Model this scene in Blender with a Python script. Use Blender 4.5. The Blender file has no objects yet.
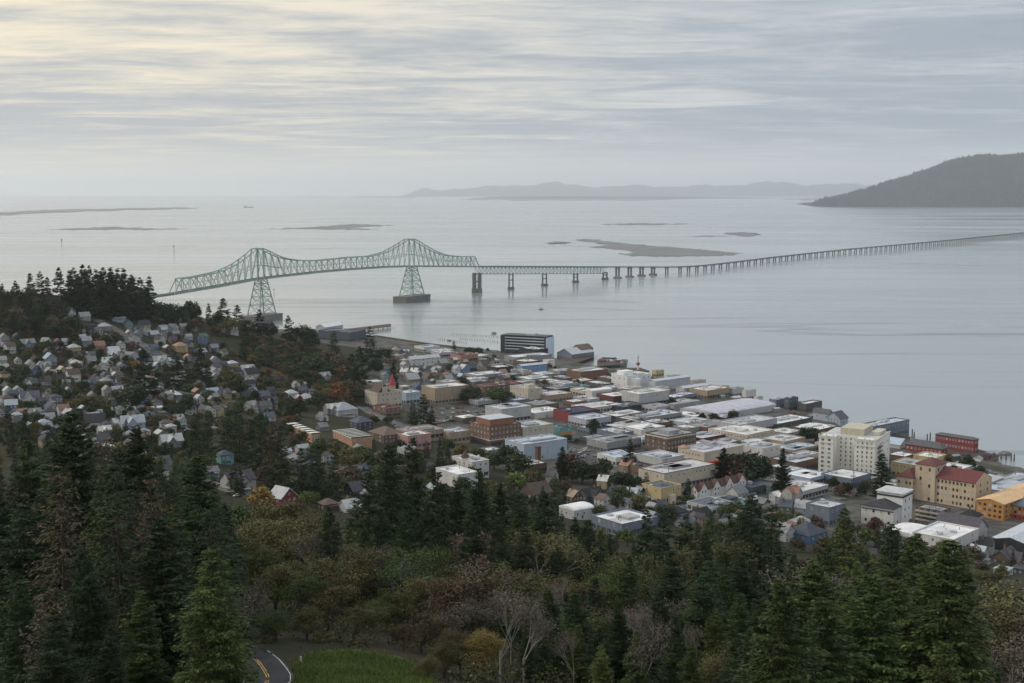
import bpy, math, random, numpy as np
from math import sin, cos, radians, pi, sqrt, atan2
from mathutils import Vector
SC = bpy.context.scene
COL = SC.collection
rnd = random.Random(7)
# ------------------------------------------------------------------ camera
H = 225.0; F = 1300.0; HOR = 192.0; CX = 512.0; CY = 341.5
PITCH = math.atan((CY - HOR) / F)
cam = bpy.data.cameras.new('camera'); cam.sensor_width = 36; cam.lens = F / 1024 * 36
cam.clip_start = 1.0; cam.clip_end = 300000
camo = bpy.data.objects.new('camera', cam); COL.objects.link(camo)
camo.location = (0, 0, H); camo.rotation_euler = (pi / 2 - PITCH, 0, 0)
SC.camera = camo
# ------------------------------------------------------------------ light
SUN_EL = radians(27); SUN_AZ = radians(-74)          # azimuth from +Y towards +X
world = bpy.data.worlds.new('World'); SC.world = world; world.use_nodes = True
sun = bpy.data.lights.new('sun', 'SUN'); sun.energy = 1.4; sun.angle = radians(14); sun.color = (1, .9, .76)
suno = bpy.data.objects.new('sun', sun); COL.objects.link(suno)
sd = Vector((sin(SUN_AZ) * cos(SUN_EL), cos(SUN_AZ) * cos(SUN_EL), sin(SUN_EL)))
suno.rotation_euler = sd.to_track_quat('Z', 'Y').to_euler()
SC.view_settings.view_transform = 'Standard'; SC.view_settings.look = 'None'
SC.view_settings.exposure = 0.2; SC.view_settings.gamma = 1.0
cy = SC.cycles
cy.use_denoising = True
try: cy.denoiser = 'OPENIMAGEDENOISE'; cy.denoising_prefilter = 'ACCURATE'
except Exception: pass
cy.max_bounces = 5; cy.diffuse_bounces = 3; cy.glossy_bounces = 3; cy.transmission_bounces = 1
cy.volume_bounces = 2; cy.transparent_max_bounces = 6
cy.use_adaptive_sampling = True; cy.adaptive_threshold = 0.02

class NT:
    """small node-tree helper"""
    def __init__(s, tree): s.t = tree; s.n = tree.nodes; s.l = tree.links
    def new(s, typ, **kw):
        n = s.n.new(typ)
        for k, v in kw.items(): setattr(n, k, v)
        return n
    def put(s, node, key, v):
        sock = node.inputs[key]
        if hasattr(v, 'is_output'): s.l.new(v, sock)
        else: sock.default_value = v
    def math(s, op, a, b=0.0, c=None, clamp=False):
        n = s.new('ShaderNodeMath', operation=op); n.use_clamp = clamp
        s.put(n, 0, a); s.put(n, 1, b)
        if c is not None: s.put(n, 2, c)
        return n.outputs[0]
    def mix(s, f, a, b, blend='MIX'):
        n = s.new('ShaderNodeMix', data_type='RGBA', blend_type=blend); n.clamp_factor = True
        s.put(n, 0, f)
        for k, v in ((6, a), (7, b)): s.put(n, k, v if hasattr(v, 'is_output') else (tuple(v) + (1,))[:4])
        return n.outputs[2]
    def step(s, v, lo, hi):
        n = s.new('ShaderNodeMapRange', interpolation_type='SMOOTHSTEP'); n.clamp = True
        s.put(n, 0, v); s.put(n, 1, lo); s.put(n, 2, hi); return n.outputs[0]
    def noise(s, vec, scale, detail=4, rough=.55, dist=0.0):
        n = s.new('ShaderNodeTexNoise'); s.put(n, 'Scale', scale); s.put(n, 'Detail', detail)
        s.put(n, 'Roughness', rough); s.put(n, 'Distortion', dist)
        if vec is not None: s.l.new(vec, n.inputs['Vector'])
        return n.outputs['Fac']
    def comb(s, x, y, z=0.0):
        n = s.new('ShaderNodeCombineXYZ'); s.put(n, 0, x); s.put(n, 1, y); s.put(n, 2, z); return n.outputs[0]

# ---- world: a Nishita sky behind a broken stratus deck
w = NT(world.node_tree)
for n in list(w.n): w.n.remove(n)
out = w.new('ShaderNodeOutputWorld'); bg = w.new('ShaderNodeBackground'); w.put(bg, 1, 0.1)
w.l.new(bg.outputs[0], out.inputs[0])
sky = w.new('ShaderNodeTexSky', sky_type='NISHITA'); sky.sun_disc = False
sky.sun_elevation = SUN_EL; sky.sun_rotation = SUN_AZ; sky.altitude = 200; sky.dust_density = 2.5
tc = w.new('ShaderNodeTexCoord'); sep = w.new('ShaderNodeSeparateXYZ'); w.l.new(tc.outputs['Generated'], sep.inputs[0])
dx, dy, dz = sep.outputs
zc = w.math('MAXIMUM', dz, 0.0)
inv = w.math('DIVIDE', 1.0, w.math('ADD', zc, 0.035))
px_ = w.math('MULTIPLY', dx, inv); py_ = w.math('MULTIPLY', dy, inv)
side = w.math('DIVIDE', dx, w.math('MAXIMUM', w.math('ABSOLUTE', dy), .05))   # left/right of the view axis
left = w.step(side, .34, -.40)
P1 = w.comb(w.math('MULTIPLY', px_, .72), w.math('MULTIPLY', py_, 1.25))
n1 = w.noise(P1, .95, 10, .62, .8)
n2 = w.noise(P1, 5.5, 8, .68, .6)
P2 = w.comb(w.math('MULTIPLY', side, 1.5), w.math('MULTIPLY', zc, 24.0), .7)
n3 = w.noise(P2, 2.0, 5, .55, .6)
P3 = w.comb(w.math('MULTIPLY', side, 1.1), w.math('MULTIPLY', zc, 40.0), 3.1)
n4 = w.noise(P3, 1.7, 6, .6, .8)
dens = w.math('ADD', w.math('MULTIPLY', n1, .58), w.math('ADD', w.math('MULTIPLY', n2, .22), w.math('MULTIPLY', n3, .36)))
# bright broken cloud high and to the left, grey sheet elsewhere
hi = w.step(zc, .045, .13)
lift = w.math('ADD', w.math('MULTIPLY', w.math('MULTIPLY', hi, left), .145), w.math('MULTIPLY', hi, .02))
gl = w.step(w.math('ADD', dens, lift), .52, .80)
grey = w.mix(left, (.34, .39, .445), (.44, .46, .48))
warm = w.mix(left, (.56, .59, .62), (.86, .77, .59))
cl = w.mix(gl, grey, warm)
streak = w.math('MULTIPLY', w.step(n4, .56, .70), w.math('MULTIPLY', w.step(zc, .03, .05), w.step(zc, .095, .06)))
cl = w.mix(w.math('MULTIPLY', streak, w.math('ADD', w.math('MULTIPLY', left, .6), .25)), cl, w.mix(left, (.60, .59, .58), (.80, .69, .56)))
hz = w.step(zc, .052, .006)
haze_c = w.mix(left, (.53, .555, .57), (.70, .665, .59))
cl = w.mix(w.math('MULTIPLY', hz, .92), cl, haze_c)
up = w.step(zc, .16, .5)
cl = w.mix(up, cl, w.mix(gl, (.55, .60, .67), (.80, .82, .84)))
cl10 = w.new('ShaderNodeVectorMath', operation='SCALE'); w.l.new(cl, cl10.inputs[0]); cl10.inputs[3].default_value = 10.0
gap = w.math('MULTIPLY', w.step(n1, .36, .28), w.math('MULTIPLY', hi, .5))
cover = w.math('SUBTRACT', 1.0, gap)
w.put(bg, 0, w.mix(cover, sky.outputs[0], cl10.outputs[0]))

# ------------------------------------------------------------------ projection helpers
FW = np.array([0, cos(PITCH), -sin(PITCH)]); UP = np.array([0, sin(PITCH), cos(PITCH)]); RT = np.array([1., 0, 0])
def ray(px, py): return FW * F + RT * (px - CX) + UP * (CY - py)
def at_z(px, py, z=0.0):
    d = ray(px, py); t = (z - H) / d[2]; return np.array([d[0] * t, d[1] * t, z])
def proj(p):
    q = np.array(p) - np.array([0, 0, H]); dep = q @ FW
    return CX + F * (q @ RT) / dep, CY - F * (q @ UP) / dep, dep
def z_for(x, y, py):
    """height above (x, y) that is seen at picture row py"""
    d = ray(CX, py); return H + d[2] / d[1] * y

# ------------------------------------------------------------------ materials
MATS = {}
def mat(name, color=None, rough=.8, nscale=0.0, namt=.25, bump=0.0, bscale=None, metal=0.0, spec=.3, island=0.0, island_hue=None, detail=4, lap=0.0, stretch=None):
    """color None = the object's own colour (each copy its own paint)"""
    if name in MATS: return MATS[name]
    m = bpy.data.materials.new(name); m.use_nodes = True; MATS[name] = m
    t = NT(m.node_tree); b = t.n['Principled BSDF']
    t.put(b, 'Roughness', rough); t.put(b, 'Metallic', metal); t.put(b, 'Specular IOR Level', spec)
    if color is None:
        oi = t.new('ShaderNodeObjectInfo'); c = oi.outputs['Color']
    else:
        rgb = t.new('ShaderNodeRGB'); rgb.outputs[0].default_value = tuple(color) + (1,); c = rgb.outputs[0]
    g = t.new('ShaderNodeNewGeometry'); pos = g.outputs['Position']
    if stretch:
        mp = t.new('ShaderNodeMapping'); t.l.new(pos, mp.inputs[0]); mp.inputs['Scale'].default_value = stretch; pos = mp.outputs[0]
    if nscale:
        n = t.noise(pos, nscale, detail, .6)
        f = t.math('MULTIPLY_ADD', t.math('SUBTRACT', n, .5), 3.2 * namt, 1.0)
        vm = t.new('ShaderNodeVectorMath', operation='SCALE'); t.l.new(c, vm.inputs[0]); t.l.new(f, vm.inputs[3]); c = vm.outputs[0]
    if island:
        r = g.outputs['Random Per Island']
        f = t.math('MULTIPLY_ADD', r, 2 * island, 1.0 - island)
        vm = t.new('ShaderNodeVectorMath', operation='SCALE'); t.l.new(c, vm.inputs[0]); t.l.new(f, vm.inputs[3]); c = vm.outputs[0]
        if island_hue:
            c = t.mix(t.math('MULTIPLY', t.step(r, .72, 1.0), island_hue[3]), c, island_hue[:3])
    if lap:
        s2 = t.new('ShaderNodeSeparateXYZ'); t.l.new(g.outputs['Position'], s2.inputs[0])
        fr = t.math('FRACT', t.math('DIVIDE', s2.outputs[2], lap))
        f = t.math('MULTIPLY_ADD', t.step(fr, .0, .25), .22, .80)
        vm = t.new('ShaderNodeVectorMath', operation='SCALE'); t.l.new(c, vm.inputs[0]); t.l.new(f, vm.inputs[3]); c = vm.outputs[0]
    t.l.new(c, b.inputs['Base Color'])
    if bump:
        bn = t.new('ShaderNodeBump'); t.put(bn, 'Strength', min(1, bump)); t.put(bn, 'Distance', bump * 2)
        t.l.new(t.noise(pos, bscale or nscale or 1, 5), bn.inputs['Height']); t.l.new(bn.outputs[0], b.inputs['Normal'])
    return m
M_WALL = mat('painted_siding', None, .75, .35, .16, lap=.45)
M_MASON = mat('plastered_masonry', None, .85, .55, .22, stretch=(1, 1, .18), detail=6)
M_BRICK = mat('brickwork', None, .9, .6, .2, lap=.6)
M_ROOF = mat('shingle_roofing', None, .85, .5, .28, lap=.5)
M_FLAT = mat('membrane_roofing', None, .7, .16, .34, detail=8)
M_PAINT = mat('gloss_paint', None, .35, 0, spec=.5)
M_GLASS = mat('window_glass', (.025, .03, .035), .12, .3, .3, spec=.6)
M_FRAME = mat('window_trim', (.55, .55, .53), .6)
M_TRIMD = mat('dark_trim', (.05, .05, .05), .6)
M_STEEL = mat('green_bridge_steel', (.27, .37, .325), .55, .05, .12)
M_CONC = mat('weathered_concrete', (.17, .165, .16), .9, .08, .3)
M_CONCL = mat('pale_concrete', (.33, .325, .31), .9, .1, .25)
M_ASPH = mat('asphalt', (.042, .042, .045), .9, .2, .3)
M_WOOD = mat('old_timber', (.075, .062, .05), .9, .5, .4)
M_BARK = mat('bark', (.06, .048, .038), .95, 1.2, .35)
M_PALEBARK = mat('pale_bark', (.25, .24, .215), .9, 1.4, .4)
M_LEAF = mat('needles', None, .75, .09, .35, island=.55, spec=.15)
M_LEAFD = mat('leaves', None, .7, .12, .35, island=.55, spec=.2)
M_LINEW = mat('white_road_paint', (.62, .62, .6), .7, 1.5, .25)
M_LINEY = mat('yellow_road_paint', (.55, .36, .06), .7, 1.5, .25)
M_RUBBER = mat('tyre_rubber', (.02, .02, .02), .9)
M_SAND = mat('wet_mud', (.17, .17, .165), .7, .004, .5, detail=8, stretch=(1, 2.5, 1))

# ------------------------------------------------------------------ mesh builder
class MB:
    def __init__(s): s.v = []; s.f = []; s.m = []
    def add(s, vs, fs, m=0):
        o = len(s.v); s.v.extend([tuple(map(float, p)) for p in vs])
        s.f.extend([tuple(i + o for i in f) for f in fs]); s.m.extend([m] * len(fs))
    def box(s, x0, x1, y0, y1, z0, z1, m=0):
        s.add([(x0, y0, z0), (x1, y0, z0), (x1, y1, z0), (x0, y1, z0), (x0, y0, z1), (x1, y0, z1), (x1, y1, z1), (x0, y1, z1)],
              [(0, 3, 2, 1), (4, 5, 6, 7), (0, 1, 5, 4), (1, 2, 6, 5), (2, 3, 7, 6), (3, 0, 4, 7)], m)
    def prism(s, poly, z0, z1, m=0):
        n = len(poly)
        s.add([(x, y, z0) for x, y in poly] + [(x, y, z1) for x, y in poly],
              [tuple(range(n))[::-1], tuple(range(n, 2 * n))] + [(i, (i + 1) % n, n + (i + 1) % n, n + i) for i in range(n)], m)
    def extr(s, prof, axis, a0, a1, m=0):
        """profile in (u,z) extruded along local x ('x') or y ('y')"""
        n = len(prof)
        P = (lambda a, u, z: (a, u, z)) if axis == 'x' else (lambda a, u, z: (u, a, z))
        s.add([P(a0, u, z) for u, z in prof] + [P(a1, u, z) for u, z in prof],
              [tuple(range(n)), tuple(range(n, 2 * n))[::-1]] + [(i, n + i, n + (i + 1) % n, (i + 1) % n) for i in range(n)], m)
    def tube(s, p, q, r0, r1=None, n=4, m=0):
        p = Vector(p); q = Vector(q); r1 = r0 if r1 is None else r1
        d = (q - p)
        if d.length < 1e-6: return
        d.normalize(); a = d.orthogonal().normalized(); b = d.cross(a)
        vs = [p + (a * cos(2 * pi * i / n + .785) + b * sin(2 * pi * i / n + .785)) * r0 for i in range(n)] + \
             [q + (a * cos(2 * pi * i / n + .785) + b * sin(2 * pi * i / n + .785)) * r1 for i in range(n)]
        s.add(vs, [(i, (i + 1) % n, n + (i + 1) % n, n + i) for i in range(n)] + [tuple(range(n))[::-1], tuple(range(n, 2 * n))], m)
    def mesh(s, name, mats):
        me = bpy.data.meshes.new(name); me.from_pydata(s.v, [], s.f)
        for m in (mats if isinstance(mats, (list, tuple)) else [mats]): me.materials.append(m)
        if any(s.m): me.polygons.foreach_set('material_index', s.m)
        me.update(); return me
    def build(s, name, mats, parent=None, color=None, loc=None, rz=0.0):
        return link(name, s.mesh(name, mats), parent, color, loc, rz)
def link(name, data, parent=None, color=None, loc=None, rz=0.0):
    o = bpy.data.objects.new(name, data); COL.objects.link(o)
    if parent is not None: o.parent = parent
    if color is not None: o.color = tuple(color)[:3] + (1,)
    if loc is not None: o.location = loc
    if rz: o.rotation_euler = (0, 0, rz)
    return o
def tag(o, label=None, cat=None, group=None, kind=None):
    if label: o['label'] = label
    if cat: o['category'] = cat
    if group: o['group'] = group
    if kind: o['kind'] = kind
    return o
def empty(name, loc, rz=0.0, **kw):
    o = bpy.data.objects.new(name, None); COL.objects.link(o); o.location = loc; o.rotation_euler = (0, 0, rz)
    o.empty_display_size = .5
    return tag(o, **kw)
def np_mesh(name, verts, quads, mats):
    me = bpy.data.meshes.new(name); nv = len(verts); nf = len(quads); k = quads.shape[1]
    me.vertices.add(nv); me.vertices.foreach_set('co', np.ascontiguousarray(verts, dtype=np.float32).ravel())
    me.loops.add(nf * k); me.loops.foreach_set('vertex_index', np.ascontiguousarray(quads, dtype=np.int32).ravel())
    me.polygons.add(nf); me.polygons.foreach_set('loop_start', np.arange(0, nf * k, k, dtype=np.int32))
    me.update(calc_edges=True); me.validate()
    for m in (mats if isinstance(mats, (list, tuple)) else [mats]): me.materials.append(m)
    return me

# ------------------------------------------------------------------ terrain
ctrl = []
def cp(px, py, z): p = at_z(px, py, z); ctrl.append((p[0], p[1], z))
for px, rows in {
    -220: [(300, 105), (340, 80), (400, 58), (460, 72), (520, 100)],
    0: [(298, 108), (330, 85), (360, 68), (400, 58), (440, 62), (480, 78), (520, 100)],
    100: [(302, 92), (330, 76), (360, 60), (400, 50), (440, 55), (480, 68), (520, 92)],
    200: [(318, 66), (345, 55), (380, 44), (420, 42), (460, 50), (500, 68), (540, 94)],
    270: [(332, 42), (360, 36), (400, 34), (440, 38), (480, 50), (520, 76)],
    340: [(345, 10), (370, 20), (400, 24), (440, 30), (480, 42), (520, 66)],
    400: [(352, 6), (380, 9), (410, 14), (450, 22), (480, 33), (520, 60)],
    470: [(360, 6), (400, 8), (440, 12), (480, 22), (520, 46)],
    550: [(372, 6), (420, 7), (460, 10), (500, 20), (535, 44)],
    650: [(390, 6), (460, 8), (490, 12), (520, 22), (550, 43)],
    750: [(415, 6), (480, 8), (515, 12), (545, 22), (575, 44)],
    850: [(445, 5), (500, 7), (535, 10), (565, 24), (595, 45)],
    950: [(470, 5), (530, 6), (560, 12), (592, 34)],
    1024: [(480, 5), (548, 6), (582, 16), (612, 38)],
    1220: [(520, 5), (600, 8), (660, 40)]}.items():
    for py, z in rows: cp(px, py, z)
for deg in (-40, -25, -12, 0, 12, 25, 40):
    a = radians(deg); k = (deg + 5) / 25.0
    for d, zl, zr in ((20, 184, 184), (60, 183, 180), (110, 175, 162), (165, 163, 143), (250, 143, 116), (350, 124, 92)):
        z = zl + (zr - zl) * min(1, max(0, k)); ctrl.append((d * sin(a), d * cos(a), z))
for x, y, z in ((0, -200, 184), (-400, -100, 160), (400, -100, 160), (-1400, -100, 150), (1300, 0, 60), (-2600, 1200, 70), (-2600, 0, 110),
                (-900, 1800, 60), (-700, 1860, 45), (-560, 1920, 24), (-1300, 1750, 50), (-450, 2000, 8)): ctrl.append((x, y, z))
ctrl = np.array(ctrl)
def tps(r2): return np.where(r2 > 1e-9, r2 * np.log(np.maximum(r2, 1e-9)), 0)
SCL = 500.0
cxy = ctrl[:, :2] / SCL; nC = len(ctrl)
K = tps(((cxy[:, None] - cxy[None]) ** 2).sum(-1)) + np.eye(nC) * 2e-3
Pm = np.hstack([np.ones((nC, 1)), cxy])
sol = np.linalg.solve(np.vstack([np.hstack([K, Pm]), np.hstack([Pm.T, np.zeros((3, 3))])]), np.concatenate([ctrl[:, 2], np.zeros(3)]))
SHORE = [tuple(at_z(a, b, 0)[:2]) for a, b in ((1300, 550), (1150, 504), (1024, 470), (985, 461), (950, 455), (905, 445), (860, 432), (820, 419),
         (790, 410), (760, 401), (700, 388), (645, 376), (600, 368), (552, 359), (505, 353), (450, 347.5), (410, 342.5), (375, 337.5), (340, 332.5), (305, 330))]
SHORE += [(-420, 2080), (-560, 2050), (-800, 1990), (-1200, 1900), (-2000, 1850), (-3500, 1800)]
SH = np.array(SHORE)
def shore_sd(X, Y):
    """signed distance to the shoreline, positive on land"""
    best = np.full(X.shape, 1e18); sgn = np.zeros(X.shape)
    for i in range(len(SH) - 1):
        a = SH[i]; b = SH[i + 1]; e = b - a
        t = np.clip(((X - a[0]) * e[0] + (Y - a[1]) * e[1]) / (e @ e), 0, 1)
        qx = X - (a[0] + t * e[0]); qy = Y - (a[1] + t * e[1]); d2 = qx * qx + qy * qy
        cr = e[0] * (Y - a[1]) - e[1] * (X - a[0])
        s = np.where(d2 < best, np.sign(cr), sgn); sgn = s; best = np.minimum(best, d2)
    return np.sqrt(best) * sgn
STEP = 10.0
gx = np.arange(-3000, 1500.1, STEP); gy = np.arange(-300, 2300.1, STEP)
GX, GY = np.meshgrid(gx, gy)
def hill(X, Y):
    q = np.stack([X.ravel(), Y.ravel()], 1) / SCL
    r = np.empty(len(q))
    for i in range(0, len(q), 20000):
        qq = q[i:i + 20000]; r[i:i + 20000] = tps(((qq[:, None] - cxy[None]) ** 2).sum(-1)) @ sol[:nC] + sol[nC] + qq @ sol[nC + 1:]
    return r.reshape(X.shape)
HT = np.clip(hill(GX, GY), 4.6, 190)
sdist = shore_sd(GX, GY)
k = np.clip((sdist + 4) / 14.0, 0, 1); k = k * k * (3 - 2 * k)
HT = -6 + (HT + 6) * k
HT += np.where(HT > 14, 1.0, .0) * (np.sin(GX * .021 + GY * .013) + np.sin(GX * .043 - GY * .037)) * .5
def gz(x, y):
    u = (x - gx[0]) / STEP; v = (y - gy[0]) / STEP
    i = int(min(max(u, 0), len(gx) - 2)); j = int(min(max(v, 0), len(gy) - 2)); u = min(max(u - i, 0), 1); v = min(max(v - j, 0), 1)
    return float((HT[j, i] * (1 - u) + HT[j, i + 1] * u) * (1 - v) + (HT[j + 1, i] * (1 - u) + HT[j + 1, i + 1] * u) * v)
def on_ground(px, py):
    d = ray(px, py); d = d / d[1]
    y = 40.0
    while y < 2600:
        if H + d[2] * y < max(gz(d[0] * y, y), 0): break
        y += 8
    lo, hi_ = y - 8, y
    for _ in range(12):
        m = (lo + hi_) / 2
        if H + d[2] * m < max(gz(d[0] * m, m), 0): hi_ = m
        else: lo = m
    return np.array([d[0] * hi_, hi_, max(gz(d[0] * hi_, hi_), 0)])
NXg, NYg = len(gx), len(gy)
ii = (np.arange(NYg - 1)[:, None] * NXg + np.arange(NXg - 1)[None]).ravel()
quads = np.stack([ii, ii + 1, ii + 1 + NXg, ii + NXg], 1)
# ground material: scrub and grass on the slopes, paved lots on the flat
mg = bpy.data.materials.new('ground_cover'); mg.use_nodes = True; t = NT(mg.node_tree); b = t.n['Principled BSDF']
g = t.new('ShaderNodeNewGeometry'); P = g.outputs['Position']
sp = t.new('ShaderNodeSeparateXYZ'); t.l.new(P, sp.inputs[0])
nA = t.noise(P, .02, 6); nB = t.noise(P, .12, 5); nC_ = t.noise(P, .6, 4)
slope_c = t.mix(t.step(nA, .40, .62), (.026, .030, .017), (.060, .050, .030)); slope_c = t.mix(t.step(nB, .45, .6), slope_c, (.036, .040, .020))
town_c = t.mix(t.step(nB, .42, .58), (.095, .094, .091), (.15, .145, .132)); town_c = t.mix(t.step(nA, .52, .64), town_c, (.065, .07, .04))
c = t.mix(t.step(t.math('ADD', sp.outputs[2], t.math('MULTIPLY', nB, 8)), 14, 24), town_c, slope_c)
c = t.mix(t.math('MULTIPLY', nC_, .35), c, (.03, .03, .025))
t.l.new(c, b.inputs['Base Color']); t.put(b, 'Roughness', .95); t.put(b, 'Specular IOR Level', .1)
link('ground', np_mesh('ground', np.stack([GX.ravel(), GY.ravel(), HT.ravel()], 1), quads, mg))['kind'] = 'structure'

# ------------------------------------------------------------------ river
mw = bpy.data.materials.new('river_water'); mw.use_nodes = True; t = NT(mw.node_tree); b = t.n['Principled BSDF']
g = t.new('ShaderNodeNewGeometry'); P = g.outputs['Position']
def mp(scale, rot=0.0):
    n = t.new('ShaderNodeMapping'); t.l.new(P, n.inputs[0]); n.inputs['Scale'].default_value = scale; n.inputs['Rotation'].default_value = (0, 0, rot); return n.outputs[0]
calm = t.step(t.noise(mp((.00035, .0016, 1), .12), 1.0, 6, .6, .4), .40, .62)
calm2 = t.step(t.noise(mp((.0012, .009, 1), .1), 1.0, 5, .6, .5), .42, .60)
ridg = t.math('SUBTRACT', 1.0, t.math('ABSOLUTE', t.math('MULTIPLY_ADD', t.noise(mp((.00045, .0042, 1), .06), 1.0, 4, .5, .8), 2.0, -1.0)))
line_ = t.math('MULTIPLY', t.step(ridg, .955, .995), t.step(t.noise(mp((.0003, .0007, 1)), 1.0, 3), .42, .6))
t.l.new(t.mix(t.math('MULTIPLY', line_, .75), (.30, .335, .345), (.12, .135, .14)), b.inputs['Base Color']); t.put(b, 'IOR', 1.5); t.put(b, 'Specular IOR Level', .5)
rg = t.math('MULTIPLY_ADD', calm, .09, .11); rg = t.math('MULTIPLY_ADD', calm2, .04, rg); t.put(b, 'Roughness', rg)
wv = t.math('ADD', t.noise(mp((.05, .11, .1), .3), 1.0, 5, .6), t.math('MULTIPLY', t.noise(mp((.013, .035, .1), -.2), 1.0, 4, .6), 1.5))
bn = t.new('ShaderNodeBump'); t.put(bn, 'Strength', 1.0); t.put(bn, 'Distance', t.math('MULTIPLY_ADD', calm, .20, .06))
t.l.new(wv, bn.inputs['Height']); t.l.new(bn.outputs[0], b.inputs['Normal'])
m = MB(); R = 80000
m.add([(-R, -R, 0), (R, -R, 0), (R, R, 0), (-R, R, 0)], [(0, 1, 2, 3)])
m.build('river_water', mw)['kind'] = 'structure'

# far shores
def ridge_mesh(name, prof, y0, y1, y2, mat_, nx, ny, seed, amp, base=0.0):
    """a hill range with a front foot at y0, crest at y1, back foot at y2; prof = crest outline (px,py)"""
    pxs = np.linspace(prof[0][0], prof[-1][0], nx); pys = np.interp(pxs, [p[0] for p in prof], [p[1] for p in prof])
    V = []; rs = np.random.RandomState(seed)
    ph = rs.rand(6) * 6.28
    for j in range(ny):
        s = j / (ny - 1)
        y = y0 + (y1 - y0) * s * 2 if s < .5 else y1 + (y2 - y1) * (s - .5) * 2
        kk = sin(pi * s) ** .8 if s < .5 else cos(pi * (s - .5))
        for i in range(nx):
            x = (pxs[i] - CX) / F * y1 * (1 + (y / y1 - 1) * .6)
            zc_ = H + (HOR - pys[i]) / F * y1
            u = pxs[i] * .09
            wob = (sin(u + ph[0]) + .6 * sin(2.3 * u + ph[1] + s * 5) + .45 * sin(4.7 * u + ph[2] - s * 7) + .3 * sin(9.1 * u + ph[3] + s * 11)) * amp
            z = max(0, zc_) * kk + wob * sin(pi * s) * (1 - .75 * (1 - abs(2 * s - 1))) - 4 * (1 - kk)
            V.append((x, y, z + base))
    ii = (np.arange(ny - 1)[:, None] * nx + np.arange(nx - 1)[None]).ravel()
    o = link(name, np_mesh(name, np.array(V), np.stack([ii, ii + 1, ii + 1 + nx, ii + nx], 1), mat_)); o['kind'] = 'structure'
    return np.array(V).reshape(ny, nx, 3)
m_hill = mat('forest_floor_far', (.020, .026, .020), .95, .002, .4, detail=8)
m_far = mat('far_hill_cover', (.05, .055, .05), .95, .0006, .4)
WH = ridge_mesh('wooded_hill', [(812, 207), (820, 203), (835, 198.5), (852, 194), (880, 186.5), (905, 178.5), (925, 171), (945, 164), (965, 159.5), (985, 156.5), (1000, 158), (1024, 155.5), (1100, 150), (1200, 155), (1330, 175)],
                19500, 21000, 25000, m_hill, 130, 25, 3, 34)
ridge_mesh('far_hills', [(405, 196.8), (415, 192), (428, 189), (436, 190.5), (455, 188.5), (490, 187), (520, 185), (545, 183.6), (556, 182.2), (566, 185), (600, 186.5), (640, 186), (690, 186.5), (730, 185),
                         (760, 182.8), (780, 182.2), (800, 184.5), (850, 184.5), (900, 186), (1000, 186), (1100, 190), (1150, 196.8)], 68000, 71000, 77000, m_far, 240, 9, 5, 170)
ridge_mesh('low_shore', [(470, 198), (500, 196.6), (560, 196.2), (620, 196.4), (680, 196.6), (740, 197.6), (780, 198.4), (800, 199)], 44000, 46000, 48000, m_far, 160, 7, 8, 4)
# the far wood: conifer tops over the hill, one mass
V = []; Q = []
rs = np.random.RandomState(4)
fl = WH[:15].reshape(-1, 3); nyr, nxr = 15, WH.shape[1]
for _ in range(19000):
    j = rs.rand() * (nyr - 1.01); i = rs.rand() * (nxr - 1.01)
    j0, i0 = int(j), int(i); a, c_ = j - j0, i - i0
    p = (WH[j0, i0] * (1 - c_) + WH[j0, i0 + 1] * c_) * (1 - a) + (WH[j0 + 1, i0] * (1 - c_) + WH[j0 + 1, i0 + 1] * c_) * a
    if p[2] < 3: continue
    h = rs.uniform(26, 66) * (1.35 if rs.rand() < .1 else 1); r = h * rs.uniform(.22, .34); n = len(V); a0 = rs.rand() * 6.28
    V.append((p[0], p[1], p[2] + h))
    for q in range(4):
        V.append((p[0] + r * cos(a0 + q * pi / 2), p[1] + r * sin(a0 + q * pi / 2), p[2] - 6))
    for q in range(4): Q.append((n, n + 1 + q, n + 1 + (q + 1) % 4))
m_farleaf = mat('far_forest', (.012, .020, .017), .9, .0018, .95, island=.75)
tag(link('forest', np_mesh('forest', np.array(V), np.array(Q), m_farleaf)), 'dark conifer forest covering the hill across the river', 'forest', kind='stuff')

# sand and mud bars: ragged low islands
def bar(outline, z=.5, name='mudflat', n=8):
    pts = []
    K_ = len(outline)
    for i in range(K_):
        a = np.array(outline[i]); b_ = np.array(outline[(i + 1) % K_])
        for q in range(n):
            p = a + (b_ - a) * q / n
            if q: p = p + np.array([rnd.uniform(-2.2, 2.2), rnd.uniform(-.45, .45)])
            pts.append(tuple(at_z(p[0], p[1], z)[:2]))
    m = MB(); m.prism(pts, -1, z)
    o = m.build(name, M_SAND); o['kind'] = 'structure'
bar([(575, 240), (590, 238.8), (604, 241), (622, 243), (655, 246), (690, 248.3), (715, 250.5), (743, 253.2), (732, 255.2), (700, 256.3), (665, 257), (630, 255.8), (618, 253.5), (640, 252.6), (612, 249), (598, 247.2), (606, 244.5), (590, 242.2)])
bar([(724, 233.2), (740, 232), (757, 233), (760, 235.3), (745, 236.6), (731, 234.8)])
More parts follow.
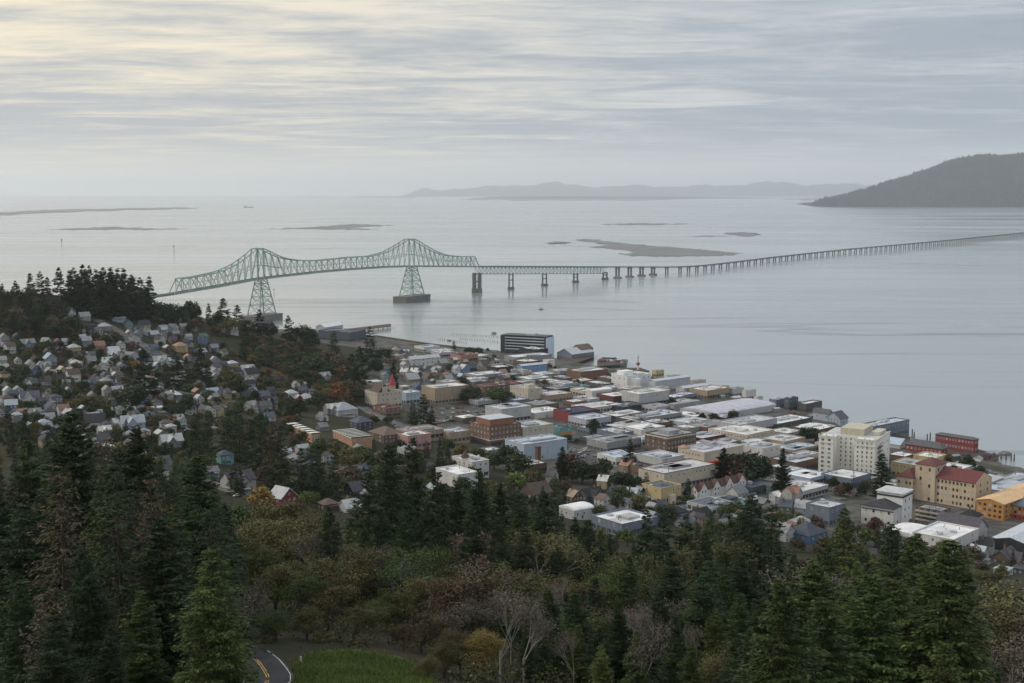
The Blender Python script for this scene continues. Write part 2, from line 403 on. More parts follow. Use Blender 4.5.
for a in ([(690, 236.2), (712, 235.4), (730, 236), (712, 236.9)], [(0, 212.2), (60, 209.4), (120, 208.3), (185, 207.6), (200, 208.3), (150, 209.8), (80, 211.8), (0, 215.5), (-60, 219), (-60, 213)],
          [(46, 229.6), (85, 228), (110, 226.8), (150, 228.2), (192, 229), (150, 229.9), (110, 229.8), (70, 230.2)], [(268, 229), (300, 227.4), (330, 226), (350, 224), (395, 225.4), (350, 227.8), (380, 229.2), (330, 229.8)],
          [(545, 243.2), (556, 241.6), (570, 242), (566, 244), (552, 244.2)], [(590, 247), (600, 246.4), (606, 247.4), (596, 248)],
          [(600, 224.6), (640, 223), (690, 223.8), (650, 225.2)],
          [(460, 199.6), (560, 198.4), (690, 199.2), (640, 200.6), (520, 200.8)], [(780, 199), (815, 197.6), (830, 199), (810, 200.6)], [(300, 197.4), (400, 196.5), (440, 197), (400, 197.8)]):
    bar(a, .35)

# haze
mh = bpy.data.materials.new('haze'); mh.use_nodes = True; t = NT(mh.node_tree)
for n in list(t.n): t.n.remove(n)
o_ = t.new('ShaderNodeOutputMaterial'); v_ = t.new('ShaderNodeVolumePrincipled')
t.put(v_, 'Density', 2.4e-5); t.put(v_, 'Color', (.90, .95, 1.0, 1)); t.put(v_, 'Anisotropy', .5)
t.l.new(v_.outputs[0], o_.inputs['Volume'])
m = MB(); m.box(-79000, 79000, -3000, 79000, -8, 900)
tag(m.build('haze', mh), 'pale haze lying over the river and far shores', 'haze', kind='stuff')
# ------------------------------------------------------------------ bridge
def interp(tab, px): return float(np.interp(px, [a for a, _ in tab], [b for _, b in tab]))
TOPC = [(173.4, 279.3), (195, 276.8), (218, 271.9), (234, 265), (247.7, 255.3), (255.5, 248.4), (263, 248.2), (271, 253.3), (282.8, 258.2), (298.4, 260.5), (316, 260.7), (350, 257.2), (369.5, 256.3),
        (385, 252.3), (396.9, 245.5), (407.6, 239), (413.5, 238.8), (422, 244.5), (434, 251.4), (445.7, 255.3), (459.4, 256.6), (477, 256.6)]
BOTC = [(60, 309), (100, 304), (150, 297), (168, 294.2), (215, 286.5), (256, 278.7), (316, 271.9), (350, 269), (387, 266.6), (408, 266), (477, 266.3), (605, 266.8), (653, 267), (680, 267), (700, 265.9), (733, 262.3), (768, 257.9), (810, 253.2), (850, 249), (900, 244.6), (950, 240), (1024, 232.6), (1120, 225)]
T1 = at_z(262, 321, 0); T2 = at_z(412, 301.6, 0); P3 = at_z(477, 292.6, 0)
BP = [('south', T1 + (T1 - T2) * .465), ('t1', T1), ('t2', T2), ('p3', P3)]
root = empty('bridge', (T1[0], T1[1], 0), label='long green steel cantilever truss bridge crossing the wide river on towers and piers', cat='bridge')
OFF = np.array([T1[0], T1[1], 0])
def rel(p): return (p[0] - OFF[0], p[1] - OFF[1], p[2])
nodes = []      # world x,y along the cantilever
def along(a, b, n, last=False): return [a + (b - a) * i / n for i in range(n + (1 if last else 0))]
pts = along(BP[0][1], T1, 13) + along(T1, T2, 26) + along(T2, P3, 14, True)
iT1, iT2 = 13, 39
def tangent(L, i):
    a = L[max(i - 1, 0)]; b = L[min(i + 1, len(L) - 1)]; d = (b - a)[:2]; d = d / np.linalg.norm(d); return d
steel = {'truss_side': [MB(), MB()]}
W2 = 6.2
top, bot = [], []
for i, p in enumerate(pts):
    x = proj((p[0], p[1], 70))[0]
    top.append(z_for(p[0], p[1], interp(TOPC, x))); bot.append(z_for(p[0], p[1], interp(BOTC, x)) - 1.0)
N = len(pts)
for sde in (0, 1):
    s = -1 if sde == 0 else 1; m = steel['truss_side'][sde]
    def P_(i, z):
        d = tangent(pts, i); return rel((pts[i][0] - d[1] * W2 * s, pts[i][1] + d[0] * W2 * s, z))
    for i in range(N):
        first, last = i == 0, i == N - 1
        if i < N - 1: m.tube(P_(i, bot[i]), P_(i + 1, bot[i + 1]), 1.1)
        if not first and not last: m.tube(P_(i, bot[i]), P_(i, top[i]), .62 if i not in (iT1, iT2) else 1.3)
        if 0 < i < N - 2: m.tube(P_(i, top[i]), P_(i + 1, top[i + 1]), 1.05)
        if first: m.tube(P_(0, bot[0]), P_(1, top[1]), 1.1)
        elif i == N - 2: m.tube(P_(i, top[i]), P_(i + 1, bot[i + 1]), 1.1)
        elif i < N - 2:
            dep = top[i] - bot[i]
            # diagonals fall away from each tower, as on a cantilever
            fwd = (i < iT1) or (26 <= i < iT2)
            deep = dep > 32 or top[i + 1] - bot[i + 1] > 32
            if fwd: a, b2 = P_(i, bot[i]), P_(i + 1, top[i + 1])
            else: a, b2 = P_(i, top[i]), P_(i + 1, bot[i + 1])
            if i % 2 == 0 or deep: m.tube(a, b2, .6)
            else:
                a, b2 = (P_(i, top[i]), P_(i + 1, bot[i + 1])) if fwd else (P_(i, bot[i]), P_(i + 1, top[i + 1]))
                m.tube(a, b2, .6)
            if deep:
                hm = .45
                m.tube(P_(i, bot[i] + dep * hm), P_(i + 1, bot[i + 1] + (top[i + 1] - bot[i + 1]) * hm), .5)
        if i > iT2 + 1 and i < N - 2:      # mid-height strut on the north arm
            m.tube(P_(i, bot[i] + 12), P_(i + 1, bot[i + 1] + 12), .45)
for i in range(1, N - 1):
    m = MB()
    d = tangent(pts, i); n_ = np.array([-d[1], d[0]])
    q = [rel((pts[i][0] + n_[0] * W2 * s, pts[i][1] + n_[1] * W2 * s, z)) for s in (-1, 1) for z in (top[i],)]
    m.tube(q[0], q[1], .5)
    if top[i] - bot[i] > 18:
        lo = bot[i] + max(10, (top[i] - bot[i]) * .55)
        a = rel((pts[i][0] - n_[0] * W2, pts[i][1] - n_[1] * W2, lo)); b2 = rel((pts[i][0] + n_[0] * W2, pts[i][1] + n_[1] * W2, lo)); m.tube(a, b2, .45); m.tube(a, q[1], .35)
    m.build('sway_frame', M_STEEL, root)
for k_, L in steel.items():
    for m in L: m.build(k_, M_STEEL, root)
# deck from the south approach to the far shore
S0 = BP[0][1]; back = (T1 - T2) / np.linalg.norm(T1 - T2)
causeway_px = [(605, 279.6), (653, 275.1), (680, 272.9), (705, 270.4), (735, 266.7), (768, 262.8), (810, 258.2), (850, 253.9), (900, 249.2), (950, 244.2), (1024, 236.6), (1100, 230.3)]
cway = [at_z(a, b, 0) for a, b in causeway_px]
app = [S0 + back * dd for dd in (420, 300, 200, 100)]
line = app + pts + [at_z(511, 289.2, 0), at_z(544.5, 285.8, 0), at_z(575.6, 282.6, 0)] + cway
def deck_z(p):
    x = proj((p[0], p[1], 30))[0]; return z_for(p[0], p[1], interp(BOTC, x))
dense = []
for i in range(len(line) - 1):
    L = np.linalg.norm(line[i + 1] - line[i]); n = max(1, int(L / 40))
    dense += [line[i] + (line[i + 1] - line[i]) * q / n for q in range(n)]
dense.append(line[-1])
dz_ = [deck_z(p) for p in dense]
# smooth
for _ in range(3): dz_ = [dz_[0]] + [(dz_[i - 1] + 2 * dz_[i] + dz_[i + 1]) / 4 for i in range(1, len(dz_) - 1)] + [dz_[-1]]
m = MB(); rail = MB()
for i in range(len(dense) - 1):
    d0 = tangent(dense, i); d1 = tangent(dense, i + 1)
    for (u0, u1, z0, z1, mm, tgt) in ((-6.5, 6.5, -1.7, 0, 0, m), (-6.6, -6.2, 0.0, 1.2, 0, rail), (6.2, 6.6, 0.0, 1.2, 0, rail)):
        vs = []
        for p, d, z in ((dense[i], d0, dz_[i]), (dense[i + 1], d1, dz_[i + 1])):
            for u, zz in ((u0, z0), (u1, z0), (u1, z1), (u0, z1)):
                vs.append(rel((p[0] - d[1] * u, p[1] + d[0] * u, z + zz)))
        tgt.add(vs, [(0, 1, 2, 3), (7, 6, 5, 4), (0, 4, 5, 1), (1, 5, 6, 2), (2, 6, 7, 3), (3, 7, 4, 0)], mm)
M_DECK = mat('bridge_deck', (.16, .18, .17), .85, .03, .2)
m.build('deck', M_DECK, root); rail.build('railing', mat('bridge_rail', (.19, .25, .23), .7), root)
# towers below the deck
def tower(base, zt, hb, ht, pier_h, pier_l, pier_w):
    d = (T2 - T1)[:2]; d = d / np.linalg.norm(d); n_ = np.array([-d[1], d[0]])
    def C(u, v, z): return rel((base[0] + d[0] * u + n_[0] * v, base[1] + d[1] * u + n_[1] * v, z))
    m = MB(); lev = [0, .27, .5, .7, .86, 1.0]
    for v in (-1, 1):
        for u in (-1, 1):
            m.tube(C(u * hb, v * 14, pier_h), C(u * ht, v * W2, zt), 1.25, 1.1)
    def Q(u, v, s): hh = hb + (ht - hb) * s; vv = 14 + (W2 - 14) * s; return C(u * hh, v * vv, pier_h + (zt - pier_h) * s)
    for a, b2 in zip(lev[:-1], lev[1:]):
        for v in (-1, 1):
            m.tube(Q(-1, v, a), Q(1, v, b2), .48); m.tube(Q(1, v, a), Q(-1, v, b2), .48); m.tube(Q(-1, v, b2), Q(1, v, b2), .48)
        for u in (-1, 1):
            m.tube(Q(u, -1, a), Q(u, 1, b2), .5); m.tube(Q(u, 1, a), Q(u, -1, b2), .5); m.tube(Q(u, -1, b2), Q(u, 1, b2), .5)
    m.build('tower', M_STEEL, root)
    m = MB()
    a = [C(u, v, 0) for u, v in ((-pier_l, -pier_w), (pier_l, -pier_w), (pier_l, pier_w), (-pier_l, pier_w))]
    m.prism([(q[0], q[1]) for q in a], -6, pier_h - 1.5)
    a = [C(u * 1.015, v * 1.03, 0) for u, v in ((-pier_l, -pier_w), (pier_l, -pier_w), (pier_l, pier_w), (-pier_l, pier_w))]
    m.prism([(q[0], q[1]) for q in a], pier_h - 1.5, pier_h)
    m.build('pier', M_CONC, root)
fac = 1.0 / max(.3, abs(((T2 - T1)[0] * 1.0) / np.linalg.norm(T2 - T1)))    # foreshortening along the axis
dT1 = proj(T1)[2]; dT2 = proj(T2)[2]
tower(T1, bot[iT1], 7.4 * dT1 / F * fac * .82, 2.7 * dT1 / F * fac * .8, 11.5, 15 * dT1 / F * fac * .72, 15)
tower(T2, bot[iT2], 7.4 * dT2 / F * fac * .82, 2.7 * dT2 / F * fac * .8, 13, 15 * dT2 / F * fac * .72, 16)
# concrete twin pier at the end of the cantilever
def pier_frame(p, zt, hw, legs, r, base_w, base_h, mt=M_CONC):
    d = tangent([p - np.array([1, 2, 0]), p, p + np.array([1.0, 2.0, 0])], 1)
    m = MB()
    def C(u, v): return rel((p[0] + u, p[1] + v, 0))
    for u in legs:
        a = [C(u * hw + x, y) for x, y in ((-r, -r * 1.3), (r, -r * 1.3), (r, r * 1.3), (-r, r * 1.3))]
        m.prism([(q[0], q[1]) for q in a], -4, zt)
    for z0, z1 in ((zt - 3, zt - .5), (zt * .55, zt * .55 + 2)):
        a = [C(x, y) for x, y in ((-hw - r * .9, -r), (hw + r * .9, -r), (hw + r * .9, r), (-hw - r * .9, r))]; m.prism([(q[0], q[1]) for q in a], z0, z1)
    a = [C(x, y) for x, y in ((-base_w, -base_w * .7), (base_w, -base_w * .7), (base_w, base_w * .7), (-base_w, base_w * .7))]; m.prism([(q[0], q[1]) for q in a], -6, base_h)
    m.build('pier', mt, root)
sp3 = proj(P3)[2] / F
pier_frame(P3, z_for(P3[0], P3[1], 273), 2.6 * sp3, (-1, 1), 2.0 * sp3, 5.2 * sp3, 9)
dp = [at_z(511, 289.2, 0), at_z(544.5, 285.8, 0), at_z(575.6, 282.6, 0), cway[0]]
for p in dp:
    s = proj(p)[2] / F; pier_frame(p, z_for(p[0], p[1], 273.4 if p is not cway[0] else 272), 1.9 * s, (-1, 1), .75 * s, 3.4 * s, 5)
# deck truss between the concrete piers
tr = MB(); seq = []
q_pts = [P3] + dp
for a, b2 in zip(q_pts[:-1], q_pts[1:]): seq += [a + (b2 - a) * i / 9 for i in range(9)]
seq.append(q_pts[-1])
for s in (-1, 1):
    def P_(i, z): d = tangent(seq, i); return rel((seq[i][0] - d[1] * 5.5 * s, seq[i][1] + d[0] * 5.5 * s, z))
    for i in range(len(seq) - 1):
        z0 = deck_z(seq[i]) - 1.8; z1 = deck_z(seq[i + 1]) - 1.8; dep = 15.5
        tr.tube(P_(i, z0), P_(i + 1, z1), .7); tr.tube(P_(i, z0 - dep), P_(i + 1, z1 - dep), .8); tr.tube(P_(i, z0), P_(i, z0 - dep), .55)
        if i % 2 == 0: tr.tube(P_(i, z0), P_(i + 1, z1 - dep), .55)
        else: tr.tube(P_(i, z0 - dep), P_(i + 1, z1), .55)
tr.build('deck_truss', M_STEEL, root)
# low causeway bents
acc = 0.0; i = 0
cw = []
for a, b2 in zip(cway[:-1], cway[1:]):
    L = np.linalg.norm(b2 - a); n = 4 if a is cway[0] else max(1, int(round(L / 52)))
    cw += [a + (b2 - a) * q / n for q in range(n)]
bent = None
for k_, p in enumerate(cw[1:]):
    z = deck_z(p) - 1.4; big = k_ < 4
    m = MB(); w_ = 6.2 if big else 5.2; r = 1.9 if big else 1.4
    for u in (-1, 1): m.box(u * w_ * .7 - r, u * w_ * .7 + r, -r, r, -5, z - 1.5)
    m.box(-w_ - 1, w_ + 1, -r * 1.1, r * 1.1, z - 2, z)
    if big: m.box(-w_ - 4, w_ + 4, -5, 5, -5, 4)
    o = m.build('pier', M_CONC, root); o.location = rel((p[0], p[1], 0)); d = tangent(cw, k_ + 1); o.rotation_euler = (0, 0, atan2(d[1], d[0]) - pi / 2)
# approach bents on the south shore
for p in app[:-1]:
    z = deck_z(p) - 1.4; m = MB(); g0 = gz(p[0], p[1])
    for u in (-4, 4): m.box(u - 1, u + 1, -1, 1, g0 - 4, z - 1)
    m.box(-6, 6, -1.2, 1.2, z - 1.5, z); o = m.build('pier', M_CONC, root); o.location = rel((p[0], p[1], 0))

# ------------------------------------------------------------------ palette
PAL = {'white': (.66, .65, .62), 'cream': (.56, .50, .39), 'yellow': (.56, .43, .18), 'tan': (.40, .30, .20), 'brown': (.16, .11, .08), 'brick': (.21, .12, .085), 'red': (.27, .045, .05), 'pink': (.52, .27, .25),
       'grey': (.30, .31, .32), 'pale grey': (.50, .51, .52), 'dark grey': (.11, .112, .12), 'charcoal': (.045, .047, .055), 'blue': (.10, .20, .38), 'pale blue': (.40, .50, .60), 'navy': (.035, .055, .10),
       'teal': (.13, .36, .38), 'mint': (.42, .60, .53), 'green': (.14, .19, .13), 'lavender': (.47, .46, .53), 'orange': (.58, .27, .06), 'salmon': (.42, .22, .15), 'maroon': (.16, .035, .04), 'slate': (.10, .12, .155),
       'purple grey': (.095, .085, .105), 'silver': (.48, .52, .57), 'plywood': (.62, .37, .15), 'rust red': (.16, .055, .05), 'olive': (.16, .15, .09), 'bright white': (.74, .74, .73), 'grey blue': (.17, .21, .28), 'sky blue': (.18, .36, .62)}
for k_, v_c in list(PAL.items()):
    l_ = .3 * v_c[0] + .59 * v_c[1] + .11 * v_c[2]
    PAL[k_] = tuple(l_ + (q - l_) * .82 for q in v_c)
LABELS = {}
ANCH = []       # (reference phrase, px, py)
def uniq(o, label, cat, group=None):
    label = ' '.join(label.split())
    LABELS[label.lower()] = LABELS.get(label.lower(), 0) + 1
    tag(o, label, cat, group)
def relate(px, py, skip=None, maxw=16, desc=''):
    """a relation to the nearest named things that makes the label its own"""
    c = sorted(((px - a) ** 2 + (2.2 * (py - b)) ** 2, nm, a, b) for nm, a, b in ANCH if (a, b) != (px, py))
    def r(nm, a, b):
        ddx, ddy = px - a, (py - b) * 2.2
        if abs(ddx) > abs(ddy) * 1.3: return ('just left of ' if ddx < 0 else 'just right of ') + nm
        return ('behind ' if ddy < 0 else 'in front of ') + nm
    for d, nm, a, b in c[:14]:
        L = f'{desc} {r(nm, a, b)}'
        if L.lower() not in LABELS and len(L.split()) <= maxw: return L
    for i in range(6):
        for j in range(i + 1, 9):
            L = f'{desc} between {c[i][1]} and {c[j][1]}'
            if L.lower() not in LABELS and len(L.split()) <= maxw: return L
    short = ' '.join(w_ for w_ in desc.split() if w_ not in ('small', 'large', 'mid-sized', 'low', 'with'))
    for i in range(9):
        for j in range(i + 1, 12):
            L = f'{short} between {c[i][1]} and {c[j][1]}'
            if L.lower() not in LABELS and len(L.split()) <= maxw: return L
    return f'{short} {r(*c[0][1:])}'

M_SHOP = mat('shop_glazing', (.075, .08, .085), .25, .35, .5, spec=.5)
# ------------------------------------------------------------------ windows, shared mesh
def unit_window(name, glass, frame):
    m = MB(); b_ = .11
    m.box(-.5, .5, -.06, .03, -.5, -.5 + b_, 1); m.box(-.5, .5, -.06, .03, .5 - b_, .5, 1)
    m.box(-.5, -.5 + b_, -.06, .03, -.5 + b_, .5 - b_, 1); m.box(.5 - b_, .5, -.06, .03, -.5 + b_, .5 - b_, 1)
    m.box(-.5 + b_, .5 - b_, -.02, .03, -.5 + b_, .5 - b_, 0); m.box(-.5 + b_, .5 - b_, -.045, .03, -.03, .03, 1)
    return m.mesh(name, [glass, frame])
M_BLIND = mat('window_blind', (.30, .29, .26), .6); M_GLASSB = mat('lighter_glass', (.09, .10, .11), .08, .3, .3, spec=.9)  # blinds and a lighter, glossier glass, picked at random per window
WIN = unit_window('window', M_GLASS, M_FRAME); WIND = unit_window('window', M_GLASS, M_TRIMD)
VARI = {'window': [WIN, WIN, unit_window('window', M_GLASSB, M_FRAME), unit_window('window', M_BLIND, M_FRAME)], 'dark': [WIND, WIND, unit_window('window', M_GLASSB, M_TRIMD), unit_window('window', M_BLIND, M_FRAME)]}
rwn = random.Random(17)
mm_ = MB(); mm_.box(-.5, .5, -.08, .03, 0, 1, 0); mm_.box(-.42, .42, -.11, -.02, .03, .93, 1); mm_.box(.28, .36, -.16, -.1, .45, .5, 2)
DOOR = mm_.mesh('door', [M_FRAME, mat('door_paint', (.16, .08, .06), .5), M_TRIMD])
mm_ = MB(); mm_.box(-.5, .5, -.5, .5, 0, 1); mm_.box(-.58, .58, -.58, .58, .86, 1.0); mm_.box(-.2, .2, -.2, .2, 1, 1.18)
CHIM = mm_.mesh('chimney', M_BRICK)
mm_ = MB(); mm_.box(-.5, .5, -.5, .5, .12, .9); mm_.box(-.54, .54, -.54, .54, .9, 1); mm_.box(-.4, .4, -.4, .4, 0, .12); mm_.tube((0, 0, 1), (0, 0, 1.06), .3, .3, 8)
VENT = mm_.mesh('rooftop_unit', mat('galvanised_metal', (.42, .44, .45), .5, .6, .2))
def place(name, me, parent, x, y, z, sx, sz, rz=0.0, color=None, sy=1.0):
    o = link(name, me, parent, color, (x, y, z), rz); o.scale = (sx, sy, sz); return o
def wins(root_, face, a0, a1, c, zs, n, ww, wh, me=WIN):
    """a row of windows on the -y face (y=c) or -x face (x=c)"""
    pool = VARI['dark'] if me is WIND else VARI['window']
    for z in zs:
        for i in range(n):
            me = rwn.choice(pool); a = a0 + (a1 - a0) * (i + .5) / n
            if face == 'y': place('window', me, root_, a, c, z, ww, wh)
            else: place('window', me, root_, c, a, z, ww, wh, -pi / 2)

def grid_rot(px):
    return radians(float(np.interp(px, [0, 400, 550, 950], [38, 36, 36, 47])))
def solve_dim(C, dirv, pxt, lo=2.5, hi=260):
    """length along dirv from C whose end is seen at column pxt"""
    f = lambda s: proj(C + dirv * s)[0] - pxt
    a, b_ = lo, hi
    if f(a) * f(b_) > 0: return lo
    for _ in range(40):
        mid = (a + b_) / 2
        if f(a) * f(mid) <= 0: b_ = mid
        else: a = mid
    return (a + b_) / 2
def setup(L, M, R, y, h, rot, z=None):
    C = on_ground(M, y) if z is None else at_z(M, y, z)
    r = grid_rot(M) if rot is None else radians(rot)
    ex = np.array([cos(r), sin(r), 0]); ey = np.array([-sin(r), cos(r), 0])
    wd = solve_dim(C, ex, R); dp_ = solve_dim(C, ey, L)
    return C, r, wd, dp_, h * proj(C)[2] / F
def anchor(ref, px, py):
    if ref: ANCH.append((ref, px, py))
FOOT = []      # occupied footprints (x, y, radius)
def block(L, M, R, y, h, wall, roof, rows, cl, cr, label, cat='building', name='flat_roofed_building', ref=None, rot=None, style='flat', z=None, wmat=None, roofh=.25, units=None, dark=False, win=(1.5, 1.8), stilt=0.0, group=None, band=None, deepen=False):
    """a building from its picture spans: L-M is the face towards the inland side, M-R the end; y the foot of corner M; h height, all px"""
    C, r, wd, dp_, hh = setup(L, M, R, y, h, rot, z)
    if deepen and style == 'flat': dp_ = max(dp_, min(.95 * wd, 26)); hh *= .92
    root_ = empty(name, tuple(C), r); uniq(root_, label, cat, group)
    anchor(ref, (L + R) / 2, y - h / 2); FOOT.append((C[0] + (cos(r) * wd - sin(r) * dp_) / 2, C[1] + (sin(r) * wd + cos(r) * dp_) / 2, (wd + dp_) * .32))
    wm = wmat or (M_BRICK if wall in ('brick', 'brown', 'red', 'rust red') else M_MASON)
    wc = tuple(v * .84 for v in PAL[wall]); rc = PAL[roof]; z0 = stilt; base = -5 if not stilt else stilt
    m = MB()
    eave = hh
    if style == 'flat':
        par = min(.9, hh * .12)
        m.box(0, wd, 0, dp_, base, hh - par); tk = .35
        m.box(0, wd, 0, tk, hh - par, hh); m.box(0, wd, dp_ - tk, dp_, hh - par, hh); m.box(0, tk, tk, dp_ - tk, hh - par, hh); m.box(wd - tk, wd, tk, dp_ - tk, hh - par, hh)
        m.build('wall', wm, root_, wc)
        q = MB(); q.box(tk + .02, wd - tk - .02, tk + .02, dp_ - tk - .02, hh - par + .02, hh - par + .3); q.build('roof', M_FLAT, root_, rc)
        q = MB(); e = .22; t_ = .28
        q.box(-e, wd + e, -e, .4, hh, hh + t_); q.box(-e, wd + e, dp_ - .4, dp_ + e, hh, hh + t_); q.box(-e, .4, .4, dp_ - .4, hh, hh + t_); q.box(wd - .4, wd + e, .4, dp_ - .4, hh, hh + t_)
        q.build('coping', wm, root_, tuple(min(.75, v * 1.1) for v in wc) if band is None else PAL[band])
        ru = random.Random(int(M * 13 + y))
        for _ in range(1 + int(wd * dp_ > 350) + int(wd * dp_ > 900)):
            pw, ph = wd * ru.uniform(.2, .55), dp_ * ru.uniform(.15, .5); x0, y0 = ru.uniform(.06, .92 - pw / wd) * wd, ru.uniform(.06, .92 - ph / dp_) * dp_; up = ru.choice((.04, .05, .06, .9, 1.4)) if hh > 5 else .05
            k_c = ru.uniform(.45, .9); q = MB(); q.box(x0, x0 + pw, y0, y0 + ph, hh - par + .29, hh - par + .3 + up); q.build('roof_section', M_FLAT, root_, tuple(v * k_c for v in rc))
        if rows and hh > 3.2 and wall not in ('bright white',):
            q = MB(); zt = min(3.0, hh / rows * .72); nb = max(2, int(dp_ / 4)); nc = max(2, int(wd / 4))
            for i in range(nb): q.box(-.07, -.02, dp_ * (i + .12) / nb, dp_ * (i + .88) / nb, .5, zt)
            for i in range(nc): q.box(wd * (i + .12) / nc, wd * (i + .88) / nc, -.07, -.02, .5, zt)
            q.build('shopfront', M_SHOP, root_)
            if ru.random() < .4:
                q = MB(); q.box(wd * .05, wd * .95, -1.5, -.05, zt + .1, zt + .3); q.build('canopy', M_MASON, root_, PAL[ru.choice(['charcoal', 'maroon', 'slate', 'green', 'grey', 'navy'])])
        for _ in range(ru.randint(2, 5)):
            q = MB(); q.tube((0, 0, 0), (0, 0, ru.uniform(.8, 2.0)), .18, .18, 5); o = q.build('vent_pipe', M_TRIMD, root_); o.location = (ru.uniform(.1, .9) * wd, ru.uniform(.1, .9) * dp_, hh - par + .3)
        nu = units if units is not None else (1 + int(wd * dp_ > 500) + int(wd * dp_ > 1200) * 2)
        ru = random.Random(int(M * 7 + y))
        for _ in range(nu):
            s = ru.uniform(1.6, 3.4); place('rooftop_unit', VENT, root_, ru.uniform(.15, .85) * wd, ru.uniform(.15, .85) * dp_, hh - par + .3, s, ru.uniform(1.0, 1.9), 0, None, s * ru.uniform(.7, 1.2))
    elif style in ('gx', 'gy'):
        rh = roofh * (dp_ if style == 'gx' else wd); eave = max(hh - rh, hh * .45); rh = hh - eave; ov = .6; th = .3
        if style == 'gx':
            m.extr([(0, base), (dp_, base), (dp_, eave), (dp_ / 2, hh), (0, eave)], 'x', 0, wd); m.build('wall', wm, root_, wc)
            q = MB(); k_ = rh / (dp_ / 2)
            q.extr([(-ov, eave - ov * k_ + .02), (dp_ / 2, hh + .02), (dp_ + ov, eave - ov * k_ + .02), (dp_ + ov, eave - ov * k_ + th), (dp_ / 2, hh + th + .1), (-ov, eave - ov * k_ + th)], 'x', -ov, wd + ov)
        else:
            m.extr([(0, base), (wd, base), (wd, eave), (wd / 2, hh), (0, eave)], 'y', 0, dp_); m.build('wall', wm, root_, wc)
            q = MB(); k_ = rh / (wd / 2)
            q.extr([(-ov, eave - ov * k_ + .02), (wd / 2, hh + .02), (wd + ov, eave - ov * k_ + .02), (wd + ov, eave - ov * k_ + th), (wd / 2, hh + th + .1), (-ov, eave - ov * k_ + th)], 'y', -ov, dp_ + ov)
        q.build('roof', M_ROOF, root_, rc)
    elif style in ('hip', 'barrel'):
        rh = roofh * min(wd, dp_); eave = max(hh - rh, hh * .5); rh = hh - eave; ov = .7
        m.box(0, wd, 0, dp_, base, eave); m.build('wall', wm, root_, wc)
        q = MB()
        if style == 'hip':
            i_ = min(wd, dp_) / 2 * .96
            x0, x1, y0, y1 = -ov, wd + ov, -ov, dp_ + ov
            rx0, rx1, ry0, ry1 = i_, wd - i_, i_, dp_ - i_
            q.add([(x0, y0, eave), (x1, y0, eave), (x1, y1, eave), (x0, y1, eave), (x0, y0, eave + .3), (x1, y0, eave + .3), (x1, y1, eave + .3), (x0, y1, eave + .3),
                   (rx0, ry0, hh + .3), (rx1, ry0, hh + .3), (rx1, ry1, hh + .3), (rx0, ry1, hh + .3)],
                  [(0, 3, 2, 1), (0, 1, 5, 4), (1, 2, 6, 5), (2, 3, 7, 6), (3, 0, 4, 7), (4, 5, 9, 8), (5, 6, 10, 9), (6, 7, 11, 10), (7, 4, 8, 11), (8, 9, 10, 11)])
            q.build('roof', M_ROOF, root_, rc)
        else:
            nv = max(1, int(round(dp_ / 32))); seg = dp_ / nv; prof = []
            for v in range(nv):
                prof += [(v * seg + seg * (1 - cos(pi * a / 10)) / 2, eave + .05 + rh * sin(pi * a / 10)) for a in range(0 if v == 0 else 1, 11)]
            q.extr([(0, eave + .01)] + prof[1:-1] + [(dp_, eave + .01)], 'x', -.3, wd + .3); q.build('roof', M_FLAT, root_, rc)
    if rows:
        fl = eave / rows; ww, wh = win
        ww = min(ww, wd / max(1, cr) * .62) if cr else ww; wh = min(wh, fl * .62)
        zs = [fl * (i + .55) for i in range(rows)]
        if stilt: zs = [stilt + (eave - stilt) / rows * (i + .55) for i in range(rows)]
        me = WIND if dark else WIN
        if style == 'flat' and not stilt and hh > 3.2 and wall not in ('bright white',): zs = zs[1:]
        if cr: wins(root_, 'y', .5, wd - .5, -.02, zs, cr, min(win[0], (wd - 1) / cr * .65), wh, me)
        if cl: wins(root_, 'x', .5, dp_ - .5, -.02, zs, cl, min(win[0], (dp_ - 1) / cl * .65), wh, me)
    if not stilt and cat not in ('shed',):
        place('door', DOOR, root_, wd * .42, -.03, 0, 1.6, 2.4)
    return root_, C, r, wd, dp_, hh
HN = [0]
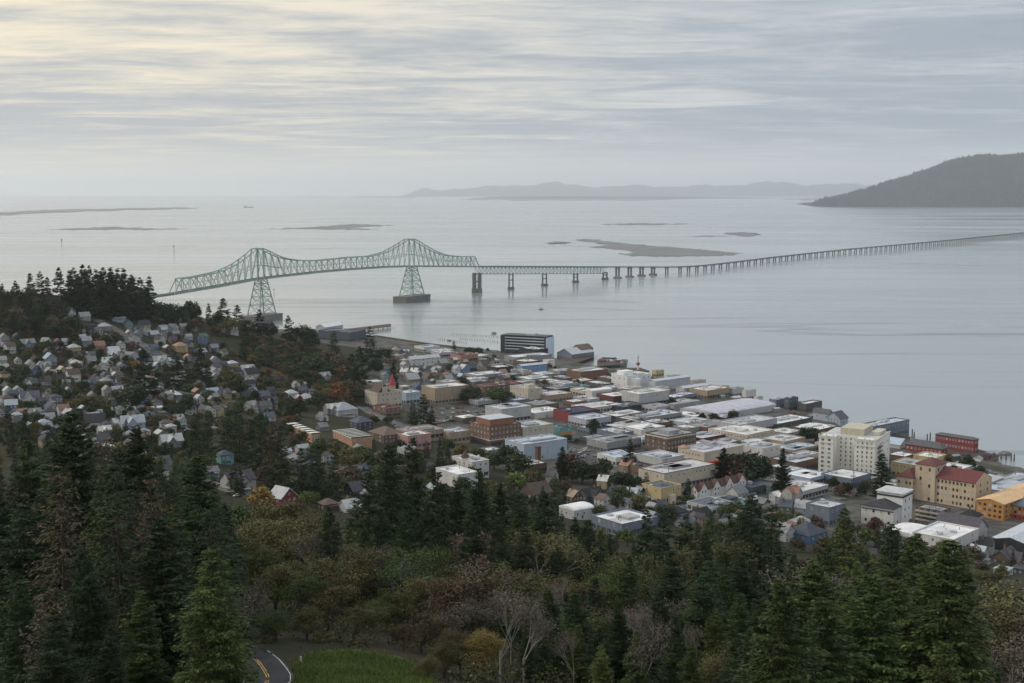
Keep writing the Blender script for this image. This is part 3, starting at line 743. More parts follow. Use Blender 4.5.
def house(px, py, wpx, st, wall, roof, form='g', label=None, ref=None, rk=0.0, chim=True, cat='house', deep=None, name='house', nwin=None):
    C = on_ground(px, py); sc_ = proj(C)[2] / F
    r = grid_rot(px) + radians(rk)
    Wd = wpx * sc_ * .80; Dp = (deep or .95) * Wd
    hh = st * 2.75 + .5; s_ = random.Random(int(px * 31 + py * 7))
    root_ = empty(name, tuple(C), r)
    FOOT.append((C[0], C[1], max(Wd, Dp) * .62)); HN[0] += 1
    wc = PAL[wall]; rj = s_.uniform(.62, .95); rc = tuple(v * rj for v in PAL[roof])
    jit = .70 + s_.uniform(-.18, .14); wc = tuple(v * jit for v in wc)
    a, b_ = Wd / 2, Dp / 2; m = MB(); q = MB(); ov = .45; th = .28
    def gable(mw, mr, x0, x1, y0, y1, e, rh, axis):
        if axis == 'y':
            c_ = (x0 + x1) / 2; kk = rh / (c_ - x0)
            mw.extr([(x0, -5), (x1, -5), (x1, e), (c_, e + rh), (x0, e)], 'y', y0, y1)
            mr.extr([(x0 - ov, e - ov * kk + .02), (c_, e + rh + .02), (x1 + ov, e - ov * kk + .02), (x1 + ov, e - ov * kk + th), (c_, e + rh + th + .08), (x0 - ov, e - ov * kk + th)], 'y', y0 - ov, y1 + ov)
        else:
            c_ = (y0 + y1) / 2; kk = rh / (c_ - y0)
            mw.extr([(y0, -5), (y1, -5), (y1, e), (c_, e + rh), (y0, e)], 'x', x0, x1)
            mr.extr([(y0 - ov, e - ov * kk + .02), (c_, e + rh + .02), (y1 + ov, e - ov * kk + .02), (y1 + ov, e - ov * kk + th), (c_, e + rh + th + .08), (y0 - ov, e - ov * kk + th)], 'x', x0 - ov, x1 + ov)
    if form == 'g': rh = Wd * .42; gable(m, q, -a, a, -b_, b_, hh, rh, 'y')
    elif form == 'G': rh = Dp * .40; gable(m, q, -a, a, -b_, b_, hh, rh, 'x')
    elif form == 'c':
        rh = Dp * .30; gable(m, q, -a, a, -b_ * .5, b_, hh, rh, 'x')
        m2 = MB(); gable(m2, q, -a * .62, a * .22, -b_ - 1.2, b_ * .2, hh - .15, rh * .96, 'y'); m.v, m.f, m.m = m.v, m.f, m.m
        m.add(m2.v, m2.f)
    elif form == 'h':
        rh = min(Wd, Dp) * .30; m.box(-a, a, -b_, b_, -5, hh); i_ = min(a, b_) * .85; x0, x1, y0, y1 = -a - ov, a + ov, -b_ - ov, b_ + ov
        q.add([(x0, y0, hh), (x1, y0, hh), (x1, y1, hh), (x0, y1, hh), (x0, y0, hh + .25), (x1, y0, hh + .25), (x1, y1, hh + .25), (x0, y1, hh + .25), (-a + i_, -b_ + i_, hh + rh), (a - i_, -b_ + i_, hh + rh), (a - i_, b_ - i_, hh + rh), (-a + i_, b_ - i_, hh + rh)],
              [(0, 3, 2, 1), (0, 1, 5, 4), (1, 2, 6, 5), (2, 3, 7, 6), (3, 0, 4, 7), (4, 5, 9, 8), (5, 6, 10, 9), (6, 7, 11, 10), (7, 4, 8, 11), (8, 9, 10, 11)])
    elif form == 'm':       # gambrel
        rh = Wd * .45
        pr = [(-a, hh * .7), (-a * .72, hh * .7 + rh * .68), (0, hh * .7 + rh), (a * .72, hh * .7 + rh * .68), (a, hh * .7)]
        m.extr([(-a, -5), (a, -5)] + pr[::-1], 'y', -b_, b_)
        q.extr([(u * 1.06, z + .03) for u, z in pr] + [(u * 1.09, z + .35) for u, z in pr[::-1]], 'y', -b_ - ov, b_ + ov); hh *= .7
    else:                   # flat
        rh = .3; m.box(-a, a, -b_, b_, -5, hh); q.box(-a - .35, a + .35, -b_ - .35, b_ + .35, hh + .01, hh + .35)
    m.build('wall', M_WALL, root_, wc)
    ro = q.build('roof', M_FLAT if form == 'f' else M_ROOF, root_, rc)
    if chim and s_.random() < .6 and wpx > 8:
        o = place('chimney', CHIM, ro, a * s_.uniform(-.5, .5), b_ * s_.uniform(.1, .5), hh, 1.0, rh + 1.2)
        o.color = PAL['brick'] + (1,)
    nw = nwin or (2 if wpx < 13 else 3)
    zs = [1.6 + 2.75 * i for i in range(st)]
    if form == 'c':
        yf = -b_ - 1.2; wins(root_, 'y', -a * .56, a * .16, yf - .02, zs, 2, 1.1, 1.5); wins(root_, 'y', a * .28, a * .95, -b_ * .5 - .02, zs, 1, 1.3, 1.4)
    else:
        wins(root_, 'y', -a + .3, a - .3, -b_ - .02, zs, nw, 1.15, 1.5)
        if form in 'gm' and Wd > 7: place('window', WIN, root_, 0, -b_ - .02, hh + rh * .38, 1.0, 1.3)
    wins(root_, 'x', -b_ * (.4 if form == 'c' else .9), b_ * .9, -a - .02, zs, 2, 1.1, 1.4)
    if wpx >= 9:
        yf = (-b_ - 1.2) if form == 'c' else -b_
        if s_.random() < .55:
            pw = MB(); w_ = a * s_.uniform(.7, 1.6); x0 = -w_ / 2 if form != 'c' else -a * .55; x1 = x0 + (w_ if form != 'c' else a * .7)
            pw.box(x0, x1, yf - 2.2, yf - .05, 2.55, 2.75)
            for xx in (x0 + .15, x1 - .15): pw.box(xx - .09, xx + .09, yf - 2.1, yf - 1.92, -3, 2.55)
            pw.box(x0, x1, yf - 2.15, yf - .05, -3, .35); pw.build('porch', M_WALL, root_, tuple(min(.7, v * 1.15) for v in wc))
        place('door', DOOR, root_, a * .05 if nw == 2 else a * .33, yf - .03, .4, 1.0, 2.1)
    desc = label
    if desc is None:
        fm = {'g': 'steep gabled', 'G': 'long gabled', 'c': 'cross gabled', 'h': 'hip roofed', 'm': 'barn roofed', 'f': 'flat roofed'}[form]
        sz = 'small' if wpx < 11 else ('mid-sized' if wpx < 17 else 'large')
        desc = relate(px, py, desc=f'{sz} {wall} {fm} house with {roof} roof'.replace('  ', ' '))
    uniq(root_, desc, cat, 'houses on the hillside and below downtown')
    anchor(ref, px, py - st * 3)
    return root_
# ------------------------------------------------------------------ landmark buildings
def add_box_part(root_, name, x0, x1, y0, y1, z0, z1, color, mt=None):
    q = MB(); q.box(x0, x1, y0, y1, z0, z1); return q.build(name, mt or M_MASON, root_, PAL[color] if isinstance(color, str) else color)
def hip_part(root_, x0, x1, y0, y1, z, rh, color, ov=.7, parent=None):
    i_ = min(x1 - x0, y1 - y0) / 2 * .97; x0 -= ov; x1 += ov; y0 -= ov; y1 += ov; i_ += ov
    q = MB(); q.add([(x0, y0, z), (x1, y0, z), (x1, y1, z), (x0, y1, z), (x0, y0, z + .3), (x1, y0, z + .3), (x1, y1, z + .3), (x0, y1, z + .3), (x0 + i_, y0 + i_, z + rh), (x1 - i_, y0 + i_, z + rh), (x1 - i_, y1 - i_, z + rh), (x0 + i_, y1 - i_, z + rh)],
          [(0, 3, 2, 1), (0, 1, 5, 4), (1, 2, 6, 5), (2, 3, 7, 6), (3, 0, 4, 7), (4, 5, 9, 8), (5, 6, 10, 9), (6, 7, 11, 10), (7, 4, 8, 11), (8, 9, 10, 11)])
    return q.build('roof', M_ROOF, root_, PAL[color])

# tall white hotel
C, r, wd, dp_, hh = setup(818, 874, 889, 479, 38, 60)
b = empty('hotel', tuple(C), r); uniq(b, 'tall white eight storey hotel with stepped bays and parapet towering over downtown', 'hotel'); anchor('the tall white hotel', 850, 455)
FOOT.append((C[0], C[1] + dp_ / 2, 40))
y1, y2 = dp_ * .36, dp_ * .74; rc_ = wd * .28
m = MB(); m.box(rc_, wd, 0, dp_, -5, hh); m.box(0, rc_ - .01, 0, y1, -5, hh); m.box(0, rc_ - .01, y2, dp_, -5, hh)
m.build('wall', M_MASON, b, (.70, .69, .63))
q = MB(); q.box(rc_ + .5, wd - .5, .5, dp_ - .5, hh + .02, hh + .25); q.build('roof', M_FLAT, b, PAL['pale grey'])
q = MB()
for i in range(9):
    for (ya, yb, xx) in ((0, y1, -.02), (y2, dp_, -.02)):
        yy = ya + (yb - ya) * i / 8; q.box(xx - .25, xx + .6, yy - .45, yy + .45, hh - 1, hh + (2.2 if i % 4 == 0 else 1.1))
q.box(-.3, .3, 0, y1, hh + .01, hh + .9); q.box(-.3, .3, y2, dp_, hh + .01, hh + .9); q.box(0, wd, -.3, .3, hh + .012, hh + .92)
q.build('parapet', M_MASON, b, (.64, .62, .54))
q = MB(); q.box(-.45, -.02, -.4, y1, hh - 4.6, hh - 4.2); q.box(-.45, -.02, y2, dp_, hh - 4.6, hh - 4.2); q.box(-.4, wd, -.45, -.02, hh - 4.6, hh - 4.2); q.build('cornice', M_MASON, b, (.6, .58, .5))
zs = [hh / 8.4 * (i + .75) for i in range(8)]
wins(b, 'x', .8, y1 - .8, -.02, zs, 4, 1.3, 2.0); wins(b, 'x', y1 + .6, y2 - .6, rc_ - .02, zs, 4, 1.2, 1.9); wins(b, 'x', y2 + .6, dp_ - .6, -.02, zs, 2, 2.4, 2.0)
wins(b, 'y', wd * .45, wd - 1, -.02, zs[::2], 2, 1.2, 1.8)
q = MB()
for i in range(2, 7):
    z = zs[i]; q.box(wd * .15, wd * .40, -1.4, -.05, z - 1, z - .85); q.tube((wd * .15, -.8, z - 1), (wd * .4, -.8, z + hh / 8.4 - 1), .15); q.box(wd * .15, wd * .4, -1.42, -1.36, z - .85, z + .15)
q.build('fire_escape', M_TRIMD, b)
add_box_part(b, 'penthouse', wd * .35, wd * .95, dp_ * .3, dp_ * .72, hh + .25, hh + 5.5, (.50, .46, .36))
add_box_part(b, 'penthouse', wd * .5, wd * .9, dp_ * .05, dp_ * .2, hh + .25, hh + 3.2, (.52, .49, .41))

# tan hospital-like block with red roofs and a central tower
C, r, wd, dp_, hh = setup(935, 975, 991, 510, 27, 46)
b = empty('apartment_block', tuple(C), r); uniq(b, 'long tan four storey block with red hipped roofs and square central tower', 'building'); anchor('the tan block with red roofs', 950, 488)
FOOT.append((C[0], C[1] + 25, 40)); TAN = (.50, .41, .30)
m = MB(); m.extr([(0, -5), (wd, -5), (wd, hh), (wd / 2, hh + wd * .22), (0, hh)], 'y', 0, dp_); m.build('wall', M_MASON, b, TAN)
q = MB(); kk = .44
q.extr([(-.7, hh - .7 * kk + .02), (wd / 2, hh + wd * .22 + .03), (wd + .7, hh - .7 * kk + .02), (wd + .7, hh - .7 * kk + .4), (wd / 2, hh + wd * .22 + .5), (-.7, hh - .7 * kk + .4)], 'y', .3, dp_ + .5); q.build('roof', M_ROOF, b, (.15, .05, .048))
zs = [hh / 4 * (i + .52) for i in range(4)]
wins(b, 'x', .8, dp_ - .6, -.02, zs, 10, 1.35, 2.1, WIND); wins(b, 'y', 1.5, wd - 1.5, -.02, zs, 2, 1.3, 2.0, WIND)
tx = wd * .62; th_ = hh * 1.42; ty0, ty1 = dp_ + .05, dp_ + tx * .95
add_box_part(b, 'tower', -1.2, tx, ty0, ty1, -5, th_, TAN); hip_part(b, -1.2, tx, ty0, ty1, th_ + .02, tx * .26, 'rust red')
wins(b, 'x', ty0 + .8, ty1 - .8, -1.22, zs + [th_ - 3.2], 2, 1.5, 2.4, WIND); wins(b, 'y', 0, tx - 1, ty0 - .02, [th_ - 3.2], 2, 1.5, 2.4, WIND)
lw0, lw1 = ty1 + .05, ty1 + solve_dim(C + np.array([-sin(r), cos(r), 0]) * ty1, np.array([-sin(r), cos(r), 0]), 899) ; lh = hh * .86
add_box_part(b, 'wing', -4.5, tx * .9, lw0, lw1, -5, lh, TAN); hip_part(b, -4.5, tx * .9, lw0, lw1, lh + .02, tx * .34, 'rust red')
wins(b, 'x', lw0 + .5, lw1 - .5, -4.52, [lh / 3.4 * (i + .6) for i in range(3)], 4, 1.4, 2.2, WIND); wins(b, 'y', -4.2, -1.4, lw0 - .02, [lh / 3.4 * (i + .6) for i in range(3)], 1, 1.2, 2.0, WIND)
add_box_part(b, 'chimney', wd * .8, wd * .8 + 2.2, dp_ * .72, dp_ * .72 + 2.2, hh * .8, hh * 1.3, TAN)

# dark banded waterfront block
C, r, wd, dp_, hh = setup(500.5, 546, 553, 355, 18, 66, z=5)
b = empty('office_block', tuple(C), r); uniq(b, 'dark glass waterfront block with pale horizontal bands and a blue white end', 'building'); anchor('the dark banded block', 525, 346)
m = MB(); m.box(0, wd, 0, dp_, -5, hh); m.build('wall', M_MASON, b, (.05, .055, .065))
add_box_part(b, 'end_wall', -.5, wd + .5, -1.6, -.02, -5, hh - 1.5, (.52, .60, .70))
for i in range(5):
    z = hh * (.22 + .16 * i); add_box_part(b, 'band', -.4, -.03, dp_ * .04, dp_ * .90, z, z + hh * .055, (.50, .54, .60))
    q = MB(); q.box(-.2, -.03, dp_ * .05, dp_ * .89, z + hh * .06, z + hh * .155); q.build('window', M_GLASS, b)
add_box_part(b, 'roof', .5, wd - .5, 1, dp_ - 1, hh + .01, hh + .5, 'dark grey'); add_box_part(b, 'rooftop_unit', wd * .3, wd * .7, dp_ * .3, dp_ * .5, hh + .5, hh + 3, 'pale grey')

# castle-like corner building with the red spire
b, C, r, wd, dp_, hh = block(365, 377, 402, 409, 16, 'cream', 'dark grey', 3, 4, 6, 'pale yellow Victorian building with pointed gable and slim red spire', ref='the red spired building', wmat=M_MASON, style='flat', units=0)
q = MB(); q.extr([(wd * .05, hh + .02), (wd * .55, hh + .02), (wd * .3, hh + 8)], 'y', .2, dp_ * .7); q.build('gable', M_ROOF, b, (.10, .075, .065))
add_box_part(b, 'gable_wall', wd * .22, wd * .42, -.3, .15, hh + .3, hh + 5.5, (.52, .45, .33))
t0 = wd * .68; ts = wd * .11
q = MB(); q.prism([(t0 + ts * cos(a * pi / 4), 3 + ts * sin(a * pi / 4)) for a in range(8)], -3, hh + 6); q.build('turret', M_MASON, b, (.50, .42, .31))
q = MB(); n = 8; zt = hh + 6.02
q.add([(t0 + ts * 1.25 * cos(a * pi / 4), 3 + ts * 1.25 * sin(a * pi / 4), zt) for a in range(8)] + [(t0, 3, zt + 12)], [(i, (i + 1) % 8, 8) for i in range(8)] + [tuple(range(8))[::-1]]); q.build('spire', M_ROOF, b, (.36, .07, .08))

M_CLER = mat('dark_green_boarding', (.05, .075, .06), .7)
# rows of townhouses under striped white roofs
for (L, M, R, y, h, lab, ref, nn) in ((287, 312, 320, 443, 14, 'row of townhouses with six striped white roofs stepping down beside dark trees', 'the upper striped white roofs', 6), (333, 352, 372, 447, 14, 'terraced row with striped white and green roofs and a tan end wall', 'the lower striped white roofs', 7)):
    C, r, wd, dp_, hh = setup(L, M, R, y, h, 30)
    b = empty('townhouse_row', tuple(C), r); uniq(b, lab, 'townhouses'); anchor(ref, (L + R) / 2, y - 8); FOOT.append((C[0], C[1] + 18, 26))
    m = MB(); m.box(0, wd, 0, dp_, -6, hh * .62); m.build('wall', M_MASON, b, (.40, .23, .14))
    sg = dp_ / nn
    add_box_part(b, 'roof_valley', .1, wd - .1, .1, dp_ - .1, hh * .62 + .005, hh * .62 + .018, (.035, .045, .04), M_FLAT)
    for i in range(nn):
        y0, y1, zb = i * sg + .12, (i + 1) * sg - .02, hh * .62 + .02
        q = MB(); q.extr([(y0, zb), (y1, zb), (y1, zb + .25), (y0, zb + 1.0)], 'x', -.6, wd + .6); q.build('roof', M_FLAT, b, (.66, .66, .60))
        q = MB(); q.box(-.5, wd + .5, y0 - .1, y0 - .01, zb, zb + .95); q.build('clerestory', M_CLER, b)
    wins(b, 'x', .5, dp_ - .5, -.02, [hh * .2, hh * .45], nn, 1.4, 1.5); wins(b, 'y', .5, wd - .5, -.02, [hh * .2, hh * .45], 4, 1.3, 1.5)

# white meeting hall with the square tower
b, C, r, wd, dp_, hh = block(861, 893, 909, 529, 25, 'white', 'charcoal', 2, 4, 2, 'white corner hall with dark low roof and a taller square tower', ref='the white hall with square tower', name='meeting_hall', cat='hall', style='hip', roofh=.16, wmat=M_MASON, dark=True, rot=52)
add_box_part(b, 'tower', wd * .45, wd * .45 + wd * .62, -1.0, wd * .6, -4, hh * 1.28, (.68, .68, .68)); add_box_part(b, 'tower_band', wd * .45 - .3, wd * 1.07 + .3, -1.3, wd * .6 + .3, hh * 1.12, hh * 1.19, 'charcoal')
hip_part(b, wd * .45, wd * 1.07, -1.0, wd * .6, hh * 1.281, 1.2, 'pale grey', .9)
wins(b, 'y', wd * .5, wd, -1.02, [hh * .3, hh * .6, hh * .95], 2, 1.2, 1.7, WIND)
add_box_part(b, 'cornice', -.35, -.02, 0, dp_, hh * .66, hh * .71, 'dark grey')

# building under construction, sheathed in orange board
ORG = (.46, .23, .075)
C, r, wd, dp_, hh = setup(976, 1003, 1048, 521, 20, 44)
b = empty('unfinished_building', tuple(C), r); uniq(b, 'unfinished building sheathed in orange boards under a bare plywood roof', 'building site'); anchor('the orange unfinished building', 1000, 503); FOOT.append((C[0] + 15, C[1] + 15, 34))
k_ = hh * .84
m = MB(); m.extr([(0, -5), (dp_, -5), (dp_, k_), (dp_ / 2, hh), (0, k_)], 'x', 0, wd); m.build('wall', mat('sheathing_board', ORG, .8, .3, .22, lap=1.2), b)
q = MB(); q.extr([(-.8, k_ - .1), (dp_ / 2, hh + .03), (dp_ + .8, k_ - .1), (dp_ + .8, k_ + .25), (dp_ / 2, hh + .4), (-.8, k_ + .25)], 'x', -.6, wd + .6); q.build('roof', mat('plywood_sheets', (.66, .44, .24), .8, .25, .2, lap=0), b)
OPEN = WIND
wins(b, 'x', .6, dp_ - .6, -.02, [k_ * .2, k_ * .52, k_ * .82], 5, 1.9, 1.7, OPEN); wins(b, 'y', 1, wd * .3, -.02, [k_ * .2, k_ * .52, k_ * .82], 3, 1.8, 1.7, OPEN)
# its gabled wing, red primer at the foot
gx0, gx1 = wd * .18, wd * 1.0; gd = 11.0; ge = hh * .66
m = MB(); m.extr([(gx0, hh * .22), (gx1, hh * .22), (gx1, ge), ((gx0 + gx1) / 2, ge + 4.2), (gx0, ge)], 'y', -gd, -.05); m.build('wing', MATS['sheathing_board'], b)
m = MB(); m.box(gx0 - .05, gx1 + .05, -gd - .05, -.05, -5, hh * .218); m.build('wing_base', M_MASON, b, (.50, .07, .045))
q = MB(); kk = 4.2 / ((gx1 - gx0) / 2); c_ = (gx0 + gx1) / 2
q.extr([(gx0 - .7, ge - .7 * kk + .03), (c_, ge + 4.23), (gx1 + .7, ge - .7 * kk + .03), (gx1 + .7, ge - .7 * kk + .4), (c_, ge + 4.65), (gx0 - .7, ge - .7 * kk + .4)], 'y', -gd - .5, -.1); q.build('wing_roof', M_ROOF, b, PAL['slate'])
wins(b, 'y', gx0 + .6, gx1 - .6, -gd - .08, [hh * .1, hh * .34, hh * .54], 8, 1.6, 1.7, OPEN); wins(b, 'x', -gd + .6, -1, gx0 - .08, [hh * .1, hh * .34, hh * .54], 3, 1.6, 1.7, OPEN)

# big dark-roofed church
b, C, r, wd, dp_, hh = block(934, 975, 987, 541, 20, 'pale grey', 'purple grey', 1, 3, 0, 'church with broad dark purple roof and pale gable ends', ref='the dark roofed church', name='church', cat='church', style='gy', roofh=.62, wmat=M_WALL, rot=47)
q = MB(); q.extr([(dp_ * .25, 0), (dp_ * .52, 0), (dp_ * .385, hh * .62)], 'x', -2.2, 2); q.build('side_gable', M_WALL, b, PAL['pale grey'])
# Tudor-gabled terrace
C, r, wd, dp_, hh = setup(691, 697, 746, 500, 15, 42)
b = empty('tudor_terrace', tuple(C), r); uniq(b, 'white half timbered terrace with four gables under a brown roof', 'terrace'); anchor('the white gabled terrace', 718, 490); FOOT.append((C[0] + 14, C[1] + 12, 22))
e = hh * .62
m = MB(); m.extr([(0, -5), (dp_, -5), (dp_, e), (dp_ / 2, hh * .98), (0, e)], 'x', 0, wd); m.build('wall', M_WALL, b, PAL['white'])
q = MB(); kk = (hh * .98 - e) / (dp_ / 2); q.extr([(-.6, e - .6 * kk + .02), (dp_ / 2, hh * .98 + .03), (dp_ + .6, e - .6 * kk + .02), (dp_ + .6, e - .6 * kk + .35), (dp_ / 2, hh * .98 + .45), (-.6, e - .6 * kk + .35)], 'x', -.5, wd + .5); q.build('roof', M_ROOF, b, (.115, .065, .05))
for i in range(4):
    xc = wd * (.1 + .26 * i); gw = wd * .075
    m = MB(); m.extr([(xc - gw, -5), (xc + gw, -5), (xc + gw, e), (xc, e + gw * 1.25), (xc - gw, e)], 'y', -1.6, dp_ * .4); g_ = m.build('gable', M_WALL, b, PAL['white'])
    q = MB(); q.extr([(xc - gw - .35, e - .4), (xc, e + gw * 1.25 + .04), (xc + gw + .35, e - .4), (xc + gw + .35, e - .1), (xc, e + gw * 1.25 + .4), (xc - gw - .35, e - .1)], 'y', -2.0, dp_ * .42); q.build('gable_roof', M_ROOF, b, (.09, .055, .045))
    wins(b, 'y', xc - gw * .8, xc + gw * .8, -1.62, [1.8, e - 1.2], 2, 1.0, 1.5, WIND)
wins(b, 'x', .5, dp_ - .5, -.02, [1.8, e - 1.2], 2, 1.0, 1.5, WIND)

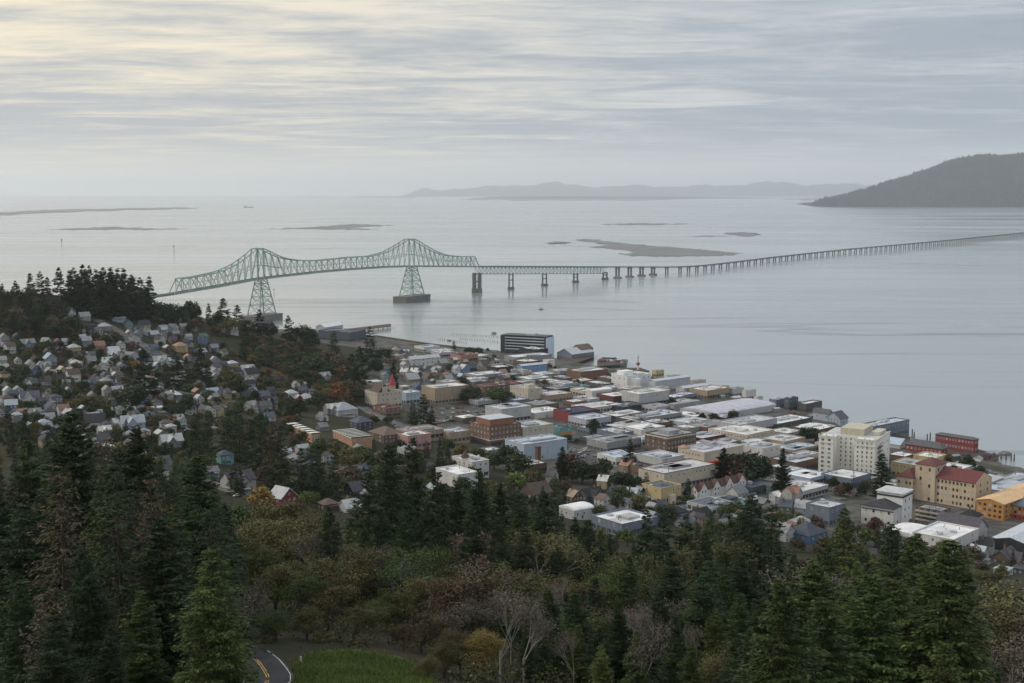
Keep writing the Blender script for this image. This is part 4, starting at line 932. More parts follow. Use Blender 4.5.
# ---- flat-roofed and gabled downtown blocks: L, M, R, y, h, wall, roof, rows, cols on L-M, cols on M-R, label, ref
D = [
 (422, 435, 469, 404, 17, 'tan', 'white', 3, 5, 10, 'tan three storey brick school-like block with flat white roof', 'the tan block with white roof'),
 (480, 485, 523, 397, 11, 'brown', 'rust red', 2, 2, 7, 'brown two storey building with red flat roof behind round trees', 'the brown red roofed building'),
 (510, 528, 542, 403, 15, 'cream', 'pale grey', 3, 6, 2, 'cream four storey building with blank pale end wall', 'the cream building with blank end'),
 (492, 501, 531, 423, 15, 'pale grey', 'silver', 2, 3, 1, 'large pale grey box building with nearly blank walls', 'the pale grey box building'),
 (470, 490, 521, 447, 22, 'brick', 'pale grey', 4, 6, 8, 'red brick four storey hotel with orange brick penthouse', 'the red brick hotel'),
 (519, 523, 553, 445, 19, 'cream', 'silver', 2, 1, 6, 'cream stone block with two rows of windows and cluttered roof', 'the cream stone block'),
 (521, 524, 567, 461, 18, 'pale blue', 'silver', 0, 0, 0, 'pale blue blank walled theatre box beside a brick chimney', 'the pale blue theatre'),
 (521, 526, 547, 474, 9, 'brown', 'white', 1, 1, 3, 'low brick annex with white roof below the brick chimney', None),
 (652, 667, 696, 456, 21, 'brown', 'grey', 4, 4, 9, 'brown brick four storey block with heavy cornice', 'the brown brick block'),
 (678, 704, 743, 469, 18, 'cream', 'lavender', 2, 8, 0, 'cream two storey arcade building with lavender grey roof', 'the cream arcade building'),
 (637, 662, 684, 470, 12, 'pale grey', 'silver', 1, 0, 5, 'pale grey store with shiny flat roof and green grey front', 'the pale grey store'),
 (637, 640, 652, 476, 10, 'brick', 'dark grey', 2, 0, 2, 'narrow plain red brick building with stepped side wall', None),
 (660, 664, 715, 491, 19, 'cream', 'pale grey', 2, 2, 12, 'long cream two storey building with red trimmed parapet', 'the red trimmed cream building'),
 (603, 607, 641, 453, 11, 'grey', 'grey', 2, 1, 6, 'two level concrete parking deck with dark openings', 'the parking deck'),
 (404, 412, 444, 441, 9, 'tan', 'grey', 1, 2, 4, 'low tan building with grey roof beside the brown hall', None),
 (441, 449, 470, 443, 11, 'tan', 'silver', 2, 2, 3, 'tan two storey building with pale silver roof', 'the tan silver roofed building'),
 (395, 408, 431, 449, 14, 'pink', 'white', 2, 4, 4, 'pink red two storey building with bright white roof', 'the pink building with white roof'),
 (399, 404, 416, 455, 7, 'pale grey', 'silver', 0, 0, 0, 'small pale lean-to with silver roof below the pink building', None),
 (369, 384, 404, 444, 14, 'brown', 'brown', 2, 2, 5, 'brown hall with broad shingled roof and pale doorway', 'the brown hall'),
 (372, 386, 401, 417, 9, 'brick', 'maroon', 2, 3, 3, 'low red brick building at the foot of the spired building', None),
 (402, 406, 420, 404, 12, 'pale blue', 'white', 2, 1, 4, 'pale blue two storey building with white trim and roof', 'the pale blue white trimmed building'),
 (459, 463, 480, 424, 6, 'brown', 'bright white', 1, 0, 2, 'low shop with bright white roof by a car park', None),
 (484, 488, 500, 457, 7, 'grey', 'bright white', 1, 0, 2, 'small grey garage with bright white flat roof among trees', None),
 (474, 477, 504, 381, 6, 'grey', 'white', 1, 1, 5, 'long low grey store with white flat roof', None),
 (490, 497, 512, 374, 7, 'charcoal', 'white', 1, 2, 3, 'charcoal store with white flat roof near the waterfront', None),
 (517, 522, 547, 373, 8, 'sky blue', 'silver', 1, 2, 5, 'long light blue metal building with silver roof', 'the light blue metal building'),
 (546, 548, 555, 367, 7, 'bright white', 'white', 0, 0, 0, 'small bright white box at the end of the blue building', None),
 (508, 516, 552, 363, 6, 'grey', 'bright white', 0, 0, 0, 'wide low building with bright white roof near the dark block', None),
 (519, 534, 548, 358, 9, 'charcoal', 'white', 1, 3, 2, 'charcoal building with brick end in front of the banded block', None),
 (524, 529, 552, 384, 5, 'grey', 'white', 1, 0, 3, 'low grey workshop with streaked white roof and yellow bushes', None),
 (575, 581, 608, 381, 10, 'brick', 'white', 1, 2, 4, 'brick shop with white roof and red awnings by the docks', 'the brick shop by the docks'),
 (613, 627, 651, 390, 15, 'bright white', 'white', 2, 3, 5, 'white two storey cannery building with rounded front at the waterfront', 'the white cannery'),
 (648, 655, 690, 391, 11, 'silver', 'silver', 0, 0, 0, 'pale blue grey cannery shed with long metal roof', 'the long metal cannery shed'),
 (676, 684, 708, 396, 9, 'pale grey', 'silver', 1, 2, 4, 'pale grey metal shed at the end of the cannery', None),
 (702, 707, 730, 399, 9, 'tan', 'white', 1, 1, 4, 'tan plank walled wharf building with white roof', 'the tan wharf building'),
 (608, 613, 637, 404, 8, 'rust red', 'white', 1, 1, 4, 'rust red low shop with white roof beside the avenue', None),
 (634, 639, 669, 407, 14, 'pale grey', 'white', 2, 1, 6, 'pale grey two storey building with white overhanging roof', 'the grey building by the avenue'),
 (541, 547, 572, 403, 8, 'tan', 'pale grey', 1, 1, 4, 'low tan windowed building beside the cream block', None),
 (530, 537, 559, 411, 6, 'olive', 'grey', 1, 1, 3, 'low olive grey store with flat roof', None),
 (530, 535, 563, 419, 6, 'white', 'bright white', 0, 0, 0, 'wide low store with patched bright white roof', 'the patched white roof'),
 (560, 570, 598, 423, 11, 'red', 'navy', 0, 0, 0, 'building with bright red blank side wall and navy fascia', 'the red walled building'),
 (581, 588, 622, 414, 6, 'pale grey', 'white', 1, 0, 5, 'long pale grey store under an uneven white roof', None),
 (618, 623, 647, 413, 6, 'navy', 'dark grey', 1, 1, 3, 'long low navy building below the avenue', None),
 (578, 586, 611, 428, 9, 'lavender', 'silver', 1, 2, 4, 'lavender grey two storey store with silver roof', None),
 (608, 616, 647, 423, 7, 'charcoal', 'white', 1, 1, 5, 'charcoal store with white roof and orange side roof', None),
 (640, 647, 682, 424, 7, 'grey', 'silver', 1, 0, 4, 'grey metal roofed warehouse in mid downtown', 'the silver roofed warehouse'),
 (602, 622, 657, 436, 8, 'navy', 'white', 1, 4, 5, 'navy walled long store with white flat roof', 'the navy store'),
 (635, 641, 665, 439, 10, 'white', 'bright white', 1, 1, 4, 'white store with bright flat roof behind the parking deck', None),
 (554, 560, 572, 440, 13, 'teal', 'dark grey', 2, 2, 2, 'dark teal narrow shop with orange sign band', None),
 (680, 716, 776, 420, 8, 'pale grey', 'lavender', 0, 0, 0, 'huge low warehouse under two pale barrel vaults', 'the barrel vaulted warehouse'),
 (735, 739, 777, 436, 12, 'lavender', 'pale grey', 1, 1, 4, 'long lavender grey blank walled building', 'the lavender building'),
 (708, 746, 774, 446, 12, 'cream', 'white', 2, 12, 6, 'long cream two storey building with rows of windows and white roof', 'the long cream windowed building'),
 (760, 784, 805, 450, 9, 'tan', 'pale grey', 1, 2, 2, 'tan walled building with wide grey roof left of the hotel', None),
 (758, 762, 780, 463, 16, 'white', 'silver', 2, 1, 3, 'white square two storey building behind tall trees', 'the white square building'),
 (788, 796, 818, 472, 10, 'brown', 'silver', 1, 3, 4, 'brown walled low building with silver roof by the hotel', None),
 (787, 794, 818, 456, 6, 'tan', 'pale blue', 1, 1, 3, 'low building with pale blue roof and tan fascia', None),
 (790, 810, 830, 486, 8, 'pale blue', 'bright white', 1, 0, 2, 'wide low garage with bright white roof before the hotel', 'the wide white garage'),
 (840, 851, 871, 488, 10, 'grey blue', 'white', 1, 2, 3, 'grey blue single storey wing at the foot of the hotel', None),
 (768, 776, 812, 430, 6, 'dark grey', 'bright white', 0, 0, 0, 'low dark building with broken bright white roof', None),
 (800, 816, 838, 436, 6, 'brown', 'bright white', 0, 0, 0, 'long brown shed with bright white roof behind the hotel', 'the long brown shed'),
 (891, 922, 936, 480, 15, 'yellow', 'white', 2, 8, 2, 'bright yellow two storey building with white roof', 'the yellow building'),
 (914, 935, 946, 470, 13, 'yellow', 'white', 2, 4, 3, 'yellow and brown stepped building with white roof', None),
 (888, 905, 915, 464, 8, 'brown', 'bright white', 1, 3, 2, 'low brown building with bright white roof behind the yellow building', None),
 (940, 958, 972, 478, 8, 'pale grey', 'bright white', 1, 2, 2, 'small pale building with bright white roof behind the red roofs', None),
 (973, 991, 1003, 491, 12, 'pale grey', 'pale grey', 2, 3, 2, 'pale grey store with low hipped metal roof', None),
 (990, 1012, 1050, 500, 8, 'grey', 'silver', 1, 2, 4, 'wide silver roofed shed behind the plywood roof', None),
 (915, 941, 950, 524, 14, 'brown', 'grey', 3, 4, 2, 'dark brown three storey flats with balconies and flat roof', 'the dark brown flats'),
 (816, 829, 845, 526, 20, 'grey blue', 'pale grey', 2, 2, 3, 'grey blue box house with flat pale roof', 'the grey blue box house'),
 (990, 1030, 1075, 556, 15, 'charcoal', 'silver', 1, 0, 0, 'black walled hall with wide pale roof at the edge of town', 'the black walled hall'),
 (880, 922, 940, 548, 13, 'white', 'bright white', 1, 3, 2, 'low building with curved bright white roof behind conifer tops', 'the bright white roof by the conifers'),
 (940, 953, 978, 556, 18, 'white', 'bright white', 2, 3, 2, 'white stucco building with bright roof among dark conifers', None),
 (651, 661, 681, 504, 17, 'yellow', 'slate', 2, 2, 4, 'pale yellow apartment house with flat roof and entry porch', 'the pale yellow apartments'),
 (604, 622, 657, 537, 14, 'grey blue', 'bright white', 2, 2, 4, 'grey blue hall under a bright white flat roof near the trees', 'the bright white roofed hall'),
 (559, 574, 594, 520, 12, 'pale grey', 'bright white', 1, 3, 3, 'pale hall with round ended bright white roof among trees', 'the round ended white roof'),
 (436, 458, 478, 493, 20, 'white', 'bright white', 2, 3, 3, 'white flat roofed wing of the turreted mansion', 'the white mansion wing'),
 (700, 712, 735, 515, 8, 'pale grey', 'slate', 1, 2, 3, 'low pale grey apartments with slate roof', None),
 (722, 730, 750, 514, 10, 'mint', 'slate', 2, 1, 3, 'long pale mint house row with dark roof', None),
 (746, 752, 775, 496, 9, 'slate', 'slate', 1, 1, 3, 'slate walled building with dark metal roof below tall trees', None),
 (782, 802, 828, 500, 9, 'pale grey', 'white', 1, 3, 3, 'pale store with irregular white roof in front of the garage', None),
 (585, 592, 612, 399, 9, 'white', 'bright white', 0, 0, 0, 'white hall with rounded bright roof at the bend of the avenue', 'the round roofed white hall'),
 (407, 411, 440, 366, 9, 'white', 'pale grey', 2, 2, 6, 'white multi windowed motel near the shore', 'the white motel'),
 (385, 389, 404, 362, 6, 'tan', 'grey', 1, 1, 3, 'low tan shed beside dark shore trees', None),
 (456, 461, 478, 362, 7, 'salmon', 'rust red', 1, 1, 4, 'long low building with rust red roof near the shore', 'the rust roofed shore building'),
 (432, 436, 455, 356, 5, 'grey', 'pale grey', 1, 1, 3, 'grey boat shed by the railway embankment', None),
 (420, 424, 440, 352, 5, 'white', 'pale blue', 1, 1, 3, 'white and green cabin at the pile field shore', None),
 (474, 478, 492, 408, 7, 'grey', 'silver', 1, 1, 3, 'grey workshop with silver roof between trees', None),
 (440, 445, 460, 388, 6, 'grey', 'pale grey', 1, 1, 3, 'plain grey store behind the tan block', None),
 (470, 474, 490, 388, 6, 'dark grey', 'pale grey', 1, 1, 3, 'dark grey flat roofed store with pale roof beyond the tan block', None),
 (550, 555, 572, 394, 5, 'navy', 'grey', 1, 1, 3, 'navy low shop at the side of the avenue', None),
 (556, 560, 575, 377, 6, 'grey', 'white', 1, 1, 3, 'grey store with white roof near the pier building', None),
 (668, 674, 700, 412, 8, 'grey', 'grey', 1, 1, 4, 'dull grey long store behind the barrel vaults', None),
 (700, 706, 736, 434, 7, 'brick', 'grey', 1, 1, 4, 'low brick garage row with grey roof', None),
 (682, 690, 712, 430, 7, 'pale grey', 'pale grey', 1, 1, 3, 'pale flat store with gravel roof above the brown brick block', None),
 (696, 702, 726, 446, 8, 'maroon', 'lavender', 1, 1, 3, 'maroon fronted store with lavender grey roof', None),
 (588, 594, 612, 446, 7, 'dark grey', 'grey', 1, 1, 3, 'dark grey corner shop beside a round street tree', None),
 (610, 616, 638, 466, 9, 'white', 'pale blue', 1, 1, 3, 'white shed with pale blue roof behind a tall dark tree', None),
 (570, 575, 590, 392, 5, 'teal', 'dark grey', 1, 1, 3, 'dark teal low shop with autumn shrubs', None),
]
for d in D:
    L, M, R, y, h, wl, rf, rows, cl, cr, lab, ref = d
    st = 'flat'; kw = {}
    if 'barrel vault' in lab: st = 'barrel'; kw['roofh'] = .055
    if 'rounded bright roof' in lab or 'round ended' in lab or 'curved bright' in lab: st = 'barrel'; kw['roofh'] = .12
    if 'brown hall' in lab and 'shingled' in lab: st = 'hip'; kw['roofh'] = .25
    if 'cannery shed' in lab or 'end of the cannery' in lab or 'blue metal' in lab or 'black walled' in lab: st = 'gx'; kw['roofh'] = .12
    if 'hipped metal' in lab: st = 'hip'; kw['roofh'] = .15
    if 'white motel' in (ref or ''): st = 'gx'; kw['roofh'] = .3
    if 'red trimmed' in lab: kw['band'] = 'maroon'
    if 'patched' in lab or 'broken' in lab: kw['units'] = 6
    b, C, r, wd, dp_, hh = block(L, M, R, y, h, wl, rf, rows, cl, cr, lab, ref=ref, style=st, deepen=True, **kw)
    if ref == 'the red brick hotel':
        add_box_part(b, 'penthouse', wd * .08, wd * .85, dp_ * .12, dp_ * .8, hh + .02, hh + 5.2, (.25, .12, .075), M_BRICK); add_box_part(b, 'penthouse_roof', wd * .07, wd * .86, dp_ * .11, dp_ * .81, hh + 5.21, hh + 5.6, 'silver')
        add_box_part(b, 'cornice', -.5, wd + .2, -.5, -.03, hh * .30, hh * .34, 'cream'); add_box_part(b, 'cornice', -.5, -.03, 0, dp_, hh * .30, hh * .34, 'cream')
    if ref == 'the brown brick block':
        add_box_part(b, 'cornice', -.9, wd + .6, -.9, -.03, hh * .90, hh * .95, 'cream'); add_box_part(b, 'cornice', -.9, -.03, 0, dp_, hh * .90, hh * .95, 'cream'); add_box_part(b, 'penthouse', wd * .3, wd * .7, dp_ * .3, dp_ * .8, hh - .5, hh + 2.5, 'grey')
    if ref == 'the cream building with blank end':
        add_box_part(b, 'stair_tower', wd * .1, wd * .6, dp_ * .06, dp_ * .24, hh - .5, hh + 4.5, 'cream')
    if ref == 'the pale blue theatre':
        add_box_part(b, 'roof_ridge', wd * .3, wd * .9, dp_ * .3, dp_ * .5, hh, hh + 1.2, 'silver')
    if ref == 'the cream arcade building':
        q = MB()
        for i in range(7): q.box(-1.4, -.06, dp_ * (i + .1) / 7, dp_ * (i + .22) / 7, 0, hh * .42)
        q.box(-1.5, -.06, 0, dp_, hh * .42, hh * .48); q.build('arcade', M_MASON, b, PAL['cream'])
        add_box_part(b, 'awning', wd * .05, wd * .6, -2.2, -.05, 2.6, 5.0, (.62, .035, .05))
        hip_part(b, 0, 6, dp_ - 7, dp_, hh + .3, 2.0, 'salmon')
    if ref == 'the red walled building':
        add_box_part(b, 'fascia', -.05, wd + .3, -.5, -.05, hh * .55, hh + .1, 'navy')
    if 'orange side roof' in lab: add_box_part(b, 'side_roof', wd * .1, wd * .55, -6, -.05, hh * .45, hh * .6, (.42, .12, .07))
    if 'orange sign' in lab: add_box_part(b, 'sign', .2, wd - .2, -.5, -.05, hh * .4, hh * .6, (.55, .2, .04))
    if 'red awnings' in lab:
        for u in (.1, .5): add_box_part(b, 'awning', wd * u, wd * (u + .3), -1.6, -.05, 2.4, 3.4, (.5, .05, .05))
    if 'entry porch' in lab: add_box_part(b, 'porch', wd * .35, wd * .6, -2.5, -.05, -2, hh * .5, 'cream')
    if ref == 'the white cannery':
        q = MB(); q.prism([(wd * .3 + 7 * cos(a * pi / 8), 7 * sin(a * pi / 8)) for a in range(8, 17)], -3, hh * .8); q.build('rounded_front', M_MASON, b, PAL['bright white'])
        add_box_part(b, 'upper_storey', wd * .1, wd * .5, dp_ * .4, dp_ * .8, hh - .5, hh + 4, 'bright white')
    if 'balconies' in lab:
        for i in range(3): add_box_part(b, 'balcony', -1.5, -.05, .5, dp_ - .5, hh / 3 * i + .3, hh / 3 * i + 1.3, 'cream')
    if ref == 'the white mansion wing': MANS = (b, wd, dp_, hh)
# free-standing brick chimney by the theatre
p = on_ground(538, 467); m = MB(); hh = 21 * proj(p)[2] / F; m.box(-1.6, 1.6, -1.6, 1.6, -4, hh - 1.2); m.box(-1.9, 1.9, -1.9, 1.9, hh - 1.2, hh)
o = m.build('brick_chimney', M_BRICK, None, (.13, .075, .06)); o.location = p; o.rotation_euler = (0, 0, grid_rot(538)); tag(o, 'tall square brick chimney standing before the pale blue theatre', 'chimney'); anchor('the brick chimney', 538, 456)
# turreted mansion
b, C, r, wd, dp_, hh = block(452, 472, 489, 478, 16, 'white', 'pale grey', 2, 4, 3, 'white turreted mansion with brown cone roof above its white wing', ref='the turreted white mansion', name='mansion', cat='house', wmat=M_WALL, units=0)
q = MB(); ts = 2.6; q.prism([(2 + ts * cos(a * pi / 4), dp_ * .45 + ts * sin(a * pi / 4)) for a in range(8)], -4, hh + 1.5); q.build('turret', M_WALL, b, PAL['white'])
q = MB(); q.add([(2 + ts * 1.3 * cos(a * pi / 4), dp_ * .45 + ts * 1.3 * sin(a * pi / 4), hh + 1.51) for a in range(8)] + [(2, dp_ * .45, hh + 7)], [(i, (i + 1) % 8, 8) for i in range(8)] + [tuple(range(8))[::-1]]); q.build('turret_roof', M_ROOF, b, (.10, .065, .055))
for u in (.75,): place('chimney', CHIM, b, wd * u, dp_ * .3, hh - .5, 1.2, 3).color = PAL['white'] + (1,)

# ------------------------------------------------------------------ over-water buildings and docks
def deck(name, px_list, z, label, cat='dock', th=.9, pile=True, ref=None, color=None, pw=7.0):
    """a timber platform on piles; px_list = outline in the picture at deck height z"""
    pts = [at_z(a, b, z) for a, b in px_list]; c0 = sum(pts) / len(pts)
    root_ = empty(name, (c0[0], c0[1], 0)); uniq(root_, label, cat); anchor(ref, *px_list[0])
    m = MB(); m.prism([(p[0] - c0[0], p[1] - c0[1]) for p in pts], z - th, z); m.build('platform', M_WOOD if color is None else M_CONCL, root_)
    if pile:
        m = MB()
        for i in range(len(pts)):
            a, b_ = pts[i] - c0, pts[(i + 1) % len(pts)] - c0; L = np.linalg.norm(b_ - a); n = max(1, int(L / pw))
            for q in range(n):
                p = a + (b_ - a) * (q + .5) / n; p = p * .97
                m.tube((p[0], p[1], -6), (p[0], p[1], z - th), .42, .38, 6)
        o = m.build('pilings', M_WOOD, root_)
    return root_
deck('wharf', [(553, 363), (560, 358), (594, 351), (594, 357), (572, 364)], 4.5, 'timber wharf on piles carrying the blue grey pier building', ref=None)
deck('dock', [(597, 361), (603, 357), (626, 359.5), (627, 364), (598, 366)], 4.5, 'cluttered timber dock right of the blue grey pier building', ref='the cluttered dock')
deck('dock', [(620, 368), (640, 367.5), (650, 371), (630, 373.5)], 3.8, 'low dark dock around the red navigation tower')
deck('pier', [(318, 331), (352, 328.2), (391, 323.6), (391, 326.0), (350, 331), (330, 334)], 5.0, 'long timber trestle pier running out from the western shore', ref='the long trestle pier', pw=11)
deck('wharf', [(758, 410), (770, 404.5), (800, 401), (848, 419), (830, 426), (790, 419)], 4.2, 'dark timber wharf under the gabled waterfront sheds')
deck('wharf', [(700, 398), (712, 391), (740, 393), (764, 401), (758, 406), (720, 402)], 4.2, 'timber wharf crowded with pale sheds at the cannery end')
deck('pier', [(925, 452), (938, 443), (978, 449), (1000, 455), (992, 463), (958, 461)], 4.4, 'dark timber pier around the red restaurant building', ref='the red building pier')
deck('wharf', [(853, 440), (862, 430), (911, 437), (908, 444), (872, 447)], 4.4, 'heavy piled wharf under the long grey two storey hotel')
ZP = 4.5
block(557, 572, 594, 358.5, 9, 'grey blue', 'pale grey', 1, 4, 5, 'blue grey pier building with long gabled metal roof', ref='the blue grey pier building', style='gx', roofh=.35, z=ZP, rot=45)
block(571, 581, 593, 356.5, 11, 'grey blue', 'brown', 2, 3, 3, 'taller pier building with brown arched roof at the wharf end', style='gx', roofh=.3, z=ZP, rot=45)
block(858, 873, 909, 440.5, 14, 'grey blue', 'silver', 2, 3, 14, 'long grey two storey waterfront hotel on piles with pale flat roof', ref='the long waterfront hotel', z=4.4, rot=40, name='waterfront_hotel', cat='hotel')
block(935, 974, 978, 453, 15, 'red', 'dark grey', 2, 12, 2, 'red walled pier restaurant with white windows and dark hipped roof', ref='the red pier restaurant', z=4.4, rot=42, style='hip', roofh=.25, name='restaurant', cat='restaurant', wmat=M_WALL)
block(905, 942, 947, 456, 12, 'red', 'dark grey', 1, 9, 1, 'long red and white shed with grey hipped roof beside the pier', ref='the long red shed', rot=45, style='hip', roofh=.5, name='shed', cat='shed', wmat=M_WALL)
block(880, 900, 908, 449, 9, 'pale grey', 'pale blue', 0, 0, 0, 'pale shed with wide blue grey gabled roof beside the red shed', style='gy', roofh=.35, name='shed', cat='shed')
block(769, 776, 784, 409, 9, 'grey blue', 'white', 2, 2, 2, 'blue grey wharf shed with white roof', z=4.2)
block(784, 789, 798, 410.5, 12, 'slate', 'slate', 2, 1, 3, 'dark slate blue cube building on the wharf', ref='the dark slate cube', z=4.2)
block(797, 806, 822, 412, 8, 'dark grey', 'white', 1, 2, 3, 'dark wharf shed with wide white roof', z=4.2)
block(813, 828, 832, 422, 12, 'pale blue', 'dark grey', 1, 2, 1, 'pale blue gabled shed at the end of the wharf', style='gy', roofh=.5, z=4.2, ref='the pale blue gabled shed')
block(826, 840, 848, 424, 11, 'pale blue', 'dark grey', 2, 4, 3, 'pale blue wharf house with dark gabled roof over piles', style='gx', roofh=.4, z=4.2)
for i, (L, M, R, y, h, wl, rf, lab) in enumerate([(728, 733, 744, 397, 8, 'pale grey', 'silver', 'pale grey ice house shed on the cannery wharf'), (742, 746, 756, 400, 9, 'white', 'pale blue', 'white and pale blue machinery shed on the wharf'), (716, 720, 729, 393, 6, 'silver', 'silver', 'small silver shed by the water'),
        (664, 668, 680, 383, 7, 'white', 'silver', 'white outer cannery shed at the water'), (690, 694, 706, 387, 6, 'cream', 'white', 'small cream dock office with white roof'), (652, 656, 664, 377, 6, 'yellow', 'white', 'small yellow and white dock office'), (754, 757, 763, 404, 7, 'white', 'silver', 'tall narrow white processing shed on the wharf')]):
    block(L, M, R, y, h, wl, rf, 1, 1, 2, lab, z=4.3, name='shed', cat='shed')
block(316, 325, 343, 332.5, 8, 'pale grey', 'bright white', 0, 0, 0, 'broad pale roofed net shed on the western pier', ref='the pier net shed', z=5, rot=60, style='gx', roofh=.25, name='shed', cat='shed')
block(318, 350, 366, 341.5, 9, 'slate', 'slate', 1, 3, 2, 'long dark slate warehouse behind shore trees', rot=60, z=5, name='warehouse', cat='warehouse')
# red and white navigation tower on its dock
p = at_z(638, 369.5, 3.8); s = proj(p)[2] / F
b = empty('navigation_tower', tuple(p)); uniq(b, 'red and white navigation tower with tall mast on the dock end', 'tower'); anchor('the red navigation tower', 638, 360)
m = MB(); m.tube((0, 0, 0), (0, 0, 4.5 * s), 1.6, 1.1, 6); m.build('base', mat('white_tower_paint', (.6, .6, .58), .6), b)
m = MB(); m.tube((0, 0, 4.5 * s), (0, 0, 5.6 * s), 1.6, 2.6, 8); m.tube((0, 0, 5.6 * s), (0, 0, 6.8 * s), 2.6, 2.4, 8); m.tube((0, 0, 6.8 * s), (0, 0, 7.6 * s), 2.4, .4, 8); m.build('lantern_house', mat('red_tower_paint', (.30, .08, .085), .6), b)
m = MB(); m.tube((0, 0, 7.6 * s), (0, 0, 15 * s), .45, .25, 5); m.tube((-1.6, 0, 12 * s), (1.6, 0, 12 * s), .2); m.build('mast', M_TRIMD, b)
